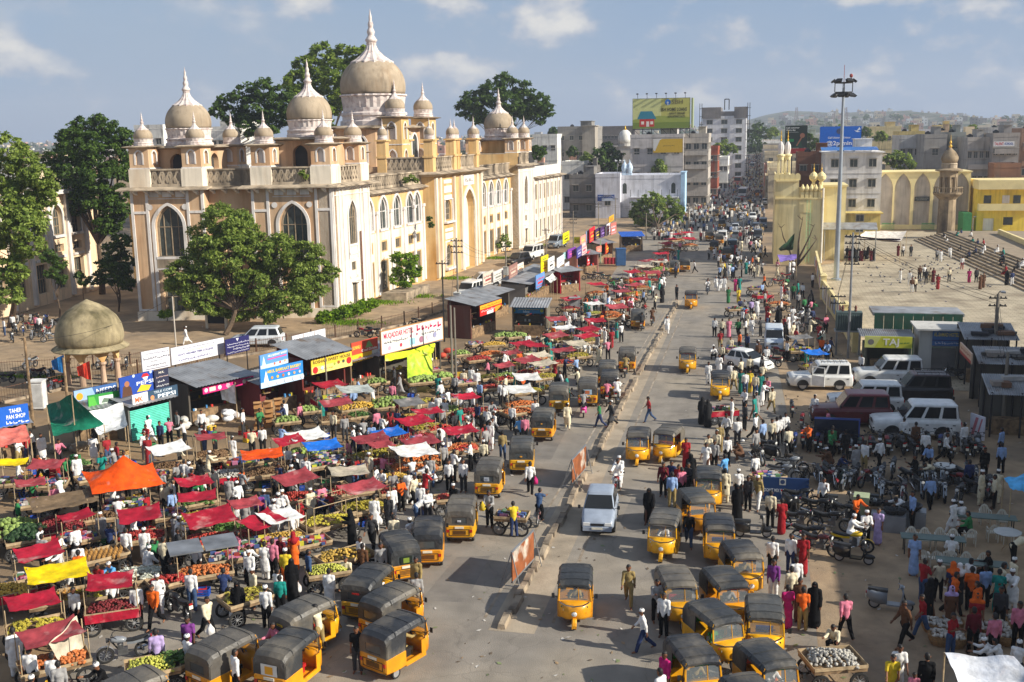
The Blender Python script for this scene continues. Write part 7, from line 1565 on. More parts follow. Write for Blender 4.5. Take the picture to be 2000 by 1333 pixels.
def joints(ps):
 """posed joint positions; the figure faces +Y"""
 J={}; lean=R(ps['lean']); hips=Vector((0,0,.92)); up=Vector((0,math.sin(lean),math.cos(lean))); fw=Vector((0,math.cos(lean),-math.sin(lean)))
 lows=[]
 for s,i in ((-1,0),(1,1)):
  h=R(ps['hip'][i]); kb=R(ps['knee'][i]); hp=hips+Vector((s*.095,0,-.02)); spread=.06 if ps['hip'][i]>60 else .015
  kn=hp+Vector((s*spread,math.sin(h)*.42,-math.cos(h)*.42)); a=h-kb; an=kn+Vector((s*.01,math.sin(a)*.41,-math.cos(a)*.41))
  J['hip%d'%i],J['knee%d'%i],J['ank%d'%i]=hp,kn,an; ft=max(-.35,min(.5,a*.5)); J['toe%d'%i]=an+Vector((s*.02,.15*math.cos(ft),.15*math.sin(ft)*.6-.045)); lows.append(min(an.z-.055,J['toe%d'%i].z-.02))
 J['pel']=hips; J['waist']=hips+up*.16; J['chest']=hips+up*.36; J['neck0']=hips+up*.53; J['neck1']=J['neck0']+up*.07+fw*.015
 hu=(up+Vector((0,-.1,.35))).normalized(); J['head']=J['neck1']+hu*.11+fw*.02; J['hu']=hu; J['fw']=Vector((0,hu.z,-hu.y))
 for s,i in ((-1,0),(1,1)):
  sh=hips+up*.49+Vector((s*.17,0,0)); a=R(ps['arm'][i])-0; o=R(ps['out'])
  d=Vector((s*math.sin(o),math.sin(a)*math.cos(o),-math.cos(a)*math.cos(o))); el=sh+d*.28; e=a+R(ps['el'][i])
  d2=Vector((s*math.sin(o)*.35-(s*.25 if ps['el'][i]>60 else 0),math.sin(e),-math.cos(e))).normalized(); wr=el+d2*.25
  J['sh%d'%i],J['el%d'%i],J['wr%d'%i],J['hd%d'%i]=sh,el,wr,wr+d2*.09; J['hdir%d'%i]=d2
 dz=-min(lows); J['drop']=dz
 for k_,v in J.items():
  if isinstance(v,Vector) and k_ not in ('hu','fw','hdir0','hdir1'):J[k_]=v+Vector((0,0,dz))
 return J
JC={p:joints(v) for p,v in POSES.items()}
MC={}
CO=[0]
def body_mesh(pose):
 if ('body',pose) in MC and not CO[0]: return MC[('body',pose)]
 J=JC[pose]; P=[]
 c= lambda a,b,r0,r1,sy=1.:P.append((tuple(J[a]) if isinstance(a,str) else tuple(a),tuple(J[b]) if isinstance(b,str) else tuple(b),r0,r1,sy))
 c('pel','waist',.125,.115,1.25); c('waist','chest',.115,.135,1.3); c('chest','neck0',.14,.075,1.3); c('neck0','neck1',.055,.05); c('sh0','sh1',.062,.062)
 for i in (0,1):
  c('hip%d'%i,'knee%d'%i,.092,.06); c('knee%d'%i,'ank%d'%i,.058,.038); c('ank%d'%i,'toe%d'%i,.042,.034)
  c('sh%d'%i,'el%d'%i,.052,.042); c('el%d'%i,'wr%d'%i,.04,.03); c('wr%d'%i,'hd%d'%i,.032,.034,1.2)
 H_,hu,fw=J['head'],J['hu'],J['fw']
 c(H_+hu*.03,H_-hu*.045+fw*.012,.092,.072); c(H_+fw*.085+hu*.0,H_+fw*.1-hu*.025,.013,.018)
 for s in (-1,1):c(H_+Vector((s*.088,0,0))-fw*.005+hu*.015,H_+Vector((s*.09,0,0))-hu*.02,.02,.014)
 if CO[0]: return sdf_mesh(P,.05,.03)
 pts,F=sdf_mesh(P,.024,.028)
 ex=MB()
 for i,s in ((0,-1),(1,1)):
  h,d=J['hd%d'%i],J['hdir%d'%i]; a=d.orthogonal().normalized(); b=d.cross(a)
  for k in range(4):
   o=h+a*((k-1.5)*.018); L_=(.062,.074,.07,.055)[k]; m_=o+d*L_*.55+b*.006; ex.cyl(o,m_,.0095,.0085,5); ex.cyl(m_,m_+d*L_*.5+b*.02,.0085,.006,5)
  t=J['wr%d'%i].lerp(h,.4)+a*.03; ex.cyl(t,t+a*.022+d*.03,.011,.009,5); ex.cyl(t+a*.022+d*.03,t+a*.024+d*.06+b*.01,.009,.007,5)
 MC[('body',pose)]=to_mesh('body',pts,F,skin,ex); return MC[('body',pose)]
def garment(kind,pose):
 if (kind,pose) in MC and not CO[0]: return MC[(kind,pose)]
 J=JC[pose]; P=[]; up=Vector((0,0,1)); T_= lambda v:tuple(J[v]) if isinstance(v,str) else tuple(v)
 c= lambda a,b,r0,r1,sy=1.:P.append((T_(a),T_(b),r0,r1,sy))
 def torso(f=1.0):c('pel','waist',.145*f,.135*f,1.2); c('waist','chest',.135*f,.155*f,1.22); c('chest','neck0',.16*f,.085,1.22); c('sh0','sh1',.078,.078)
 bend=POSES[pose]['hip'][0]>50
 if kind=='shirt':
  torso()
  for i in (0,1):c('sh%d'%i,'el%d'%i,.07,.062); c('el%d'%i,J['el%d'%i].lerp(J['wr%d'%i],.8),.058,.046)
 elif kind=='tshirt':
  torso()
  for i in (0,1):c('sh%d'%i,J['sh%d'%i].lerp(J['el%d'%i],.75),.072,.068)
 elif kind=='trousers':
  c('pel',J['pel']+up*.03,.135,.13,1.2)
  for i in (0,1):c('hip%d'%i,'knee%d'%i,.11,.078); c('knee%d'%i,J['knee%d'%i].lerp(J['ank%d'%i],.93),.076,.068)
 elif kind=='kurta':
  torso(1.05)
  for i in (0,1):c('sh%d'%i,'el%d'%i,.075,.065); c('el%d'%i,J['el%d'%i].lerp(J['wr%d'%i],.92),.062,.054)
  if bend:
   for i in (0,1):c('hip%d'%i,'knee%d'%i,.14,.115)
  else:
   m=(J['knee0']+J['knee1'])/2; c('pel',m+up*.02,.155,.185,1.25)
   for i in (0,1):c('hip%d'%i,J['knee%d'%i]-up*.02,.12,.115)
 elif kind=='robe':
  torso(1.15); c(J['head']+J['hu']*.02,J['neck0'],.115,.12); c('neck0','waist',.14,.19,1.1)
  m=(J['ank0']+J['ank1'])/2; c('waist',Vector((m.x,m.y,.16)),.20,.26,1.1)
  for i in (0,1):c('sh%d'%i,'el%d'%i,.09,.09); c('el%d'%i,'wr%d'%i,.09,.075)
 elif kind=='dress':
  torso(1.05); m=(J['ank0']+J['ank1'])/2; c('pel',Vector((m.x,m.y,.17)),.17,.20,1.2)
  for i in (0,1):c('sh%d'%i,J['sh%d'%i].lerp(J['el%d'%i],.8),.072,.065)
  c(J['sh0']+up*.02,J['pel']+Vector((.12,-.06,-.1)),.06,.09)
 elif kind=='hair':
  H_,hu,fw=J['head'],J['hu'],J['fw']; c(H_+hu*.055-fw*.012,H_-hu*.01-fw*.035,.088,.082); c(H_+hu*.075+fw*.03,H_+hu*.075+fw*.03,.062,.062)
 elif kind=='scarf':
  H_,hu,fw=J['head'],J['hu'],J['fw']; c(H_+hu*.045-fw*.01,H_-hu*.06-fw*.03,.106,.102); c(H_-hu*.08-fw*.02,J['neck0']-fw*.05-up*.08,.10,.16); c(J['sh0'],J['sh1'],.09,.09)
 if CO[0]: return sdf_mesh(P,.055 if kind!='hair' else .04,.03)
 pts,F=sdf_mesh(P,.026 if kind not in ('hair',) else .018,.03 if kind not in ('hair',) else .015)
 if kind=='robe':
  keep=[]; H_,fw=J['head'],J['fw']
  for f in F:
   q=sum((pts[i] for i in f),np.zeros(3))/len(f); d=Vector(q)-H_
   if not (abs(d.z-.02)<.03 and d.dot(fw)>.06 and abs(d.x)<.07):keep.append(f)
  F=keep
 ex= None
 if kind=='hair':
  ex=MB(); H_,hu,fw=J['head'],J['hu'],J['fw']
  for s in (-1,1):ex.ell(tuple(H_+fw*.083+Vector((s*.034,0,0))+hu*.018),(.013,.008,.008),6,4); ex.cyl(H_+fw*.086+Vector((s*.05,0,0))+hu*.036,H_+fw*.092+Vector((s*.016,0,0))+hu*.036,.006,n=4)
  ex.cyl(H_+fw*.088+Vector((-.03,0,0))-hu*.05,H_+fw*.088+Vector((.03,0,0))-hu*.05,.008,n=5)
 MC[(kind,pose)]=to_mesh(kind,pts,F,hair_m if kind=='hair' else cloth,ex); return MC[(kind,pose)]
def cap_mesh(pose):
 if ('cap',pose) in MC: return MC[('cap',pose)]
 J=JC[pose]; H_,hu,fw=J['head'],J['hu'],J['fw']; q=MB(); x=Vector((1,0,0))
 prof=[(.100,.045),(.102,.075),(.098,.105),(.085,.125),(.05,.135),(.005,.138)]; n=14; vs=[]; fs=[]
 for r,z in prof:
  for i in range(n):t=2*PI*i/n; vs.append(H_+hu*z+x*(r*.96*math.cos(t))+fw*(r*math.sin(t)-.008))
 for j in range(len(prof)-1):
  for i in range(n):fs.append((j*n+i,j*n+(i+1)%n,(j+1)*n+(i+1)%n,(j+1)*n+i))
 q.add(vs,fs); MC[('cap',pose)]=q.mesh('skullcap',cloth,True); return MC[('cap',pose)]
def bag_mesh():
 if 'bag' in MC: return MC['bag']
 q=MB(); q.loft([[(-w,-d,z),(w,-d,z),(w,d,z),(-w,d,z)] for w,d,z in ((.08,.06,-.42),(.13,.09,-.36),(.12,.08,-.2),(.05,.04,-.08),(.02,.02,0))]); MC['bag']=q.mesh('carrier_bag',sheet,True); return MC['bag']
SKIN=[S(120,78,54),S(104,66,46),S(136,92,66),S(90,58,42)]
CN={'w':('white',S(224,222,218)),'c':('cream',S(214,202,172)),'g':('grey',S(150,148,146)),'b':('pale blue',S(140,166,206)),'n':('navy',S(44,56,92)),'k':('black',S(18,18,20)),'r':('red',S(150,34,40)),'p':('pink',S(206,120,140)),'y':('yellow',S(214,186,50)),'o':('orange',S(216,98,34)),'t':('teal',S(30,130,120)),'v':('purple',S(120,60,130)),'m':('maroon',S(96,26,36)),'d':('dark grey',S(58,58,60)),'h':('khaki',S(150,130,84)),'e':('green',S(50,120,70)),'u':('brown',S(96,66,46)),'j':('denim blue',S(58,78,110)),'s':('sky blue',S(96,160,214)),'l':('lilac',S(176,156,200)),'q':('magenta',S(190,40,110))}
PH={'stand':'standing','idle':'hands folded','walk':'walking','walk2':'walking','reach':'reaching out','phone':'hand at face','sit':'sitting','squat':'squatting','ride':'riding','pillion':'on the pillion','bend':'bending down','cycle':'cycling'}
NP=[0]
PEOPLE=[]
def person(x,y,*a,**k):
 PEOPLE.append((x,y,a,k)); OCC.append((x,y,.32))
def build_person(x,y,code,ang,pose='stand',where='in the street',group= None,z=0.,scale= None,label= None,bag= None):
 """code: kind + colours. K kurta(top,lower,head) S shirt T tshirt B black robe D dress(top,scarf); head: W white skullcap, H bare hair, C coloured scarf"""
 NP[0]+=1; r=random.Random(NP[0]*17+3)
 if z:z=z-(JC[pose]['pel'].z-.08)
 kd=code[0]; dz=0
 if kd=='B':lab='person in long black robe and veil %s %s'%(PH[pose],where)
 elif kd=='D':
  lab='person in %s dress %s %s %s'%(CN[code[1]][0],'and %s headscarf'%CN[code[2]][0] if code[2]!='H' else 'with dark hair',PH[pose],where)
 else:
  gn={'K':'kurta','S':'shirt','T':'t-shirt'}[kd]; hd={'W':'white skullcap','H':'bare head'}[code[3]]
  lab='person in %s %s, %s trousers, %s, %s %s'%(CN[code[1]][0],gn,CN[code[2]][0],hd,PH[pose],where)
 sc=scale or r.uniform(.95,1.04)
 root=thing('person',label or lab,'person',(x,y,.012+z),R(ang),group or 'people '+where,sc)
 mk('body',body_mesh(pose),root,col=r.choice(SKIN))
 if kd=='B':mk('robe',garment('robe',pose),root,col=CN['k'][1]); mk('hair',garment('hair',pose),root)
 elif kd=='D':
  mk('dress',garment('dress',pose),root,col=CN[code[1]][1]); mk('hair',garment('hair',pose),root)
  if code[2]!='H':mk('headscarf',garment('scarf',pose),root,col=CN[code[2]][1])
 else:
  mk({'K':'kurta','S':'shirt','T':'t_shirt'}[kd],garment({'K':'kurta','S':'shirt','T':'tshirt'}[kd],pose),root,col=CN[code[1]][1]); mk('trousers',garment('trousers',pose),root,col=CN[code[2]][1]); mk('hair',garment('hair',pose),root)
  if code[3]=='W':mk('skullcap',cap_mesh(pose),root,col=S(226,224,220))
 if bag:
  J=JC[pose]; b=mk('carrier_bag',bag_mesh(),root,tuple(J['hd1']+J['hdir1']*.04),0,CN[bag][1])
 return root
def man(px,py,code,ang,pose='stand',where='in the street',**k):
 """placed by the pixel of the top of the head"""
 J=JC[pose]; top=J['head'].z+.13; z=k.get('z',0.); zz=top+(z-(J['pel'].z-.08) if z else 0); p=G(px,py,zz)
 return person(p.x,p.y,code,ang,pose,where,**k)
# ------------------------------------------------------------------ carts, heaps of fruit, tarpaulins, crates
def isl(m,amt=.35):
 """vary the colour from piece to piece"""
 nt=m.node_tree; N=nt.nodes; L=nt.links; b=N['Principled BSDF']; src=b.inputs['Base Color'].links[0].from_socket
 g=N.new('ShaderNodeNewGeometry'); mr=N.new('ShaderNodeMapRange'); mr.inputs[3].default_value=1-amt; mr.inputs[4].default_value=1+amt*.6; L.new(g.outputs['Random Per Island'],mr.inputs[0])
 mu=N.new('ShaderNodeMixRGB'); mu.blend_type='MULTIPLY'; mu.inputs[0].default_value=1; L.new(src,mu.inputs[1]); L.new(mr.outputs[0],mu.inputs[2]); L.new(mu.outputs[0],b.inputs['Base Color'])
isl(fruit)
HM={}
wares=bpy.data.materials.new('wares'); wares.use_nodes= True
def _wares():
 nt=wares.node_tree; N=nt.nodes; g=N.new('ShaderNodeNewGeometry'); r=N.new('ShaderNodeValToRGB'); r.color_ramp.interpolation='CONSTANT'; cs=[(190,180,170),(150,60,50),(70,90,140),(206,200,60),(60,56,54),(220,216,210),(90,130,90),(196,120,150)]
 while len(r.color_ramp.elements)<len(cs):r.color_ramp.elements.new(.5)
 for i,c in enumerate(cs):r.color_ramp.elements[i].position=i/len(cs); r.color_ramp.elements[i].color=(*S(*c),1)
 nt.links.new(g.outputs['Random Per Island'],r.inputs[0]); nt.links.new(r.outputs[0],N['Principled BSDF'].inputs['Base Color'])
_wares()
def heap_mesh(kind,w,d):
 """a heap of loose fruit on a deck of w x d"""
 k=(kind,round(w,1),round(d,1))
 if k in HM: return HM[k]
 r=random.Random(len(HM)+5); q=MB(); s={'melon':.115,'apple':.055,'orange':.06,'lime':.045,'banana':.1,'garlic':.06,'pine':.1,'veg':.08,'goods':.1}[kind]
 n=min(420,int(w*d/(s*s)*(.42 if kind!='melon' else .5))); H_=min(w,d)*(.22 if kind!='goods' else .12)
 if kind=='pine':
  for i in range(int(w/.2)):
   for j in range(int(d/.22)):
    x,y=-w/2+.12+i*.2,-d/2+.12+j*.22; q.ell((x,y,.08),(.07,.07,.11),6,4)
    for a in range(4):t=a*PI/2+r.random(); q.add([(x,y,.17),(x+.05*math.cos(t),y+.05*math.sin(t),.28),(x+.03*math.cos(t+.6),y+.03*math.sin(t+.6),.2)],[(0,1,2)])
 else:
  for i in range(n):
   x,y=r.uniform(-1,1),r.uniform(-1,1); e=max(0,1-max(abs(x),abs(y))**1.6); z=H_*e*r.uniform(.75,1.05)
   x,y=x*(w/2-s),y*(d/2-s); rr=s*r.uniform(.8,1.15)
   if kind=='banana':
    a=r.uniform(0,2*PI); dx,dy=math.cos(a),math.sin(a)
    for b in range(3):
     o=(b-1)*.04; p0=Vector((x-dx*.1-dy*o,y-dy*.1+dx*o,z+.05)); p1=Vector((x-dy*o,y+dx*o,z+.11)); p2=Vector((x+dx*.1-dy*o,y+dy*.1+dx*o,z+.05)); q.cyl(p0,p1,.012,.024,4,False); q.cyl(p1,p2,.024,.01,4,False)
   elif kind=='goods':
    a=s*r.uniform(.5,1.3); q.box(x-a,x+a,y-a*.7,y+a*.7,z,z+a*r.uniform(.8,1.8))
   elif kind=='veg':
    q.ell((x,y,z+rr*.5),(rr*1.4,rr*.8,rr*.6),6,4)
    for b in range(2):a=r.uniform(0,6); q.add([(x,y,z+rr),(x+.14*math.cos(a),y+.14*math.sin(a),z+.12),(x+.1*math.cos(a+.7),y+.1*math.sin(a+.7),z+.16)],[(0,1,2)])
   else:q.ell((x,y,z+rr*.8),(rr,rr,rr*(.92 if kind!='melon' else .95)),7,5)
 HM[k]=q.mesh('heap',fruit if kind!='goods' else wares,kind in ('melon','apple','orange','lime','garlic')); return HM[k]
FC={'melon':('pale green melons',S(150,176,76)),'water':('dark green watermelons',S(44,74,34)),'apple':('red apples',S(176,40,30)),'orange':('oranges',S(222,120,30)),'tomato':('tomatoes',S(196,54,30)),'lime':('yellow limes',S(206,206,60)),'banana':('green yellow bananas',S(206,190,40)),'garlic':('white garlic bulbs',S(206,200,186)),'pine':('pineapples',S(196,140,50)),'veg':('leafy vegetables',S(90,130,50)),'goods':('small wares',S(150,140,134)),'mango':('yellow mangoes',S(214,170,40)),'brown':('brown sapotas',S(134,100,62)),'pome':('dark red pomegranates',S(150,34,40)),'white':('white radishes',S(214,216,196))}
FK={'water':'melon','tomato':'apple','mango':'orange','brown':'apple','pome':'apple','white':'veg'}
def heap(kind,loc,rz,w,d,where,group= None):
 nm,c=FC[kind]; mesh=heap_mesh(FK.get(kind,kind),w,d); f=rnd.uniform(.55,.85); g=sum(c)/3*.18; o=mk('produce_heap',mesh,None,loc,rz,tuple(v*f+g*.6 for v in c))
 return tag(o,'heap of %s %s'%(nm,where),'produce',group or 'heaps of %s %s'%(nm,where),'stuff')
def canopy_mesh(w,d,seed,sag=.16,tilt=0.,peak=0.):
 r=random.Random(seed); n,m=10,8; vs=[]; ph=[r.uniform(0,6) for _ in range(6)]
 for j in range(m+1):
  for i in range(n+1):
   u,v=i/n*2-1,j/m*2-1; e=max(abs(u),abs(v)); pull=1-.07*(1-abs(u)**2)*(abs(v)**3)-.05*(1-abs(v)**2)*(abs(u)**3)
   z=-sag*(1-u*u)*(1-v*v)*(0 if peak else 1)+peak*(1-abs(u))**1.3*(1-abs(v))**1.3+.022*math.sin(5*u+ph[0])*math.sin(4*v+ph[1])+.012*math.sin(11*u+6*v+ph[2])+tilt*v
   if abs(u)>.99 or abs(v)>.99:z-=.09*(.8+.2*math.sin(8*(u+v)+ph[4]))*(0 if abs(u)>.99 and abs(v)>.99 else 1)
   vs.append((u*w/2*pull,v*d/2*pull,z))
 b=len(vs); q=MB(); fs=[(j*(n+1)+i,j*(n+1)+i+1,(j+1)*(n+1)+i+1,(j+1)*(n+1)+i) for j in range(m) for i in range(n)]
 q.add(vs,fs); q.add([(x,y,z-.012) for x,y,z in vs],[f[::-1] for f in fs]); return q.mesh('canopy',sheet,True)
CM={}
def canopy_of(w,d,s,peak=0.):
 k=(round(w,1),round(d,1),s%5,peak)
 if k not in CM:CM[k]=canopy_mesh(w,d,s*13+1,.16,0,peak)
 return CM[k]
CW,CWR=wheel_mesh(.33,.05,True)
CP={}
def cart_parts(w,d):
 k=(round(w,1),round(d,1))
 if k in CP: return CP[k]
 P={}
 q=MB(); n=6
 for i in range(n):y=-d/2+d*i/n; q.box(-w/2,w/2,y+.01,y+d/n-.01,.78,.82)
 q.box(-w/2,w/2,-d/2,-d/2+.05,.70,.78); q.box(-w/2,w/2,d/2-.05,d/2,.70,.78); q.box(-w/2,-w/2+.05,-d/2+.05,d/2-.05,.70,.78); q.box(w/2-.05,w/2,-d/2+.05,d/2-.05,.70,.78)
 P['deck']=q.mesh('deck',wood)
 q=MB(); q.box(-w/2,w/2,-d/2-.02,-d/2,.82,.94); q.box(-w/2,w/2,d/2,d/2+.02,.82,.94); q.box(-w/2-.02,-w/2,-d/2,d/2,.82,.94); q.box(w/2,w/2+.02,-d/2,d/2,.82,.94); P['rim_board']=q.mesh('rim_board',pale_wood)
 q=MB()
 for x in (-w/2+.22,w/2-.22):q.cyl((x,-d/2+.08,.33),(x,d/2-.08,.33),.018,n=5); q.box(x-.03,x+.03,-d/2+.1,d/2-.1,.5,.56); q.cyl((x,-d/2+.14,.33),(x,-d/2+.14,.74),.02,n=5); q.cyl((x,d/2-.14,.33),(x,d/2-.14,.74),.02,n=5)
 P['axles']=q.mesh('axles',dark_metal)
 q=MB(); q.cyl((0,0,.8),(0,0,1.95),.022,.02,5); P['pole']=q.mesh('pole',pale_wood)
 q=MB(); q.box(-w/2,w/2,-.012,0,-.34,0); P['skirt']=q.mesh('skirt',sheet)
 q=MB(); q.box(-.012,0,-d/2,d/2,-.34,0); P['skirt2']=q.mesh('skirt2',sheet)
 CP[k]=P; return P
CC={'r':('red',S(168,28,50)),'f':('faded red',S(164,66,72)),'o':('orange',S(236,84,14)),'w':('white',S(226,224,218)),'g':('grey white',S(176,182,176)),'b':('blue',S(30,110,206)),'y':('yellow',S(232,200,10)),'e':('beige',S(196,184,160)),'u':('brown',S(118,98,74)),'d':('grey',S(120,118,116)),'n':('none',None),'m':('silver metal',S(150,156,160)),'c':('sky blue',S(110,180,226))}
NC=[0]
def cart(px,py,c,fr,rz=25,w=1.75,d=1.15,skirt= None,where='in the fruit market',zc=1.95,z0= None,bare= False,label= None,peak=0.,cw=1.15):
 """cart placed by the pixel of its canopy centre (or of its load when it has none)"""
 NC[0]+=1; s=NC[0]; r=random.Random(s); z=zc-.1 if c!='n' else .95
 p=G(px,py,z); nm,col=CC[c]; fn=FC[fr][0] if fr else 'nothing'
 lab=label or ('handcart with %s cloth canopy and %s %s'%(nm,fn,where) if c!='n' else 'open wooden handcart heaped with %s %s'%(fn,where))
 root=thing('fruit_cart',lab,'cart',(p.x,p.y,.012),R(rz+17+r.uniform(-10,10)),('%s canopy'%nm if c!='n' else 'open')+' carts of %s %s'%(fn,where)); P=cart_parts(w,d)
 OCC.append((p.x,p.y,max(w,d)*.48))
 mk('deck',P['deck'],root); mk('rim_board',P['rim_board'],root); mk('axles',P['axles'],root)
 for x in (-w/2+.22,w/2-.22):
  for y in (-d/2+.04,d/2-.04):o=mk('wheel',CW,root,(x,y,.33),R(90)); mk('rim',CWR,o)
 if c!='n' or bare:
  for x in (-w/2+.04,w/2-.04):
   for y in (-d/2+.04,d/2-.04):mk('pole',P['pole'],root,(x,y,0),0,None,(1,1,(zc/1.95)*r.uniform(.97,1.03)))
  if bare:
   q=MB();
   for t in (-.5,-.17,.17,.5):q.cyl((t*w,-d/2,1.95),(t*w+r.uniform(-.15,.15),d/2,1.95+r.uniform(-.03,.05)),.018,n=5)
   q.cyl((-w/2,-d/2,1.94),(w/2,-d/2,1.94),.02,n=5); q.cyl((-w/2,d/2,1.94),(w/2,d/2,1.94),.02,n=5); mk('roof_poles',q.mesh('roof_poles',pale_wood),root)
 f_=r.uniform(.78,1.08)
 if c=='m':
  q=MB(); q.box(-w*.6,-.04,-d*.62,d*.62,zc,zc+.05); mk('roof_panel',q.mesh('roof_panel',steel),root); q=MB(); q.box(.04,w*.62,-d*.62,d*.62,zc,zc+.05); mk('roof_panel',q.mesh('roof_panel',steel),root,None)
 elif c!='n':
  mk('canopy',canopy_of(w*cw*.76,w*cw*.6,s,peak),root,(0,0,zc+.02),0,tuple(v*f_ for v in col),None,None,(R(r.uniform(1,9)),R(r.uniform(-4,4)),R(r.uniform(-6,10))))
 if skirt:
  sc=CC[skirt][1]
  mk('skirt',P['skirt'],root,(0,-d/2-.03,.9),0,sc); mk('skirt',P['skirt'],root,(0,d/2+.045,.9),0,sc); mk('skirt',P['skirt2'],root,(-w/2-.03,0,.9),0,sc); mk('skirt',P['skirt2'],root,(w/2+.045,0,.9),0,sc)
 if fr:heap(fr,(p.x,p.y,.835),R(rz),w-.1,d-.1,'on a cart %s'%where)
 if r.random()<.35 and c!='n':
  for k in range(2):crate(p.x+r.uniform(-.3,.3),p.y+r.uniform(-.3,.3),.012,rz+r.uniform(-20,20),'under a cart %s'%where)
 return root
def crate_meshes():
 q=MB(); w,d,h=.5,.36,.28
 for z in (0,.1,.2):q.box(-w/2,w/2,-d/2,-d/2+.015,z,z+.07); q.box(-w/2,w/2,d/2-.015,d/2,z,z+.07); q.box(-w/2,-w/2+.015,-d/2+.015,d/2-.015,z,z+.07); q.box(w/2-.015,w/2,-d/2+.015,d/2-.015,z,z+.07)
 q.box(-w/2+.016,w/2-.016,-d/2+.016,d/2-.016,.0,.02)
 for x in (-1,1):
  for y in (-1,1):q.box(x*(w/2-.03)-.012,x*(w/2-.03)+.012,y*(d/2-.03)-.012,y*(d/2-.03)+.012,0,.28)
 a=q.mesh('crate',matte); q=MB(); q.box(-.25,.25,-.18,.18,0,.32); q.add([(-.25,-.18,.32),(.25,-.18,.32),(.25,-.33,.38),(-.25,-.33,.38)],[(0,1,2,3)]); q.add([(-.25,.18,.32),(.25,.18,.32),(.25,.33,.36),(-.25,.33,.36)],[(3,2,1,0)]); return a,q.mesh('carton',mat('cardboard',S(176,132,84),.9,.12,3))
CRM_,CTN=crate_meshes()
def crate(x,y,z,rz,where,c= None,carton= False,s=1.0):
 cs={'blue':S(40,80,170),'red':S(176,40,44),'green':S(50,120,70),'wood':S(176,140,90),'yellow':S(206,170,50)}
 k=c or rnd.choice(list(cs)); nm='cardboard carton' if carton else '%s crate'%k
 o=mk('carton' if carton else 'crate',CTN if carton else CRM_,None,(x,y,z),R(rz),None if carton else cs[k],s); return tag(o,'%s %s'%(nm,where),'carton' if carton else 'crate','%ss %s'%(nm,where))
A1='in the near left market'; A2='in the middle of the market'; A3='along the market edge by the road'; A4='far up the market'
cart(90,909,'f','goods',15,1.9,1.2,where=A1); cart(330,878,'w','brown',20,2.3,1.3,where=A1); cart(412,855,'f','brown',25,1.9,1.2,where=A1)
cart(242,938,'o','goods',26,2.2,1.6,zc=2.2,where=A1,cw=2.0,peak=1.15); cart(122,980,'u','pome',15,2.2,1.3,zc=1.9,where=A1,cw=1.7); cart(380,942,'r','veg',22,1.9,1.2,where=A1); cart(385,972,'r','banana',22,2.0,1.2,where=A1)
cart(273,1007,'r','apple',20,2.1,1.3,where=A1); cart(410,1013,'r','tomato',22,2.4,1.4,where=A1); cart(76,1080,'r','goods',25,2.0,1.2,where=A1); cart(113,1120,'y','pine',20,2.2,1.3,where=A1,cw=1.35); cart(64,1176,'r','banana',25,2.0,1.3,where=A1)
cart(100,1240,'f','orange',32,2.2,1.2,where=A1); cart(215,1138,'r','pome',22,1.9,1.15,skirt='r',where=A1); cart(197,1080,'n','pine',25,2.0,1.35,where=A1); cart(395,1070,'m','orange',22,2.2,1.25,where=A1,zc=2.0); cart(268,1122,'n','white',20,1.8,1.4,where=A1)
cart(20,1034,'n','melon',20,2.2,2.2,where=A1); cart(52,1042,'n','water',20,1.8,2.0,where=A1); cart(122,1030,'n','pome',15,1.9,1.2,skirt='r',where=A1); cart(297,1296,'n','lime',25,1.7,1.3,where=A1); cart(338,1288,'n','veg',25,1.2,1.2,where=A1); cart(14,1150,'n','mango',20,2.0,1.2,skirt='r',where=A1)
cart(480,1162,'n','banana',30,1.8,1.3,where=A1); cart(22,905,'y','goods',15,1.8,1.2,where=A1); cart(475,900,'n','goods',20,1.9,1.3,where=A1); cart(440,925,'n','garlic',20,1.9,1.2,skirt='r',where=A1)
cart(657,788,'f','brown',25,2.2,1.2,where=A2); cart(695,762,'g','mango',25,2.6,1.5,where=A2,zc=2.1); cart(645,752,'r','goods',22,2.3,1.6,skirt='r',where=A2); cart(765,787,'n','melon',28,2.8,1.9,where=A2); cart(826,742,'n','melon',25,2.4,1.5,where=A2); cart(864,734,'n','melon',25,1.7,1.3,where=A2); cart(800,787,'d','mango',25,2.0,1.2,where=A2)
cart(912,776,'r','pome',22,1.8,1.2,skirt='r',where=A2); cart(836,805,'r','banana',25,2.0,1.2,skirt='r',where=A2); cart(810,823,'r','apple',25,2.2,1.2,where=A2); cart(760,847,'b','banana',25,2.0,1.3,where=A2); cart(899,842,'r','orange',25,2.1,1.2,where=A2); cart(908,874,'n','tomato',25,1.7,1.1,where=A2)
cart(600,852,'w','melon',25,2.4,1.3,where=A2); cart(565,862,'r','goods',25,1.8,1.2,where=A2); cart(630,872,'b','goods',35,2.2,1.1,where=A2); cart(724,858,'f','banana',25,2.2,1.3,where=A2); cart(822,864,'f','orange',25,2.2,1.2,where=A2); cart(810,882,'w','orange',25,2.6,1.2,where=A2); cart(512,889,'o','brown',20,2.2,1.3,where=A2,cw=1.3)
cart(578,935,'f','tomato',25,2.2,1.3,where=A2); cart(682,922,'e','tomato',25,2.2,1.3,where=A2); cart(708,953,'f','banana',25,2.3,1.4,where=A2); cart(640,892,'n','goods',20,2.2,1.4,where=A2,skirt='r'); cart(512,1019,'r','goods',28,2.0,1.2,where=A2); cart(548,1010,'w','mango',28,2.0,1.1,where=A2); cart(642,1016,'n','banana',28,2.3,1.4,where=A2,bare= True); cart(706,990,'n','banana',25,1.3,1.0,where=A2)
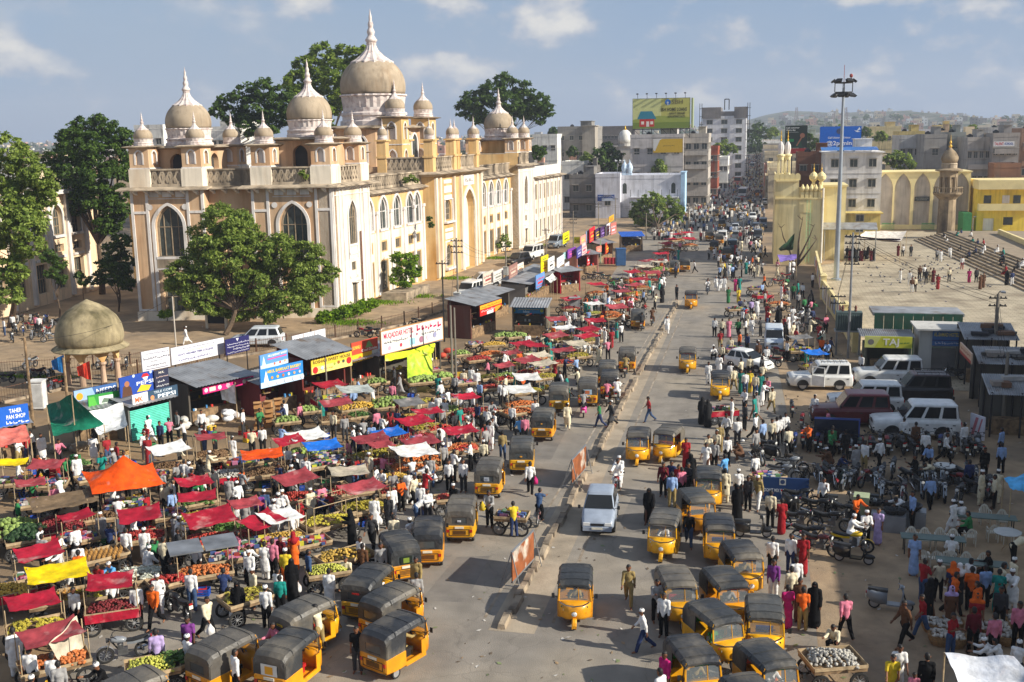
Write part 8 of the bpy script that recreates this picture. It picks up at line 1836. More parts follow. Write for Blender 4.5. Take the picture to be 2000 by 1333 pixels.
cart(674,1082,'n','mango',25,2.2,1.3,where=A2); cart(640,1110,'n','lime',25,1.7,1.1,where=A2); cart(592,1056,'n','goods',25,2.2,1.2,where=A2); cart(868,970,'n','tomato',15,.9,.9,where=A2); cart(760,958,'n','tomato',20,1.0,.9,where=A2); cart(880,800,'n','melon',25,1.6,1.1,where=A2); cart(838,783,'n','banana',25,1.8,1.1,where=A2); cart(955,735,'n','banana',25,1.5,1.1,where=A2); cart(560,905,'n','brown',25,1.7,1.2,where=A2); cart(490,1040,'n','apple',25,1.6,1.1,where=A2)
for px,py,c,f,w_ in ((150,905,'n','veg',A1),(205,1005,'n','brown',A1),(330,1000,'n','goods',A1),(450,1030,'n','veg',A1),(330,1130,'n','apple',A1),(440,1085,'n','goods',A1),(165,1160,'n','banana',A1),(300,925,'n','goods',A1),(180,930,'n','goods',A1),(420,890,'n','brown',A1),(60,945,'f','goods',A1),(480,985,'f','apple',A1),(150,1010,'r','goods',A1),(600,800,'n','melon',A2),(700,810,'n','veg',A2),(745,870,'f','apple',A2),(860,835,'n','tomato',A2),(650,950,'n','brown',A2),(620,965,'n','goods',A2),(770,930,'n','mango',A2),(735,745,'n','melon',A2),(905,745,'n','goods',A2),(950,800,'n','apple',A2),(560,820,'n','melon',A2),(880,775,'n','goods',A2),(840,720,'n','goods',A2),(900,690,'n','melon',A2),(930,670,'n','goods',A2),(790,910,'n','orange',A2),(1000,690,'f','mango',A2),(985,715,'f','apple',A2),(960,755,'n','tomato',A2)):
 cart(px,py,c,f,25,1.6,1.05,where=w_)
for px,py,c,f in ((1115,584,'r','pome'),(1161,594,'w','lime'),(1088,624,'f','goods'),(1103,641,'w','mango'),(1163,627,'r','apple'),(1150,644,'r','banana'),(1086,656,'f','goods'),(1146,657,'r','garlic'),(1127,672,'e','banana'),(1045,676,'r','orange'),(1100,685,'f','tomato'),(1052,695,'e','goods'),(1030,704,'f','apple'),(1062,711,'e','banana'),(1022,672,'r','melon'),(1030,738,'w','banana'),(1016,762,'w','orange'),(990,735,'n','melon'),(1012,802,'n','orange'),(985,655,'n','melon'),(1008,655,'n','melon'),(960,690,'n','orange'),(935,700,'n','apple'),(965,672,'n','mango')):
 cart(px,py,c,f,20,2.1,1.25,where=A3)
for px,py,c,f in ((1166,556,'r','orange'),(1250,546,'r','orange'),(1240,557,'f','banana'),(1237,532,'r','orange'),(1265,510,'f','apple'),(1292,496,'r','apple'),(1302,476,'r','orange'),(1310,468,'r','apple'),(1322,458,'r','orange'),(1342,455,'r','apple'),(1347,467,'r','orange'),(1260,521,'e','banana'),(1288,512,'e','melon'),(1215,570,'f','orange'),(1225,584,'n','tomato'),(1205,600,'f','orange'),(1190,612,'n','orange'),(1275,533,'f','tomato'),(1210,545,'n','goods')):
 cart(px,py,c,f,15,2.3,1.3,where=A4)
cart(1410,798,'n','goods',5,1.8,1.1,where='in the lane before the veiled shoppers',skirt='r'); cart(1437,602,'n','goods',5,1.8,1.1,where='on the right lane edge'); cart(1435,680,'n','goods',0,1.7,1.1,where='beside the white hatchback'); cart(1626,1283,'n','garlic',4,1.75,1.35,where='beside the parked rickshaws'); cart(1500,928,'n','goods',10,1.6,1.0,where='at the bicycle row'); cart(1000,1003,'n','goods',-8,1.5,1.0,where='pushed along the empty road')
cart(1592,690,'b','goods',5,2.0,1.3,where='by the plaza wall'); cart(1563,660,'d','goods',5,2.0,1.3,where='by the plaza wall'); cart(1478,562,'n','goods',5,1.9,1.2,where='by the plaza wall'); cart(1520,592,'n','orange',5,2.2,1.2,where='by the plaza wall'); cart(1490,575,'n','goods',5,1.9,1.2,where='by the plaza wall',skirt='r')
def tarp(label,pts,col,z,n=10,sag=.25,poles= True):
 """cloth stretched between four pixels at given heights (corner order: around)"""
 C_=[G(px,py,zz) for (px,py),zz in zip(pts,z)]; c=sum(C_,Vector())/4; root=thing('tarpaulin',label,'awning',(c.x,c.y,0)); q=MB(); vs=[]
 for j in range(n+1):
  for i in range(n+1):
   u,v=i/n,j/n; p=(C_[0].lerp(C_[1],u)).lerp(C_[3].lerp(C_[2],u),v); s=4*u*(1-u)*4*v*(1-v)
   vs.append((p.x-c.x,p.y-c.y,p.z-sag*s**.7*.8+.04*math.sin(9*u+4*v)+.03*math.sin(14*v-5*u)-.03*math.sin(u*23)*v))
 fs=[(j*(n+1)+i,j*(n+1)+i+1,(j+1)*(n+1)+i+1,(j+1)*(n+1)+i) for j in range(n) for i in range(n)]
 q.add(vs,fs); q.add([(x,y,zz-.012) for x,y,zz in vs],[f[::-1] for f in fs]); mk('cloth',q.mesh('cloth',sheet,True),root,col=col)
 if poles:
  for p in C_:
   if p.z>.6:q=MB(); q.cyl((p.x-c.x,p.y-c.y,0),(p.x-c.x,p.y-c.y,p.z),.03,n=5); mk('pole',q.mesh('pole',pale_wood),root)
 return root
tarp('dark green cloth awning strung from a tall pole',[(91,792),(140,772),(203,830),(104,852)],S(22,112,84),[2.4,4.0,2.2,2.0],sag=.3)
tarp('white sheet awning beside the dark green cloth',[(166,806),(240,788),(249,832),(192,850)],S(226,226,222),[2.6,2.7,2.1,1.8],sag=.5)
tarp('peach red printed cloth below the TAHER board',[(0,838),(50,832),(60,858),(0,874)],S(206,110,96),[2.3,2.3,1.9,1.9],sag=.1)
tarp('lime green cloth hung below the hotel board',[(752,694),(850,672),(846,690),(752,706)],S(196,206,40),[2.6,2.6,2.2,2.2],sag=.1)
tarp('yellow green print sheet hanging at the hotel corner',[(795,695),(842,678),(846,742),(796,748)],S(176,206,60),[2.5,2.5,.4,.4],sag=.05,poles= False)
tarp('beige sheet hanging from the red cart down to the ground',[(95,1258),(150,1205),(173,1290),(130,1322)],S(196,186,164),[1.9,2.0,.35,.2],sag=-.25,poles= False)
tarp('large white sheet awning at the lower right stalls',[(1845,1275),(1980,1285),(2060,1350),(1880,1350)],S(214,216,220),[2.4,2.6,2.4,2.3],sag=.15)
tarp('pale blue parasol cloth at the right edge stalls',[(1960,935),(2010,925),(2020,965),(1975,955)],S(90,176,226),[2.2,2.3,2.2,2.1],sag=-.2)
tarp('white festival awning with dark striped valance in the plaza',[(1673,466),(1759,472),(1771,452),(1690,452)],S(222,214,204),[3.0,3.0,3.4,3.4],sag=.4)
tarp('dark striped valance along the festival awning',[(1673,462),(1759,468),(1759,473),(1673,468)],S(70,50,80),[3.2,3.2,2.7,2.7],sag=0,poles= False)
tarp('dark green flag cloth stretched between dead tree limbs',[(1520,487),(1552,457),(1549,488),(1524,490)],S(36,66,44),[4.0,5.6,3.6,3.4],sag=.1,poles= False)
tarp('purple and yellow cloth under the dark green flag',[(1518,498),(1556,498),(1556,506),(1524,512)],S(120,100,170),[3.2,3.2,2.8,2.8],sag=.2)
tarp('white square of cloth pitched at the stall corner',[(1064,544),(1080,535),(1088,544),(1076,553)],S(226,222,212),[2.6,2.7,2.5,2.3],sag=.1)
tarp('white banner cloth under the blue awning',[(1218,462),(1252,468),(1250,458),(1222,454)],S(226,224,220),[2.2,2.0,2.3,2.4],sag=.1)
for px,py,n,rz,where in ((525,835,7,20,'stacked beside the melon sellers'),(545,830,6,25,'stacked beside the melon sellers'),(505,838,6,20,'stacked beside the melon sellers'),(370,1040,2,20,'on the metal cart roof'),(780,752,2,15,'beside the round melon heap'),(800,750,2,30,'beside the round melon heap')):
 p=G(px,py,0)
 for k in range(n):crate(p.x+(k%2)*.1,p.y+(k%3)*.06,.012+.33*(k//1)*.5 if False else .012+.33*k,rz+rnd.uniform(-8,8),where,carton= True,s=1.0) if k<5 else None
for k in range(190):
 px,py=rnd.uniform(20,980),rnd.uniform(700,1100)
 if py<930-.22*px: continue
 p=G(px,py)
 if p.x>-21: continue
 if any((p.x-a)**2+(p.y-b)**2<(c*.8)**2 for a,b,c in OCC): continue
 crate(p.x,p.y,.012,rnd.uniform(0,90),'standing on the dirt among the carts');
 if rnd.random()<.4:crate(p.x+.05,p.y,.295,rnd.uniform(0,90),'standing on the dirt among the carts')
for k,(px,py) in enumerate(((1183,516),(1190,516),(1197,516),(1204,516),(1211,516))):
 p=G(px,py); q=MB(); q.lathe([(.3,0),(.3,.28),(.32,.3),(.3,.32),(.3,.6),(.32,.62),(.3,.64),(.3,.9),(.26,.9)],12); tag(mk('oil_drum',q.mesh('oil_drum',paint),None,tuple(p),0,S(170,50,60)),'faded red drum in the row beside the blue cabinet','drum','faded red drums in a row')
def basket(px,py,r=.42,fr='garlic',where='before the women at the lower right'):
 p=G(px,py,.35); q=MB(); q.lathe([(r*.7,0),(r*.95,.2),(r*1.02,.38),(r*.98,.40),(r*.9,.36),(r*.6,.33)],16); tag(mk('basket',q.mesh('basket',mat('wicker',S(150,116,76),.9,.3,20,bump=.4,bscale=40)),None,(p.x,p.y,.012)),'round wicker basket of garlic %s'%where,'basket','wicker baskets %s'%where); OCC.append((p.x,p.y,r))
 heap(fr,(p.x,p.y,.34),0,r*1.6,r*1.6,'in a wicker basket %s'%where)
for b in ((1822,1216),(1860,1214),(1836,1240),(1866,1244),(1848,1222),(1930,1226),(1952,1222),(1925,1250),(1965,1240),(1985,1212)):basket(*b)
def barricade(px,py,L_,rz,label):
 p=G(px,py); root=thing('barricade',label,'barricade',tuple(p),R(rz)); q=MB(); q.box(-L_/2,L_/2,-.02,.02,.35,1.55); mk('panel',q.mesh('panel',mat('rusty_panel',S(140,80,44),.85,.25,2,.1,col2=S(190,180,166),mixs=1.1,mix=(.52,.64))),root,col=S(190,110,50))
 q=MB(); q.box(-L_/2-.03,L_/2+.03,-.03,.03,1.55,1.62); q.box(-L_/2-.03,L_/2+.03,-.03,.03,.28,.35)
 for x in (-L_/2,L_/2):q.cyl((x,0,1.6),(x,.55,.02),.025,n=5); q.cyl((x,0,1.6),(x,-.35,.02),.025,n=5); q.cyl((x,-.3,.15),(x,.5,.15),.02,n=5)
 mk('frame',q.mesh('frame',steel),root)
barricade(1022,1128,2.6,82,'rusty orange sheet barricade with torn print nearest on the median'); barricade(1131,940,2.8,84,'second rusty barricade farther up the median');
def chair_proto():
 P=[]; q=MB(); q.loft([[(-.22,-.2,.42),(.22,-.2,.42),(.22,-.2,.45),(-.22,-.2,.45)],[(-.24,.22,.40),(.24,.22,.40),(.24,.22,.43),(-.24,.22,.43)]]); P.append(('seat',q.mesh('seat',MATS['pale_plastic']),None,None,[]))
 q=MB(); n=10
 for i in range(n):
  a0,a1=PI*i/n,PI*(i+1)/n; f= lambda a,r,z:(r*math.cos(a),-.2-.06*z,.43+.42*z if False else .43+math.sin(a)*.45*z)
  q.face([(.24*math.cos(a0),-.22-.08*math.sin(a0),.43+.45*math.sin(a0)),(.24*math.cos(a1),-.22-.08*math.sin(a1),.43+.45*math.sin(a1)),(.17*math.cos(a1),-.22-.07*math.sin(a1),.43+.36*math.sin(a1)),(.17*math.cos(a0),-.22-.07*math.sin(a0),.43+.36*math.sin(a0))])
 for x in (-.1,-.03,.04,.11):q.box(x-.02,x+.02,-.29,-.26,.44,.80)
 P.append(('backrest',q.mesh('backrest',MATS['pale_plastic']),None,None,[]))
 q=MB(); q.cyl((0,0,0),(0,0,.42),.022,.03,6); lm=q.mesh('leg',MATS['pale_plastic'])
 for x in (-.2,.2):
  for y in (-.2,.2):P.append(('leg',lm,(x,y,0),None,[]))
  q=MB(); q.tube([(x*1.15,-.22,.64),(x*1.2,.1,.64),(x*1.15,.2,.42)],.02,5); P.append(('armrest',q.mesh('armrest',MATS['pale_plastic']),None,None,[]))
 return P
mat('pale_plastic',S(206,200,184),.5,.08,3)
CH=chair_proto()
def table(px,py,L_,rz,label,z=.76):
 p=G(px,py,z); root=thing('eating_table',label,'table',(p.x,p.y,.012),R(rz)); q=MB(); q.box(-L_/2,L_/2,-.35,.35,z-.04,z); mk('table_top',q.mesh('table_top',mat('green_laminate',S(86,104,96),.5,.12,2)),root); OCC.append((p.x-.8,p.y,.7)); OCC.append((p.x+.8,p.y,.7))
 for x in (-L_/2+.15,L_/2-.15):
  for y in (-.28,.28):q=MB(); q.cyl((x,y,0),(x,y,z-.04),.025,n=5); mk('leg',q.mesh('leg',dark_metal),root)
table(1822,1050,2.6,-2,'long green eating table with chairs on both sides, in the row nearest the jeeps'); table(1920,1008,2.8,-4,'long green eating table where the man in white eats'); table(1898,1098,2.7,-4,'long green eating table beside the veiled women')
def chairs(lst,rz,where):
 for px,py in lst:p=G(px,py,.85); inst(CH,'plastic_chair','pale moulded plastic chair %s'%where,'chair',(p.x,p.y,.012),R(rz),'plastic chairs %s'%where); OCC.append((p.x,p.y,.3))
chairs(((1782,1034),(1808,1036),(1838,1036),(1864,1038)),180,'behind the first eating table'); chairs(((1801,1070),(1827,1072),(1856,1072)),0,'in front of the first eating table'); chairs(((1853,1082),(1890,1084),(1924,1086)),180,'behind the last eating table'); chairs(((1925,990),(1960,1000)),180,'behind the middle eating table'); chairs(((1940,1022),(1970,1026),(1896,1030)),0,'in front of the middle eating table'); chairs(((1954,1120),),0,'in front of the last eating table')
for px,py,l in ((1784,845,'small round pale stand table before the white jeep'),(1845,910,'round white tray table behind the dim bikes'),(1968,1040,'round pale washing table at the right edge')):
 p=G(px,py,.95); root=thing('stand_table',l,'table',(p.x,p.y,.012)); q=MB(); q.lathe([(.55,.93),(.57,.95),(.55,.97),(.3,.965)],18); mk('tray',q.mesh('tray',mat('tray_tin',S(186,186,180),.4,.1,3,.4)),root)
 q=MB();
 for a in range(3):t=a*2.1; q.cyl((0,0,.45),(.3*math.cos(t),.3*math.sin(t),0),.02,n=5)
 q.cyl((0,0,.45),(0,0,.93),.03,n=6); mk('stand',q.mesh('stand',pale_wood),root)
def cookstall():
 p=G(1762,1030); root=thing('cook_stall','open cooking stall with stoves and pots beside the seated eaters','stall',(p.x,p.y,0),R(-8)); OCC.append((p.x,p.y,1.4))
 for k,(x,y,w) in enumerate(((-1.0,.4,1.3),(.4,.3,1.2),(-.6,-.6,1.5))):q=MB(); q.box(x-w/2,x+w/2,y-.35,y+.35,.0,.8); mk('counter',q.mesh('counter',steel if k else wood),root)
 for x,y,r in ((-1.2,.4,.3),(-.7,.4,.22),(.4,.3,.42),(-.5,-.6,.34),(-.1,-.6,.25)):q=MB(); q.lathe([(r*.6,0),(r,.12),(r*1.05,.25),(r*.95,.25),(r*.6,.08)],14,(x,y,.8)); mk('pan',q.mesh('pan',dark_metal),root)
 q=MB(); q.box(-2.2,-1.5,.1,.9,0,1.2); mk('glass_case',q.mesh('glass_case',mat('case_green',S(160,170,130),.4,.1,2)),root)
cookstall()
# ------------------------------------------------------------------ who stands where (head pixel, clothes, facing, pose)
RD,CL,RE='on the open road','by the rickshaw cluster','on the right roadside'
PLIST=[(1268,775,'TrjH',95,'walk',RD),(1194,783,'KdkW',110,'walk',RD),(1171,785,'TenH',100,'walk2',RD),(1108,788,'KccW',0,'walk',RD),(1303,617,'KwwW',180,'walk',RD),(1228,1103,'ShhH',178,'walk',RD),(1257,1186,'SwnW',105,'walk',RD),(1297,1157,'SwkH',170,'stand',CL),(1283,1130,'SgkH',200,'idle',CL),(1299,1272,'SqkH',150,'stand',CL),(1290,1308,'SwkH',60,'stand',CL),(1035,904,'SwkH',0,'walk',RD),(1003,978,'TynH',20,'reach',RD),(1268,954,'B',175,'walk2',RD),(1296,905,'SmkH',180,'phone',RE),(1312,900,'SnkH',160,'stand',RE),(1313,925,'SbhH',10,'stand',RE),(1332,912,'SpkH',30,'stand',RE),(1346,905,'SdkH',150,'idle',RE),(1340,855,'DrH',180,'stand',RE),(1350,888,'B',0,'walk',RE),(1326,905,'DrH',180,'stand',RE),(1384,846,'SckH',180,'idle',RE),(1400,840,'SckW',160,'stand',RE),(1406,827,'ShhH',10,'stand',RE),(1421,850,'SwkH',200,'stand',RE),(1441,816,'SwdH',0,'stand',RE),(1380,866,'DwH',180,'walk',RE),(1396,860,'SgkH',170,'stand',RE),(1417,916,'KccH',10,'stand',RE),(1443,914,'SwkW',0,'stand',RE),(1441,948,'B',180,'stand',RE),(1462,930,'SdkH',160,'stand',RE),(1481,930,'ShwW',170,'walk',RE),(1451,862,'KuuW',90,'squat',RE),(1476,884,'SwdH',30,'stand',RE),(1491,820,'SbkH',40,'stand',RE),(1477,838,'SgdH',220,'stand',RE),(1372,776,'B',0,'stand',RE),(1383,781,'B',20,'stand',RE),(1430,777,'SwwH',100,'stand',RE),(1420,808,'SwkH',150,'walk',RE),(1346,997,'SkjH',170,'walk',CL),(1417,890,'SsdH',60,'idle',RE),(1384,707,'SwwH',180,'stand',RE),(1427,708,'SwkW',0,'stand',RE),(1434,718,'SchH',10,'walk',RE),(1448,722,'DtH',180,'stand',RE),(1456,725,'SwjH',0,'stand',RE),(1465,722,'DyH',180,'walk',RE),(1476,730,'ScjH',0,'stand',RE),(1486,728,'DtH',180,'stand',RE),(1405,692,'KwwH',180,'phone',RE),(1396,621,'SwkH',180,'stand',RE),(1411,623,'SckH',0,'stand',RE),(1407,645,'TrhH',180,'walk',RE),(1424,622,'DpH',180,'stand',RE),(1442,623,'SekH',170,'walk',RE),(1427,658,'SchH',180,'stand',RE),(1455,597,'KssW',0,'walk',RE),(1468,585,'SlkW',10,'stand',RE),(1454,585,'SgkW',170,'stand',RE),(1468,620,'KwwW',180,'walk',RE),(1423,561,'DeH',180,'stand',RE),(1443,562,'DyH',180,'walk',RE),(1399,540,'KwwW',180,'walk',RE),(1407,541,'KwwW',180,'walk2',RE),(1415,540,'KwwH',180,'stand',RE),(1437,541,'DqH',180,'walk',RE),(1445,540,'DtH',180,'stand',RE),(1414,511,'KyyH',180,'walk',RE),(1426,512,'SekH',180,'walk',RE),(1357,509,'SwkH',100,'walk',RD),(1322,556,'SdkH',150,'stand',RD),(1393,675,'SwkW',180,'squat',RE),(1410,672,'SckH',170,'stand',RE),(1498,676,'SwkH',180,'stand',RE),(1482,668,'SukH',180,'stand',RE),(1508,818,'SckH',180,'stand',RE),(1518,815,'SwkH',20,'stand',RE),(1525,812,'SwkH',10,'stand',RE),(1534,806,'SwkH',200,'idle',RE),(1541,834,'SckH',30,'stand',RE),(1508,757,'SchW',190,'walk',RE),(1592,771,'SwwW',170,'stand',RE),(1625,876,'KuuW',60,'squat',RE),(1638,886,'SnkH',250,'squat',RE),(1653,840,'SkkH',0,'stand',RE),(1767,816,'SwhW',20,'stand',RE),(1790,825,'SuuH',10,'stand',RE),(1809,842,'SwkH',0,'stand',RE),(1816,866,'SbkH',170,'sit',RE),(1852,836,'SgkH',20,'stand',RE),(1885,826,'KwwW',40,'stand',RE),(1833,731,'KwwW',180,'stand',RE),(1958,835,'SbkH',60,'stand',RE),(1925,875,'SkkH',150,'stand',RE),(1895,898,'SnkH',20,'stand',RE),(1790,890,'SkkH',100,'idle',RE),(1825,900,'SckH',120,'bend',RE),(1610,932,'SwkH',170,'phone',RE),(1673,964,'SokH',200,'reach',RE),(1693,995,'SwkW',180,'idle',RE),(1717,990,'DlH',170,'stand',RE),(1766,966,'SwkH',130,'bend',RE),(1784,962,'SbkH',100,'stand',RE),(1865,974,'KwwW',40,'walk',RE),(1897,1000,'SekH',80,'sit',RE),(1881,980,'KwwW',20,'sit',RE),(1945,926,'SckH',90,'stand',RE),(1683,691,'SwkH',150,'stand',RE),(1506,960,'SckH',0,'stand',CL),(1528,972,'DrH',0,'stand',CL),(1788,1045,'DbH',170,'stand',RE),(1836,1090,'SckW',200,'stand',RE),(1863,1100,'Dno',30,'stand',RE),(1876,1098,'Ddw',10,'stand',RE),(1900,1110,'TokH',0,'stand',RE),(1927,1103,'SbkH',10,'stand',RE),(1860,1142,'Dul',190,'stand',RE),(1910,1160,'Dro',180,'stand',RE),(1904,1187,'SmkH',0,'stand',RE),(1945,1196,'SpkH',10,'stand',RE),(1957,1145,'SdkH',180,'stand',RE),(1940,1246,'SwkW',70,'squat',RE),(1993,1178,'SpkH',180,'stand',RE),(1654,1161,'SpkH',10,'walk',RE),(1631,1212,'SckH',160,'squat',RE),(1770,1176,'SukH',110,'walk',RE),(1745,1273,'DyH',175,'walk',RE),(1758,1258,'DwH',175,'walk2',RE),(1592,1137,'B',180,'stand',CL),(1570,1145,'TohH',0,'stand',CL),(1563,1128,'DuH',180,'stand',CL),(1540,1140,'DqH',10,'stand',CL),(1547,1105,'SckH',20,'stand',CL),(1556,1090,'SwkH',0,'stand',CL),(1546,1040,'SwnH',170,'stand',CL),(1570,1045,'DrH',180,'stand',CL),(1510,1046,'SwkH',0,'stand',CL),(1512,1092,'SvwH',180,'stand',CL),(1960,1250,'SwkH',60,'squat',RE),(1860,1048,'SwkW',0,'sit',RE),(1937,1075,'SkkH',90,'sit',RE),(1980,1047,'SckH',300,'bend',RE),(1812,1280,'SkkH',0,'stand',RE),]
ML='among the fruit carts'
PLIST+=[(px,py,c,a,p,ML) for px,py,c,a,p in ((145,1026,'SwkH',60,'stand'),(150,1060,'KwwW',30,'stand'),(195,1000,'KgwW',180,'stand'),(244,1032,'SwdH',20,'stand'),(280,1030,'KwwW',10,'stand'),(318,1052,'ScdH',0,'stand'),(297,1066,'SekH',30,'bend'),(222,1093,'SsdW',160,'squat'),(332,1090,'SkkH',20,'stand'),(264,1140,'SwkH',200,'stand'),(371,1112,'SwjH',10,'stand'),(401,1167,'SckH',240,'walk'),(365,1206,'DvH',200,'stand'),(364,1237,'SwkW',330,'stand'),(303,1232,'SlkH',30,'stand'),(55,1267,'SwkH',20,'stand'),(100,1277,'SwkH',10,'stand'),(60,1318,'KwwW',0,'stand'),(112,1290,'SgkH',30,'stand'),(203,1290,'SkkW',160,'squat'),(462,1135,'B',190,'stand'),(485,1075,'SwkW',180,'stand'),(492,1106,'ScdW',150,'stand'),(24,1230,'KwwH',40,'stand'),(80,1045,'SgkH',20,'stand'),(228,972,'SwkW',20,'reach'),(334,953,'SbkH',60,'stand'),(460,965,'KwwW',20,'stand'),(477,975,'KggH',10,'stand'),(345,803,'SgkH',150,'stand'),(311,823,'SnkH',180,'stand'),(180,970,'B',60,'sit'),(560,870,'KwwH',10,'stand'),(574,886,'KwwW',0,'stand'),(586,880,'KggH',20,'stand'),(505,961,'SvkH',30,'stand'),(515,957,'SjkW',20,'stand'),(543,965,'KwgW',0,'stand'),(534,976,'KwwW',10,'stand'),(730,968,'KwwH',0,'stand'),(758,963,'KddW',180,'stand'),(720,885,'KccW',170,'stand'),(745,915,'SwkH',180,'idle'),(767,919,'SgkH',200,'idle'),(805,895,'SwjH',30,'reach'),(840,890,'SgjH',10,'stand'),(876,897,'SwkH',180,'stand'),(904,898,'SwdH',180,'stand'),(873,847,'KwwW',10,'stand'),(865,868,'SgkW',30,'stand'),(957,823,'KwwW',170,'stand'),(944,858,'SckW',0,'stand'),(981,842,'ShjH',10,'stand'),(912,815,'SckW',170,'reach'),(855,770,'SwkH',180,'stand'),(868,779,'SwkW',170,'stand'),(960,782,'SgdH',200,'reach'),(735,800,'SpkH',60,'stand'),(763,807,'TrjH',10,'stand'),(775,799,'KnnH',0,'stand'),(650,803,'ScdH',180,'stand'),(672,810,'SgdH',200,'stand'),(621,754,'SwkH',160,'stand'),(820,942,'SwnW',180,'stand'),(834,955,'SwdH',200,'stand'),(810,974,'SwjH',300,'bend'),(885,943,'SkkW',160,'stand'),(955,960,'SgkH',170,'idle'),(725,1006,'SdkH',180,'walk'),(768,1006,'SckH',10,'stand'),(800,1010,'SwnW',60,'stand'),(905,722,'KccW',0,'stand'),(920,716,'KwwH',0,'stand'),(931,722,'KwwW',10,'stand'),(888,731,'SgkH',180,'stand'),(515,1055,'KwwH',0,'stand'),(531,1055,'SpkH',10,'stand'),(547,1046,'SmkH',170,'stand'),(556,1072,'SyoW',20,'stand'),(572,1040,'DorH',30,'stand'),(601,1076,'SjkH',300,'stand'),(541,1108,'SwkH',340,'stand'),(545,1121,'StkH',20,'stand'),(568,1092,'B',10,'stand'),(641,1108,'KwwH',0,'stand'),(676,1085,'SckH',180,'sit'),(703,1046,'SwkH',160,'stand'),(707,1061,'SukH',0,'stand'),(743,1062,'SgkH',200,'stand'),(812,1087,'KhhH',180,'stand'),(813,1118,'SgcH',20,'stand'),(517,1143,'SwkW',0,'stand'),(621,1184,'SchH',60,'reach'),(538,1216,'SpkH',160,'sit'),(695,1221,'TkdH',190,'stand'),(457,1270,'SwkH',330,'stand'),(1000,790,'SwkH',0,'stand'),(1015,815,'SsdH',20,'sit'),(1025,812,'SpkH',10,'stand'),(1045,780,'SwkH',180,'stand'))]
for i,(px,py,c,a,p,wh) in enumerate(PLIST):
 bag={(1035,904):'q',(401,1167):'w',(1508,757):'w',(840,890):'w',(955,960):'y',(462,1135):'w',(568,1092):'w',(1592,1137):'l',(730,968):'w'}.get((px,py))
 man(px,py,c,a+rnd.uniform(-12,12),p,wh,bag=bag)
man(1788,1286,'DpH',175,'walk','beside the person in yellow',scale=.72,label='child in pink dress walking beside the person in yellow'); man(1805,1312,'SnkH',175,'walk','',scale=.68,label='small child in navy shirt below the child in pink',group='children at the lower right')
def rider(px,py,rz,code,bike='k',kind='b',second= None,where='riding on the road',label= None):
 o=twowheel(px,py,rz,bike,kind,'',label=label or '%s %s ridden along the road'%(BC[bike][0],'scooter' if kind=='s' else ('bicycle' if kind=='c' else 'motorbike')),group='two wheelers ridden along the road'); p=o.location; f=Vector((-math.sin(R(rz)),math.cos(R(rz)),0))
 q=p-f*.22; person(q.x,q.y,code,rz,'ride' if kind!='c' else 'cycle',where,z=.80 if kind!='c' else .88)
 if second:q=p-f*.58; person(q.x,q.y,second,rz,'pillion',where,z=.86)
rider(1206,962,178,'KwwH','r','b','KwwW'); rider(1140,812,8,'SgkH','p','s'); rider(1186,790,5,'SpkH','r','b'); rider(1206,785,0,'SwkW','k','b','KwwW'); rider(1222,735,2,'ShhH','r','b'); rider(1254,645,0,'SdkH','k','b'); rider(1274,635,0,'SuuH','k','b'); rider(1296,565,0,'KwwW','r','b'); rider(1382,575,180,'SwdH','k','b','SdkH'); rider(1395,507,0,'KwwH','k','b'); rider(1055,1022,0,'TjkH','r','c',label='red bicycle ridden along the empty road'); rider(1275,585,0,'SwdH','k','c',label='black bicycle ridden up the road edge'); rider(1664,1078,262,'KwwW','y','b') if False else None
p_=G(1658,1075); person(p_.x,p_.y,'KwwW',262,'ride','on the yellow motorbike',z=.80)
DR=[o for o in COL.objects if o.name.startswith('auto_rickshaw') and 'far' not in o['label']]
for i,o in enumerate(DR[::2]):
 f=Vector((-math.sin(o.rotation_euler.z),math.cos(o.rotation_euler.z),0)); q=o.location+f*.06
 person(q.x,q.y,('ShhH','SwkH','ShhW','SgkH')[i%4],math.degrees(o.rotation_euler.z),'ride','at a rickshaw handlebar',z=.58,scale=.93,group='drivers sitting in auto rickshaws')
FCT,PLZ='in the palace forecourt','in the plaza'
for px,py,c,a,p in ((6,622,'SwjH',150,'stand'),(23,614,'SwkH',200,'stand'),(68,615,'SpkH',180,'stand'),(75,617,'SwkH',20,'stand'),(362,638,'KwwW',110,'walk'),(735,470,'SwkH',0,'stand')):man(px,py,c,a,p,FCT) if py>500 else None
for px,py,c,a,p in ((1759,525,'KwwH',120,'stand'),(1777,529,'SwwH',160,'stand'),(1782,542,'SuwH',180,'stand'),(1788,541,'SckH',190,'stand'),(1797,519,'SukH',180,'stand'),(1806,518,'SwkH',200,'stand'),(1810,526,'SkkH',10,'stand'),(1818,523,'SchH',180,'stand'),(1824,524,'DmH',180,'stand'),(1833,536,'DrH',170,'stand'),(1855,523,'ScdH',190,'stand'),(1894,525,'DqH',160,'walk'),(1908,524,'SdkH',180,'stand'),(1916,536,'DuH',180,'stand'),(1922,533,'DuH',170,'stand'),(1856,481,'KwwW',180,'walk'),(1831,486,'SgkH',180,'stand'),(1838,488,'KwwW',180,'stand'),(1755,477,'DmH',170,'stand'),(1764,478,'SwkH',180,'stand'),(1780,478,'SddH',180,'stand'),(1880,501,'SwrH',180,'stand'),(1968,528,'B',150,'stand'),(1978,529,'SnwH',20,'stand')):man(px,py,c,a,p,PLZ)
for k in range(13):man(1655+k*4.3+rnd.uniform(-1,1),484+rnd.uniform(-3,4),rnd.choice(('B','DmH','B','SdkH','DuH')),rnd.uniform(0,360),'stand','queueing by the festival awning')
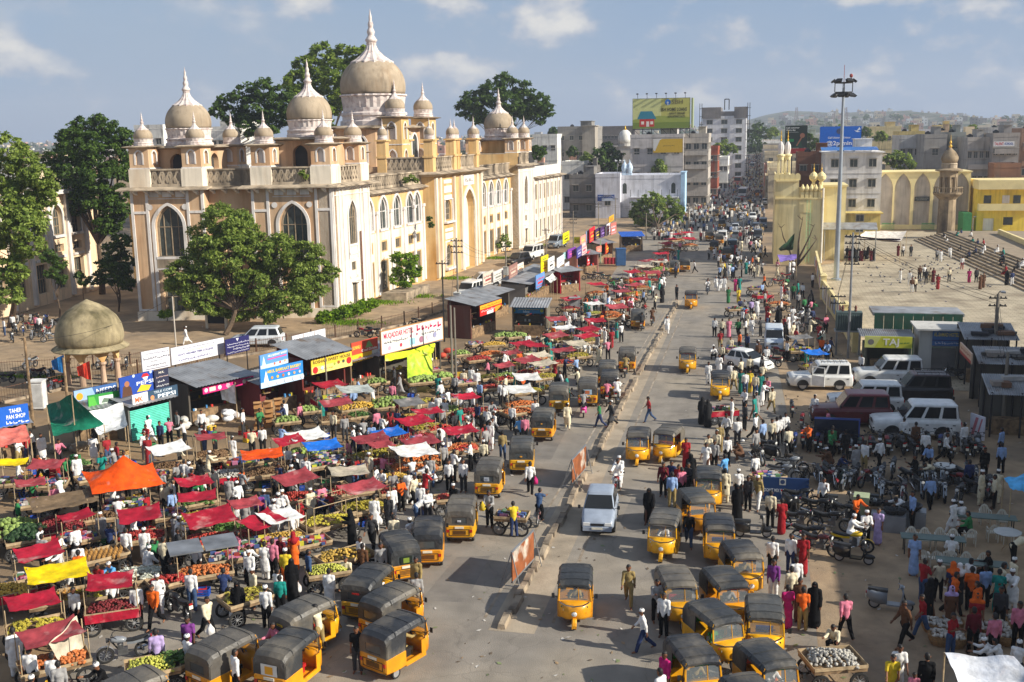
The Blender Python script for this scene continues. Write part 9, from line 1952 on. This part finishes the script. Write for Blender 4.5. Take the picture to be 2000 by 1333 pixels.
for k in range(22):
 x=28.5+rnd.uniform(0,4.5); y=140+rnd.uniform(0,46); st=int((x-27.3)/.62); xx=x; zz=.03+.17*max(0,min(8,st))+.17
 person(xx,y,rnd.choice(('B','SwkH','KwwW','SnkH','DrH','DtH','SdkH','SwdH')),rnd.uniform(60,120),'sit','on the plaza steps',z=zz+.02)
def inside(px,py,poly):
 c= False ; n=len(poly)
 for i in range(n):
  (x0,y0),(x1,y1)=poly[i],poly[(i+1)%n]
  if (y0>py)!=(y1>py) and px<(x1-x0)*(py-y0)/(y1-y0)+x0:c= not c
 return c
CODES=['KwwW','KwwH','SwkH','SwkH','SwdW','SckH','SgkH','SbkH','KccW','SnkH','SpkH','DrH','B','SdkH','TrjH','SwkW','KggW','DtH','SokH','SekH','SwhH']
def fill(poly,n,where):
 xs,ys=[p[0] for p in poly],[p[1] for p in poly]; k=t=0
 while k<n and t<n*60:
  t+=1; px,py=rnd.uniform(min(xs),max(xs)),rnd.uniform(min(ys),max(ys))
  if not inside(px,py,poly): continue
  q=G(px,py,1.6)
  if any((q.x-a)**2+(q.y-b)**2<(r*.95+.22)**2 for a,b,r in OCC): continue
  person(q.x,q.y,rnd.choice(CODES),rnd.uniform(0,360),rnd.choice(('stand','walk','idle','stand','reach','walk2')),where); k+=1
fill([(930,720),(1010,660),(1200,545),(1300,470),(1350,470),(1290,570),(1210,640),(1150,715),(1060,760)],120,'along the road edge carts')
fill([(520,900),(900,730),(990,750),(960,840),(780,960),(560,1060)],80,ML); fill([(0,900),(450,850),(520,1000),(450,1130),(120,1180)],60,ML)
fill([(1480,540),(1540,470),(1590,530),(1640,660),(1580,690),(1500,660)],60,'beside the plaza wall')
fill([(1380,480),(1470,455),(1500,480),(1490,520),(1400,525)],60,'in the far street')
fill([(1400,780),(1600,800),(1980,830),(1990,1000),(1700,960),(1560,900),(1450,860)],14,RE); fill([(1780,1090),(1990,1090),(1995,1260),(1800,1190)],12,RE); fill([(0,850),(420,790),(900,690),(960,700),(500,860),(0,920)],40,'before the market shops'); fill([(1440,560),(1500,560),(1500,800),(1450,760)],22,RE)
PEOPLE.sort(key= lambda e:depth_of((e[0],e[1],1)))
for x,y,a,k in PEOPLE[:298]:build_person(x,y,*a,**k)
def far_crowd():
 q=MB(); r=random.Random(21); mats_=[ink(c) for c in ((214,212,206),(60,60,66),(150,140,130),(150,50,50),(90,110,150),(20,20,22),(120,84,62),(196,170,120))]
 n=0
 while n<1500:
  y=185+(620)*r.random()**1.7; x=r.uniform(-19,1.5)
  if y<230 and not (-17.5<x<1): continue
  if y<215 and -14<x<-3 and r.random()<.7: continue
  h=r.uniform(1.45,1.75); c=r.choice((0,0,0,2,4,7,3,5,0)); l=r.choice((1,1,5,0)); a=r.uniform(0,PI)
  q.T=Matrix.Translation((x,y,0))@Matrix.Rotation(a,4,'Z')
  q.m=l; q.frus((-.09,.02),.07,.08,.09,.1,0,h*.48); q.frus((.09,-.02),.07,.08,.09,.1,0,h*.48); q.m=c; q.frus((0,0),.17,.11,.21,.12,h*.44,h*.83); q.frus((-.24,0),.04,.05,.06,.06,h*.46,h*.80); q.frus((.24,0),.04,.05,.06,.06,h*.46,h*.80)
  q.m=6; q.ell((0,0,h*.92),(.09,.1,.125),6,4); q.m=0 if r.random()<.35 else 5; q.ell((0,-.01,h*.95),(.095,.105,.11),6,3); n+=1
 CO[0]=1; cc={}; q.T= None ; ml={}
 def mi(c):
  if c not in ml:ml[c]=len(mats_); mats_.append(mat('crowd_%d'%len(mats_),c,.9,.1,5))
  return ml[c]
 for x,y,a,k in PEOPLE[298:]:
  code,ang,pose=a[0],a[1],a[2] if len(a)>2 else 'stand'; z=k.get('z',0.); z=z-(JC[pose]['pel'].z-.08) if z else 0
  kd=code[0]; lst=[('body',r.choice(SKIN)),('hair',(.012,.01,.009))]
  if kd=='B':lst.append(('robe',CN['k'][1]))
  elif kd=='D':lst.append(('dress',CN[code[1]][1]))
  else:lst+=[({'K':'kurta','S':'shirt','T':'tshirt'}[kd],CN[code[1]][1]),('trousers',CN[code[2]][1])]
  for g,c in lst:
   if (g,pose) not in cc:cc[(g,pose)]=body_mesh(pose) if g=='body' else garment(g,pose)
   pts,F=cc[(g,pose)]; q.m=mi(c); ca,sa=math.cos(R(ang)),math.sin(R(ang)); q.add([(x+p[0]*ca-p[1]*sa,y+p[0]*sa+p[1]*ca,p[2]+z+.012) for p in pts],F)
  if kd in 'KS' and code[3]=='W':h=JC[pose]['head']; q.m=mi(S(226,224,220)); q.ell((x+h.x,y+h.y,h.z+z+.08),(.1,.1,.07),6,4)
 o=mk('far_crowd',q.mesh('far_crowd',mats_)); tag(o,'dense far crowd filling the street between the shop houses','crowd',None,'stuff')
far_crowd()
def pigeons():
 q=MB(); q.ell((0,0,.1),(.07,.14,.07),6,4); q.ell((0,.14,.18),(.035,.045,.04),6,4); q.add([(-.03,-.12,.1),(.03,-.12,.1),(.05,-.26,.08),(-.05,-.26,.08)],[(0,1,2,3)]); q.add([(0,.18,.18),(.01,.21,.175),(-.01,.21,.175)],[(0,1,2)]); q.cyl((.02,0,.0),(.02,0,.06),.008,n=4); q.cyl((-.02,0,.0),(-.02,0,.06),.008,n=4)
 m=q.mesh('pigeon',mat('pigeon_grey',S(92,92,100),.8,.3,8)); w=MB(); w.ell((0,0,0),(.06,.15,.05),6,4); w.add([(0,-.05,.02),(0,.08,.02),(.34,.0,.16)],[(0,1,2)]); w.add([(0,-.05,.02),(0,.08,.02),(-.34,.0,.16)],[(2,1,0)]); w.add([(-.03,-.12,0),(.03,-.12,0),(.06,-.28,0),(-.06,-.28,0)],[(0,1,2,3)]); fm=w.mesh('pigeon',MATS['pigeon_grey'])
 for k in range(130):
  t=rnd.random(); px=rnd.gauss(1790,70); py=rnd.gauss(530,22)
  if not (1670<px<1960 and 490<py<590): continue
  fly=rnd.random()<.3; z=rnd.uniform(.5,2.5) if fly else .035; p=G(px,py,z); tag(mk('pigeon',fm if fly else m,None,tuple(p),rnd.uniform(0,6),None,rnd.uniform(1.0,1.25)),'grey pigeon flying low over the plaza' if fly else 'grey pigeon feeding on the plaza floor','pigeon','pigeons flying over the plaza' if fly else 'pigeons on the plaza floor')
pigeons()
# ------------------------------------------------------------------ trees and shrubs
def leaf_mat(name,c1,c2):
 m=bpy.data.materials.new(name); m.use_nodes= True ; nt=m.node_tree; N=nt.nodes; L=nt.links; b=N['Principled BSDF']; b.inputs['Roughness'].default_value=.55; b.inputs['Specular IOR Level'].default_value=.25
 g=N.new('ShaderNodeNewGeometry'); r=N.new('ShaderNodeValToRGB'); r.color_ramp.elements[0].color=(*S(*c1),1); r.color_ramp.elements[1].color=(*S(*c2),1); L.new(g.outputs['Random Per Island'],r.inputs[0]); L.new(r.outputs[0],b.inputs['Base Color'])
 t=N.new('ShaderNodeBsdfTranslucent'); L.new(r.outputs[0],t.inputs[0]); mx=N.new('ShaderNodeMixShader'); mx.inputs[0].default_value=.38; L.new(b.outputs[0],mx.inputs[1]); L.new(t.outputs[0],mx.inputs[2]); L.new(mx.outputs[0],N['Material Output'].inputs[0]); return m
LM={'d':leaf_mat('leaf_dark',(42,68,24),(94,120,44)),'m':leaf_mat('leaf_mid',(84,110,40),(156,172,80)),'l':leaf_mat('leaf_light',(76,104,26),(146,164,60)),'b':leaf_mat('leaf_bright',(70,110,16),(150,180,40))}
bark=mat('bark',S(92,76,60),.95,.3,4,bump=.6,bscale=10)
def foliage(lobes,leaf,dens,rng,flat=.8):
 """leaf quads gathered in sprays over the shell and through the volume of each lobe"""
 V=[];
 for (c,r) in lobes:
  ns=max(8,int(40*dens)); nl=max(8,int(26.0*dens*(r/leaf)**2/ns))
  d=rng.normal(size=(ns,3)); d/=np.linalg.norm(d,axis=1)[:,None]; rad=r*rng.uniform(.45,1.0,size=(ns,1))**.6
  sc=np.array(c)+d*rad*np.array([1,1,flat]); rs=r*rng.uniform(.20,.42,size=ns)
  for k in range(ns):
   o=rng.normal(size=(nl,3)); o*=(rs[k]*rng.uniform(.3,1.0,size=(nl,1)))/np.linalg.norm(o,axis=1)[:,None]; o[:,2]*=.6
   P=sc[k]+o; n=d[k]*.5+rng.normal(size=(nl,3))*.6+np.array([0,0,.5]); n/=np.linalg.norm(n,axis=1)[:,None]
   a=np.cross(n,rng.normal(size=(nl,3))); a/=np.linalg.norm(a,axis=1)[:,None]; b=np.cross(n,a); s=leaf*rng.uniform(.6,1.3,size=(nl,1))
   V.append(np.stack([P-a*s,P-b*s*.5+n*s*.08,P+a*s,P+b*s*.5+n*s*.08],1).reshape(-1,3))
 return np.concatenate(V)
def quads_mesh(name,V,m):
 me=bpy.data.meshes.new(name); n=len(V)//4; me.vertices.add(len(V)); me.vertices.foreach_set('co',V.astype(np.float32).ravel()); me.loops.add(n*4); me.loops.foreach_set('vertex_index',np.arange(n*4,dtype=np.int32)); me.polygons.add(n); me.polygons.foreach_set('loop_start',np.arange(0,n*4,4,dtype=np.int32)); me.polygons.foreach_set('loop_total',np.full(n,4,dtype=np.int32)); me.materials.append(m); me.update(calc_edges= True); return me
def tree(name,label,base,lobes_px,depth,leaf=.22,dens=1.0,kind='m',trunk=.28,group= None,cat='tree',seed=1,flat=.85,dj=.5):
 """base = pixel of the trunk foot (or None: straight below the crown); lobes = (px,py,radius px) at the given depth"""
 rng=np.random.default_rng(seed); m=depth/FPX; L_=[]
 for (px,py,r) in lobes_px:c=AD(px,py,depth+rng.uniform(-dj,dj)*r*m*1.4); L_.append((Vector(c),r*m))
 cc=sum((c for c,_ in L_),Vector())/len(L_); b=G(*base) if base else Vector((cc.x,cc.y,0)); root=thing(name,label,cat,tuple(b),0,group)
 V=foliage([(tuple(c-b),r) for c,r in L_],leaf,dens,rng,flat); cr=mk('crown',quads_mesh('crown',V,LM[kind]),root); tag(cr,kind='stuff')
 if trunk:
  q=MB(); fork=(cc-b)*.45; fork.z=max(.8,(cc.z-b.z)*.42); pts=[Vector((0,0,0)),fork*.5+Vector((.1,.05,0)),fork]; q.cyl(pts[0],pts[1],trunk*1.15,trunk*.9,8); q.cyl(pts[1],pts[2],trunk*.9,trunk*.7,8)
  for c,r in L_:
   e=c-b; mid=fork.lerp(e,.5)+Vector((rng.uniform(-.3,.3),rng.uniform(-.3,.3),rng.uniform(0,.4))); q.cyl(fork,mid,trunk*.5,trunk*.3,6); q.cyl(mid,e,trunk*.3,trunk*.1,6)
   for k in range(3):v=Vector(rng.normal(size=3)).normalized()*r*.75; q.cyl(mid.lerp(e,.6),e+v,trunk*.16,trunk*.05,5)
  mk('trunk',q.mesh('trunk',bark),root)
 return root
tree('shade_tree','broad leafy tree standing before the palace end towers',(440,655),[(440,430,42),(405,465,38),(470,455,42),(505,490,42),(445,490,45),(395,510,40),(545,490,40),(590,500,38),(620,525,30),(350,535,32),(400,555,42),(450,555,42),(505,550,45),(560,545,45),(605,560,36),(645,535,18),(375,580,30),(430,592,32),(500,592,36),(560,588,32),(335,555,18),(465,610,26),(530,608,26),(400,600,22),(590,600,20)],103,.165,1.1,'m',.26,seed=3)
tree('shade_tree','large tree at the far left before the old college',(20,640),[(15,290,32),(45,320,34),(15,350,42),(75,345,32),(50,380,42),(10,420,44),(80,390,26),(45,440,40),(15,490,40),(60,480,28),(5,545,30),(35,530,22),(92,370,20),(20,580,26),(70,425,26),(40,410,36)],96,.19,1.0,'m',.3,seed=4)
tree('shade_tree','dense dark round tree between the old college and the palace',(200,575),[(165,250,28),(200,248,28),(135,275,30),(235,270,26),(170,285,40),(215,295,38),(120,310,28),(150,335,38),(195,345,42),(238,330,30),(120,345,22),(180,385,34),(215,400,30),(235,375,24),(100,320,20),(225,435,20),(150,400,26),(205,440,24),(240,410,20),(140,370,24)],128,.22,1.0,'d',.35,seed=5)
tree('shade_tree','dark spreading tree behind the left palace domes',(495,330),[(440,200,20),(475,185,26),(515,175,26),(545,190,28),(455,225,24),(495,215,32),(540,225,30),(425,215,16),(480,250,22),(520,255,22),(565,215,22)],175,.32,1.0,'d',.4,seed=6)
tree('shade_tree','tall light green tree rising behind the great dome',(640,330),[(600,130,26),(630,108,28),(665,112,28),(700,105,20),(580,160,26),(615,160,34),(655,150,34),(690,140,24),(595,195,30),(635,200,34),(670,190,28),(625,240,28),(575,190,20),(712,98,10)],195,.36,1.0,'l',.45,seed=7)
tree('shade_tree','spreading dark tree behind the far palace dome',(985,300),[(925,200,26),(905,215,18),(960,180,28),(985,160,22),(1020,180,28),(1050,205,26),(1070,215,16),(950,215,28),(990,205,30),(1025,215,26),(930,228,18),(1055,232,14),(985,240,20)],235,.42,1.0,'d',.5,seed=8)
tree('shrub','rounded bush against the ochre arcade wall',(792,572),[(778,505,16),(800,508,18),(785,525,18),(808,528,16),(775,545,16),(795,550,14)],123,.2,1.0,'b',.08,cat='shrub',seed=9)
for i,(px,py,r) in enumerate(((632,622,16),(652,618,15),(672,612,17),(690,606,18),(708,601,17),(724,596,13))):tree('hedge_bush','bright green low bush along the foot of the palace corner',(px,py+10),[(px-4,py,r*.8),(px+5,py-2,r*.8),(px,py-6,r*.7)],107-i*0+i*.9,.16,.9,'b',.03,'bright green bushes at the palace corner','shrub',20+i)
tree('street_tree','leafy street tree standing beside the far shops',(1285,462),[(1250,405,18),(1275,392,20),(1305,398,20),(1325,415,15),(1255,425,18),(1285,415,24),(1312,430,18),(1240,420,12),(1275,440,15),(1300,445,14)],212,.4,1.0,'m',.3,seed=10)
tree('city_tree','tall dark tree between the grey houses left of the billboard',None,[(1172,300,14),(1188,290,14),(1200,305,18),(1180,318,16),(1205,325,14),(1190,335,14)],262,.5,.9,'d',.3,seed=11)
tree('city_tree','tree rising above the far street shops',None,[(1403,288,10),(1417,283,12),(1430,290,11),(1412,298,11)],345,.6,.8,'m',.3,seed=12)
tree('city_tree','big hazy tree at the end of the street',None,[(1468,262,12),(1482,250,14),(1496,262,14),(1475,280,14),(1490,288,12),(1466,292,10)],470,.8,.8,'d',.3,seed=13)
tree('city_tree','small green tree in front of the dull white block',(1287,352),[(1280,332,9),(1292,328,10),(1287,318,8),(1295,338,8)],256,.45,.9,'m',.15,seed=14)
tree('city_tree','small tree behind the far palace wing',None,[(1047,292,9),(1057,296,10),(1050,304,10)],205,.36,.9,'d',.15,seed=15)
tree('city_tree','round tree behind the arcade wall',None,[(1738,312,13),(1752,306,14),(1768,312,14),(1780,322,10),(1755,324,14)],226,.4,.9,'m',.2,seed=16)
tree('city_tree','tree squeezed between the two right billboards',None,[(1580,268,8),(1590,278,9),(1583,286,8)],300,.5,.8,'d',.2,seed=17)
tree('garden_bush','dark garden shrub in the gap beside the palace tower',None,[(212,515,16),(232,525,14),(218,545,16),(240,550,14)],116,.2,.9,'d',.1,cat='shrub',seed=18); tree('garden_bush','potted dark shrub before the old college wall',None,[(155,538,9),(163,550,10)],112,.18,.9,'d',.06,cat='shrub',seed=19)
tree('garden_bush','bright shrub at the foot of the left palace tower',(326,628),[(318,615,9),(330,612,9)],105,.16,.9,'b',.04,cat='shrub',seed=27); tree('wall_plant','wild plants sprouting from the palace gutter',None,[(792,352,7),(803,348,8),(812,353,6)],128,.14,.9,'m',0,cat='plant',seed=28)
tree('wall_plant','young tree growing from the palace arcade wall',None,[(985,465,9),(975,478,8),(992,478,8)],165,.2,.8,'m',.05,cat='plant',seed=29)
tree('wall_plant','straggling plant on the balustrade of the near tower',None,[(590,338,6),(597,346,6)],108,.12,.8,'m',0,cat='plant',seed=30); tree('wall_plant','creeper hanging beside the ochre gate',None,[(838,428,6),(842,440,7)],132,.14,.8,'d',0,cat='plant',seed=31)
tree('garden_tree','dark garden tree filling the gap beside the left palace tower',None,[(238,470,20),(222,492,22),(248,505,20),(235,530,22),(205,520,18),(250,555,16),(190,545,16)],122,.2,1.0,'d',.12,seed=33)
tree('garden_tree','low garden tree before the old college steps',None,[(95,500,16),(112,515,16),(100,535,14),(120,545,12)],110,.18,.9,'d',.1,seed=34)
for i,(px,py,Y) in enumerate(((1118,300,300),(1145,312,270),(1225,290,330),(1350,300,300),(1690,262,380),(1720,270,300),(1850,256,420),(1900,258,340),(1970,256,360),(1640,258,420),(1080,262,360),(1510,262,420))):tree('city_tree','small green tree among the far rooftops',None,[(px-5,py,7),(px+5,py-2,8),(px,py-8,7)],Y,.5,.7,'dm'[i%2],.15,'small trees among the far rooftops',seed=50+i)
def palm():
 b=G(150,575); root=thing('palm','slim dead crowned palm trunk before the old college','palm',tuple(b)); h=12.5
 q=MB(); q.cyl((0,0,0),(.2,0,h*.5),.2,.17,8); q.cyl((.2,0,h*.5),(.1,0,h),.17,.16,8); mk('trunk',q.mesh('trunk',bark),root)
 q=MB(); r=random.Random(1)
 for k in range(40):a=r.uniform(0,6.3); q.add([(.1,0,h+.2),(.1+.5*math.cos(a),.5*math.sin(a),h-.6),(.1+.45*math.cos(a+.3),.45*math.sin(a+.3),h-2.2-r.random())],[(0,1,2)])
 mk('dead_fronds',q.mesh('dead_fronds',mat('dead_frond',S(96,72,50),.9,.3,3)),root)
palm()
def dead_limbs():
 b=G(1555,520); root=thing('bare_tree','bare lopped tree limbs rising behind the street cloths','tree',tuple(b)); q=MB(); r=random.Random(4)
 for a,hgt in ((-.9,5.2),(.2,6.2),(.8,5.4),(1.3,3.6)):
  p=Vector((0,0,0));
  for k in range(4):n=p+Vector((a*.55+r.uniform(-.2,.2),r.uniform(-.2,.2),hgt/4)); q.cyl(p,n,.2-.04*k,.16-.04*k,6); p=n
  for k in range(3):q.cyl(p,p+Vector((r.uniform(-.8,.8),r.uniform(-.4,.4),r.uniform(.2,.7))),.05,.02,5)
 mk('trunk',q.mesh('trunk',bark),root)
dead_limbs()
def grass():
 rng=np.random.default_rng(5); V=[]
 pts=[(G(735,592),3,1.6),(G(800,580),3,1.2),(G(1030,480),5,2),(G(965,505),4,1.5),(G(690,632),2.5,1.5),(G(60,738),9,.5),(G(890,545),2,1)]
 for c,lx,ly in pts:
  n=900; P=np.stack([c.x+rng.normal(size=n)*lx*.5,c.y+rng.normal(size=n)*ly*.5+0*rng.normal(size=n),np.full(n,.01)],1); a=rng.normal(size=(n,3)); a[:,2]=0; a/=np.linalg.norm(a,axis=1)[:,None]; h=rng.uniform(.1,.28,size=(n,1)); w=.035
  V.append(np.stack([P-a*w,P+a*w,P+a*w*.2+np.array([0,0,1])*h+rng.normal(size=(n,3))*.05,P-a*w*.2+np.array([0,0,1])*h],1).reshape(-1,3))
 tag(mk('grass',quads_mesh('grass',np.concatenate(V),LM['b'])),'patches of short grass along the palace foot and lane','grass',None,'stuff')
grass()
def skyline_trees():
 rng=np.random.default_rng(8); L_=[]
 for k in range(520):
  Y=rng.uniform(380,1700); X=rng.uniform(-.7,.75)*Y-Y*.1
  if -34<X<24 and Y<1000: continue
  j=(Y-900)/220; e=(40*math.exp(-((X-160)/300)**2)+9*math.exp(-((X-900)/300)**2)+16)*(max(0,min(7,j))/7)**.8 if j>0 else 0
  L_.append(((X,Y,e+rng.uniform(4,8)),rng.uniform(3,5.5)))
 V=foliage(L_,1.3,.5,rng,.8); tag(mk('far_trees',quads_mesh('far_trees',V,LM['d'])),'far treetops scattered over the city and hill','trees',None,'stuff')
skyline_trees()
# ------------------------------------------------------------------ buildings across the street to the right, whose shade falls on the roadside; haze
for l,x0,x1,y0,y1,h,c in (('three storey shop block shading the roadside eating tables',20,31,8,52,8.4,CRM),('taller shop block shading the parked motorbikes',22,33,52.5,69.5,10.6,LGREY),('shop block shading the parked jeeps',23.5,34,70,83.5,8.4,S(190,170,140))):
 house('shop_block',l,x0,x1,y0,y1,h,c,nF=(4,3),nS=(9,3),side='L',tank= True)
def haze():
 b=MB(); b.box(-2600,2600,-60,2700,-1.0,130); m=bpy.data.materials.new('haze'); m.use_nodes= True ; nt=m.node_tree; nt.nodes.clear(); o=nt.nodes.new('ShaderNodeOutputMaterial'); v=nt.nodes.new('ShaderNodeVolumePrincipled')
 v.inputs['Color'].default_value=(.80,.87,1,1); v.inputs['Density'].default_value=.00026; v.inputs['Anisotropy'].default_value=.1; nt.links.new(v.outputs[0],o.inputs['Volume'])
 tag(mk('haze',b.mesh('haze',m)),'thin dusty blue haze hanging over the city','haze',None,'stuff')
haze()
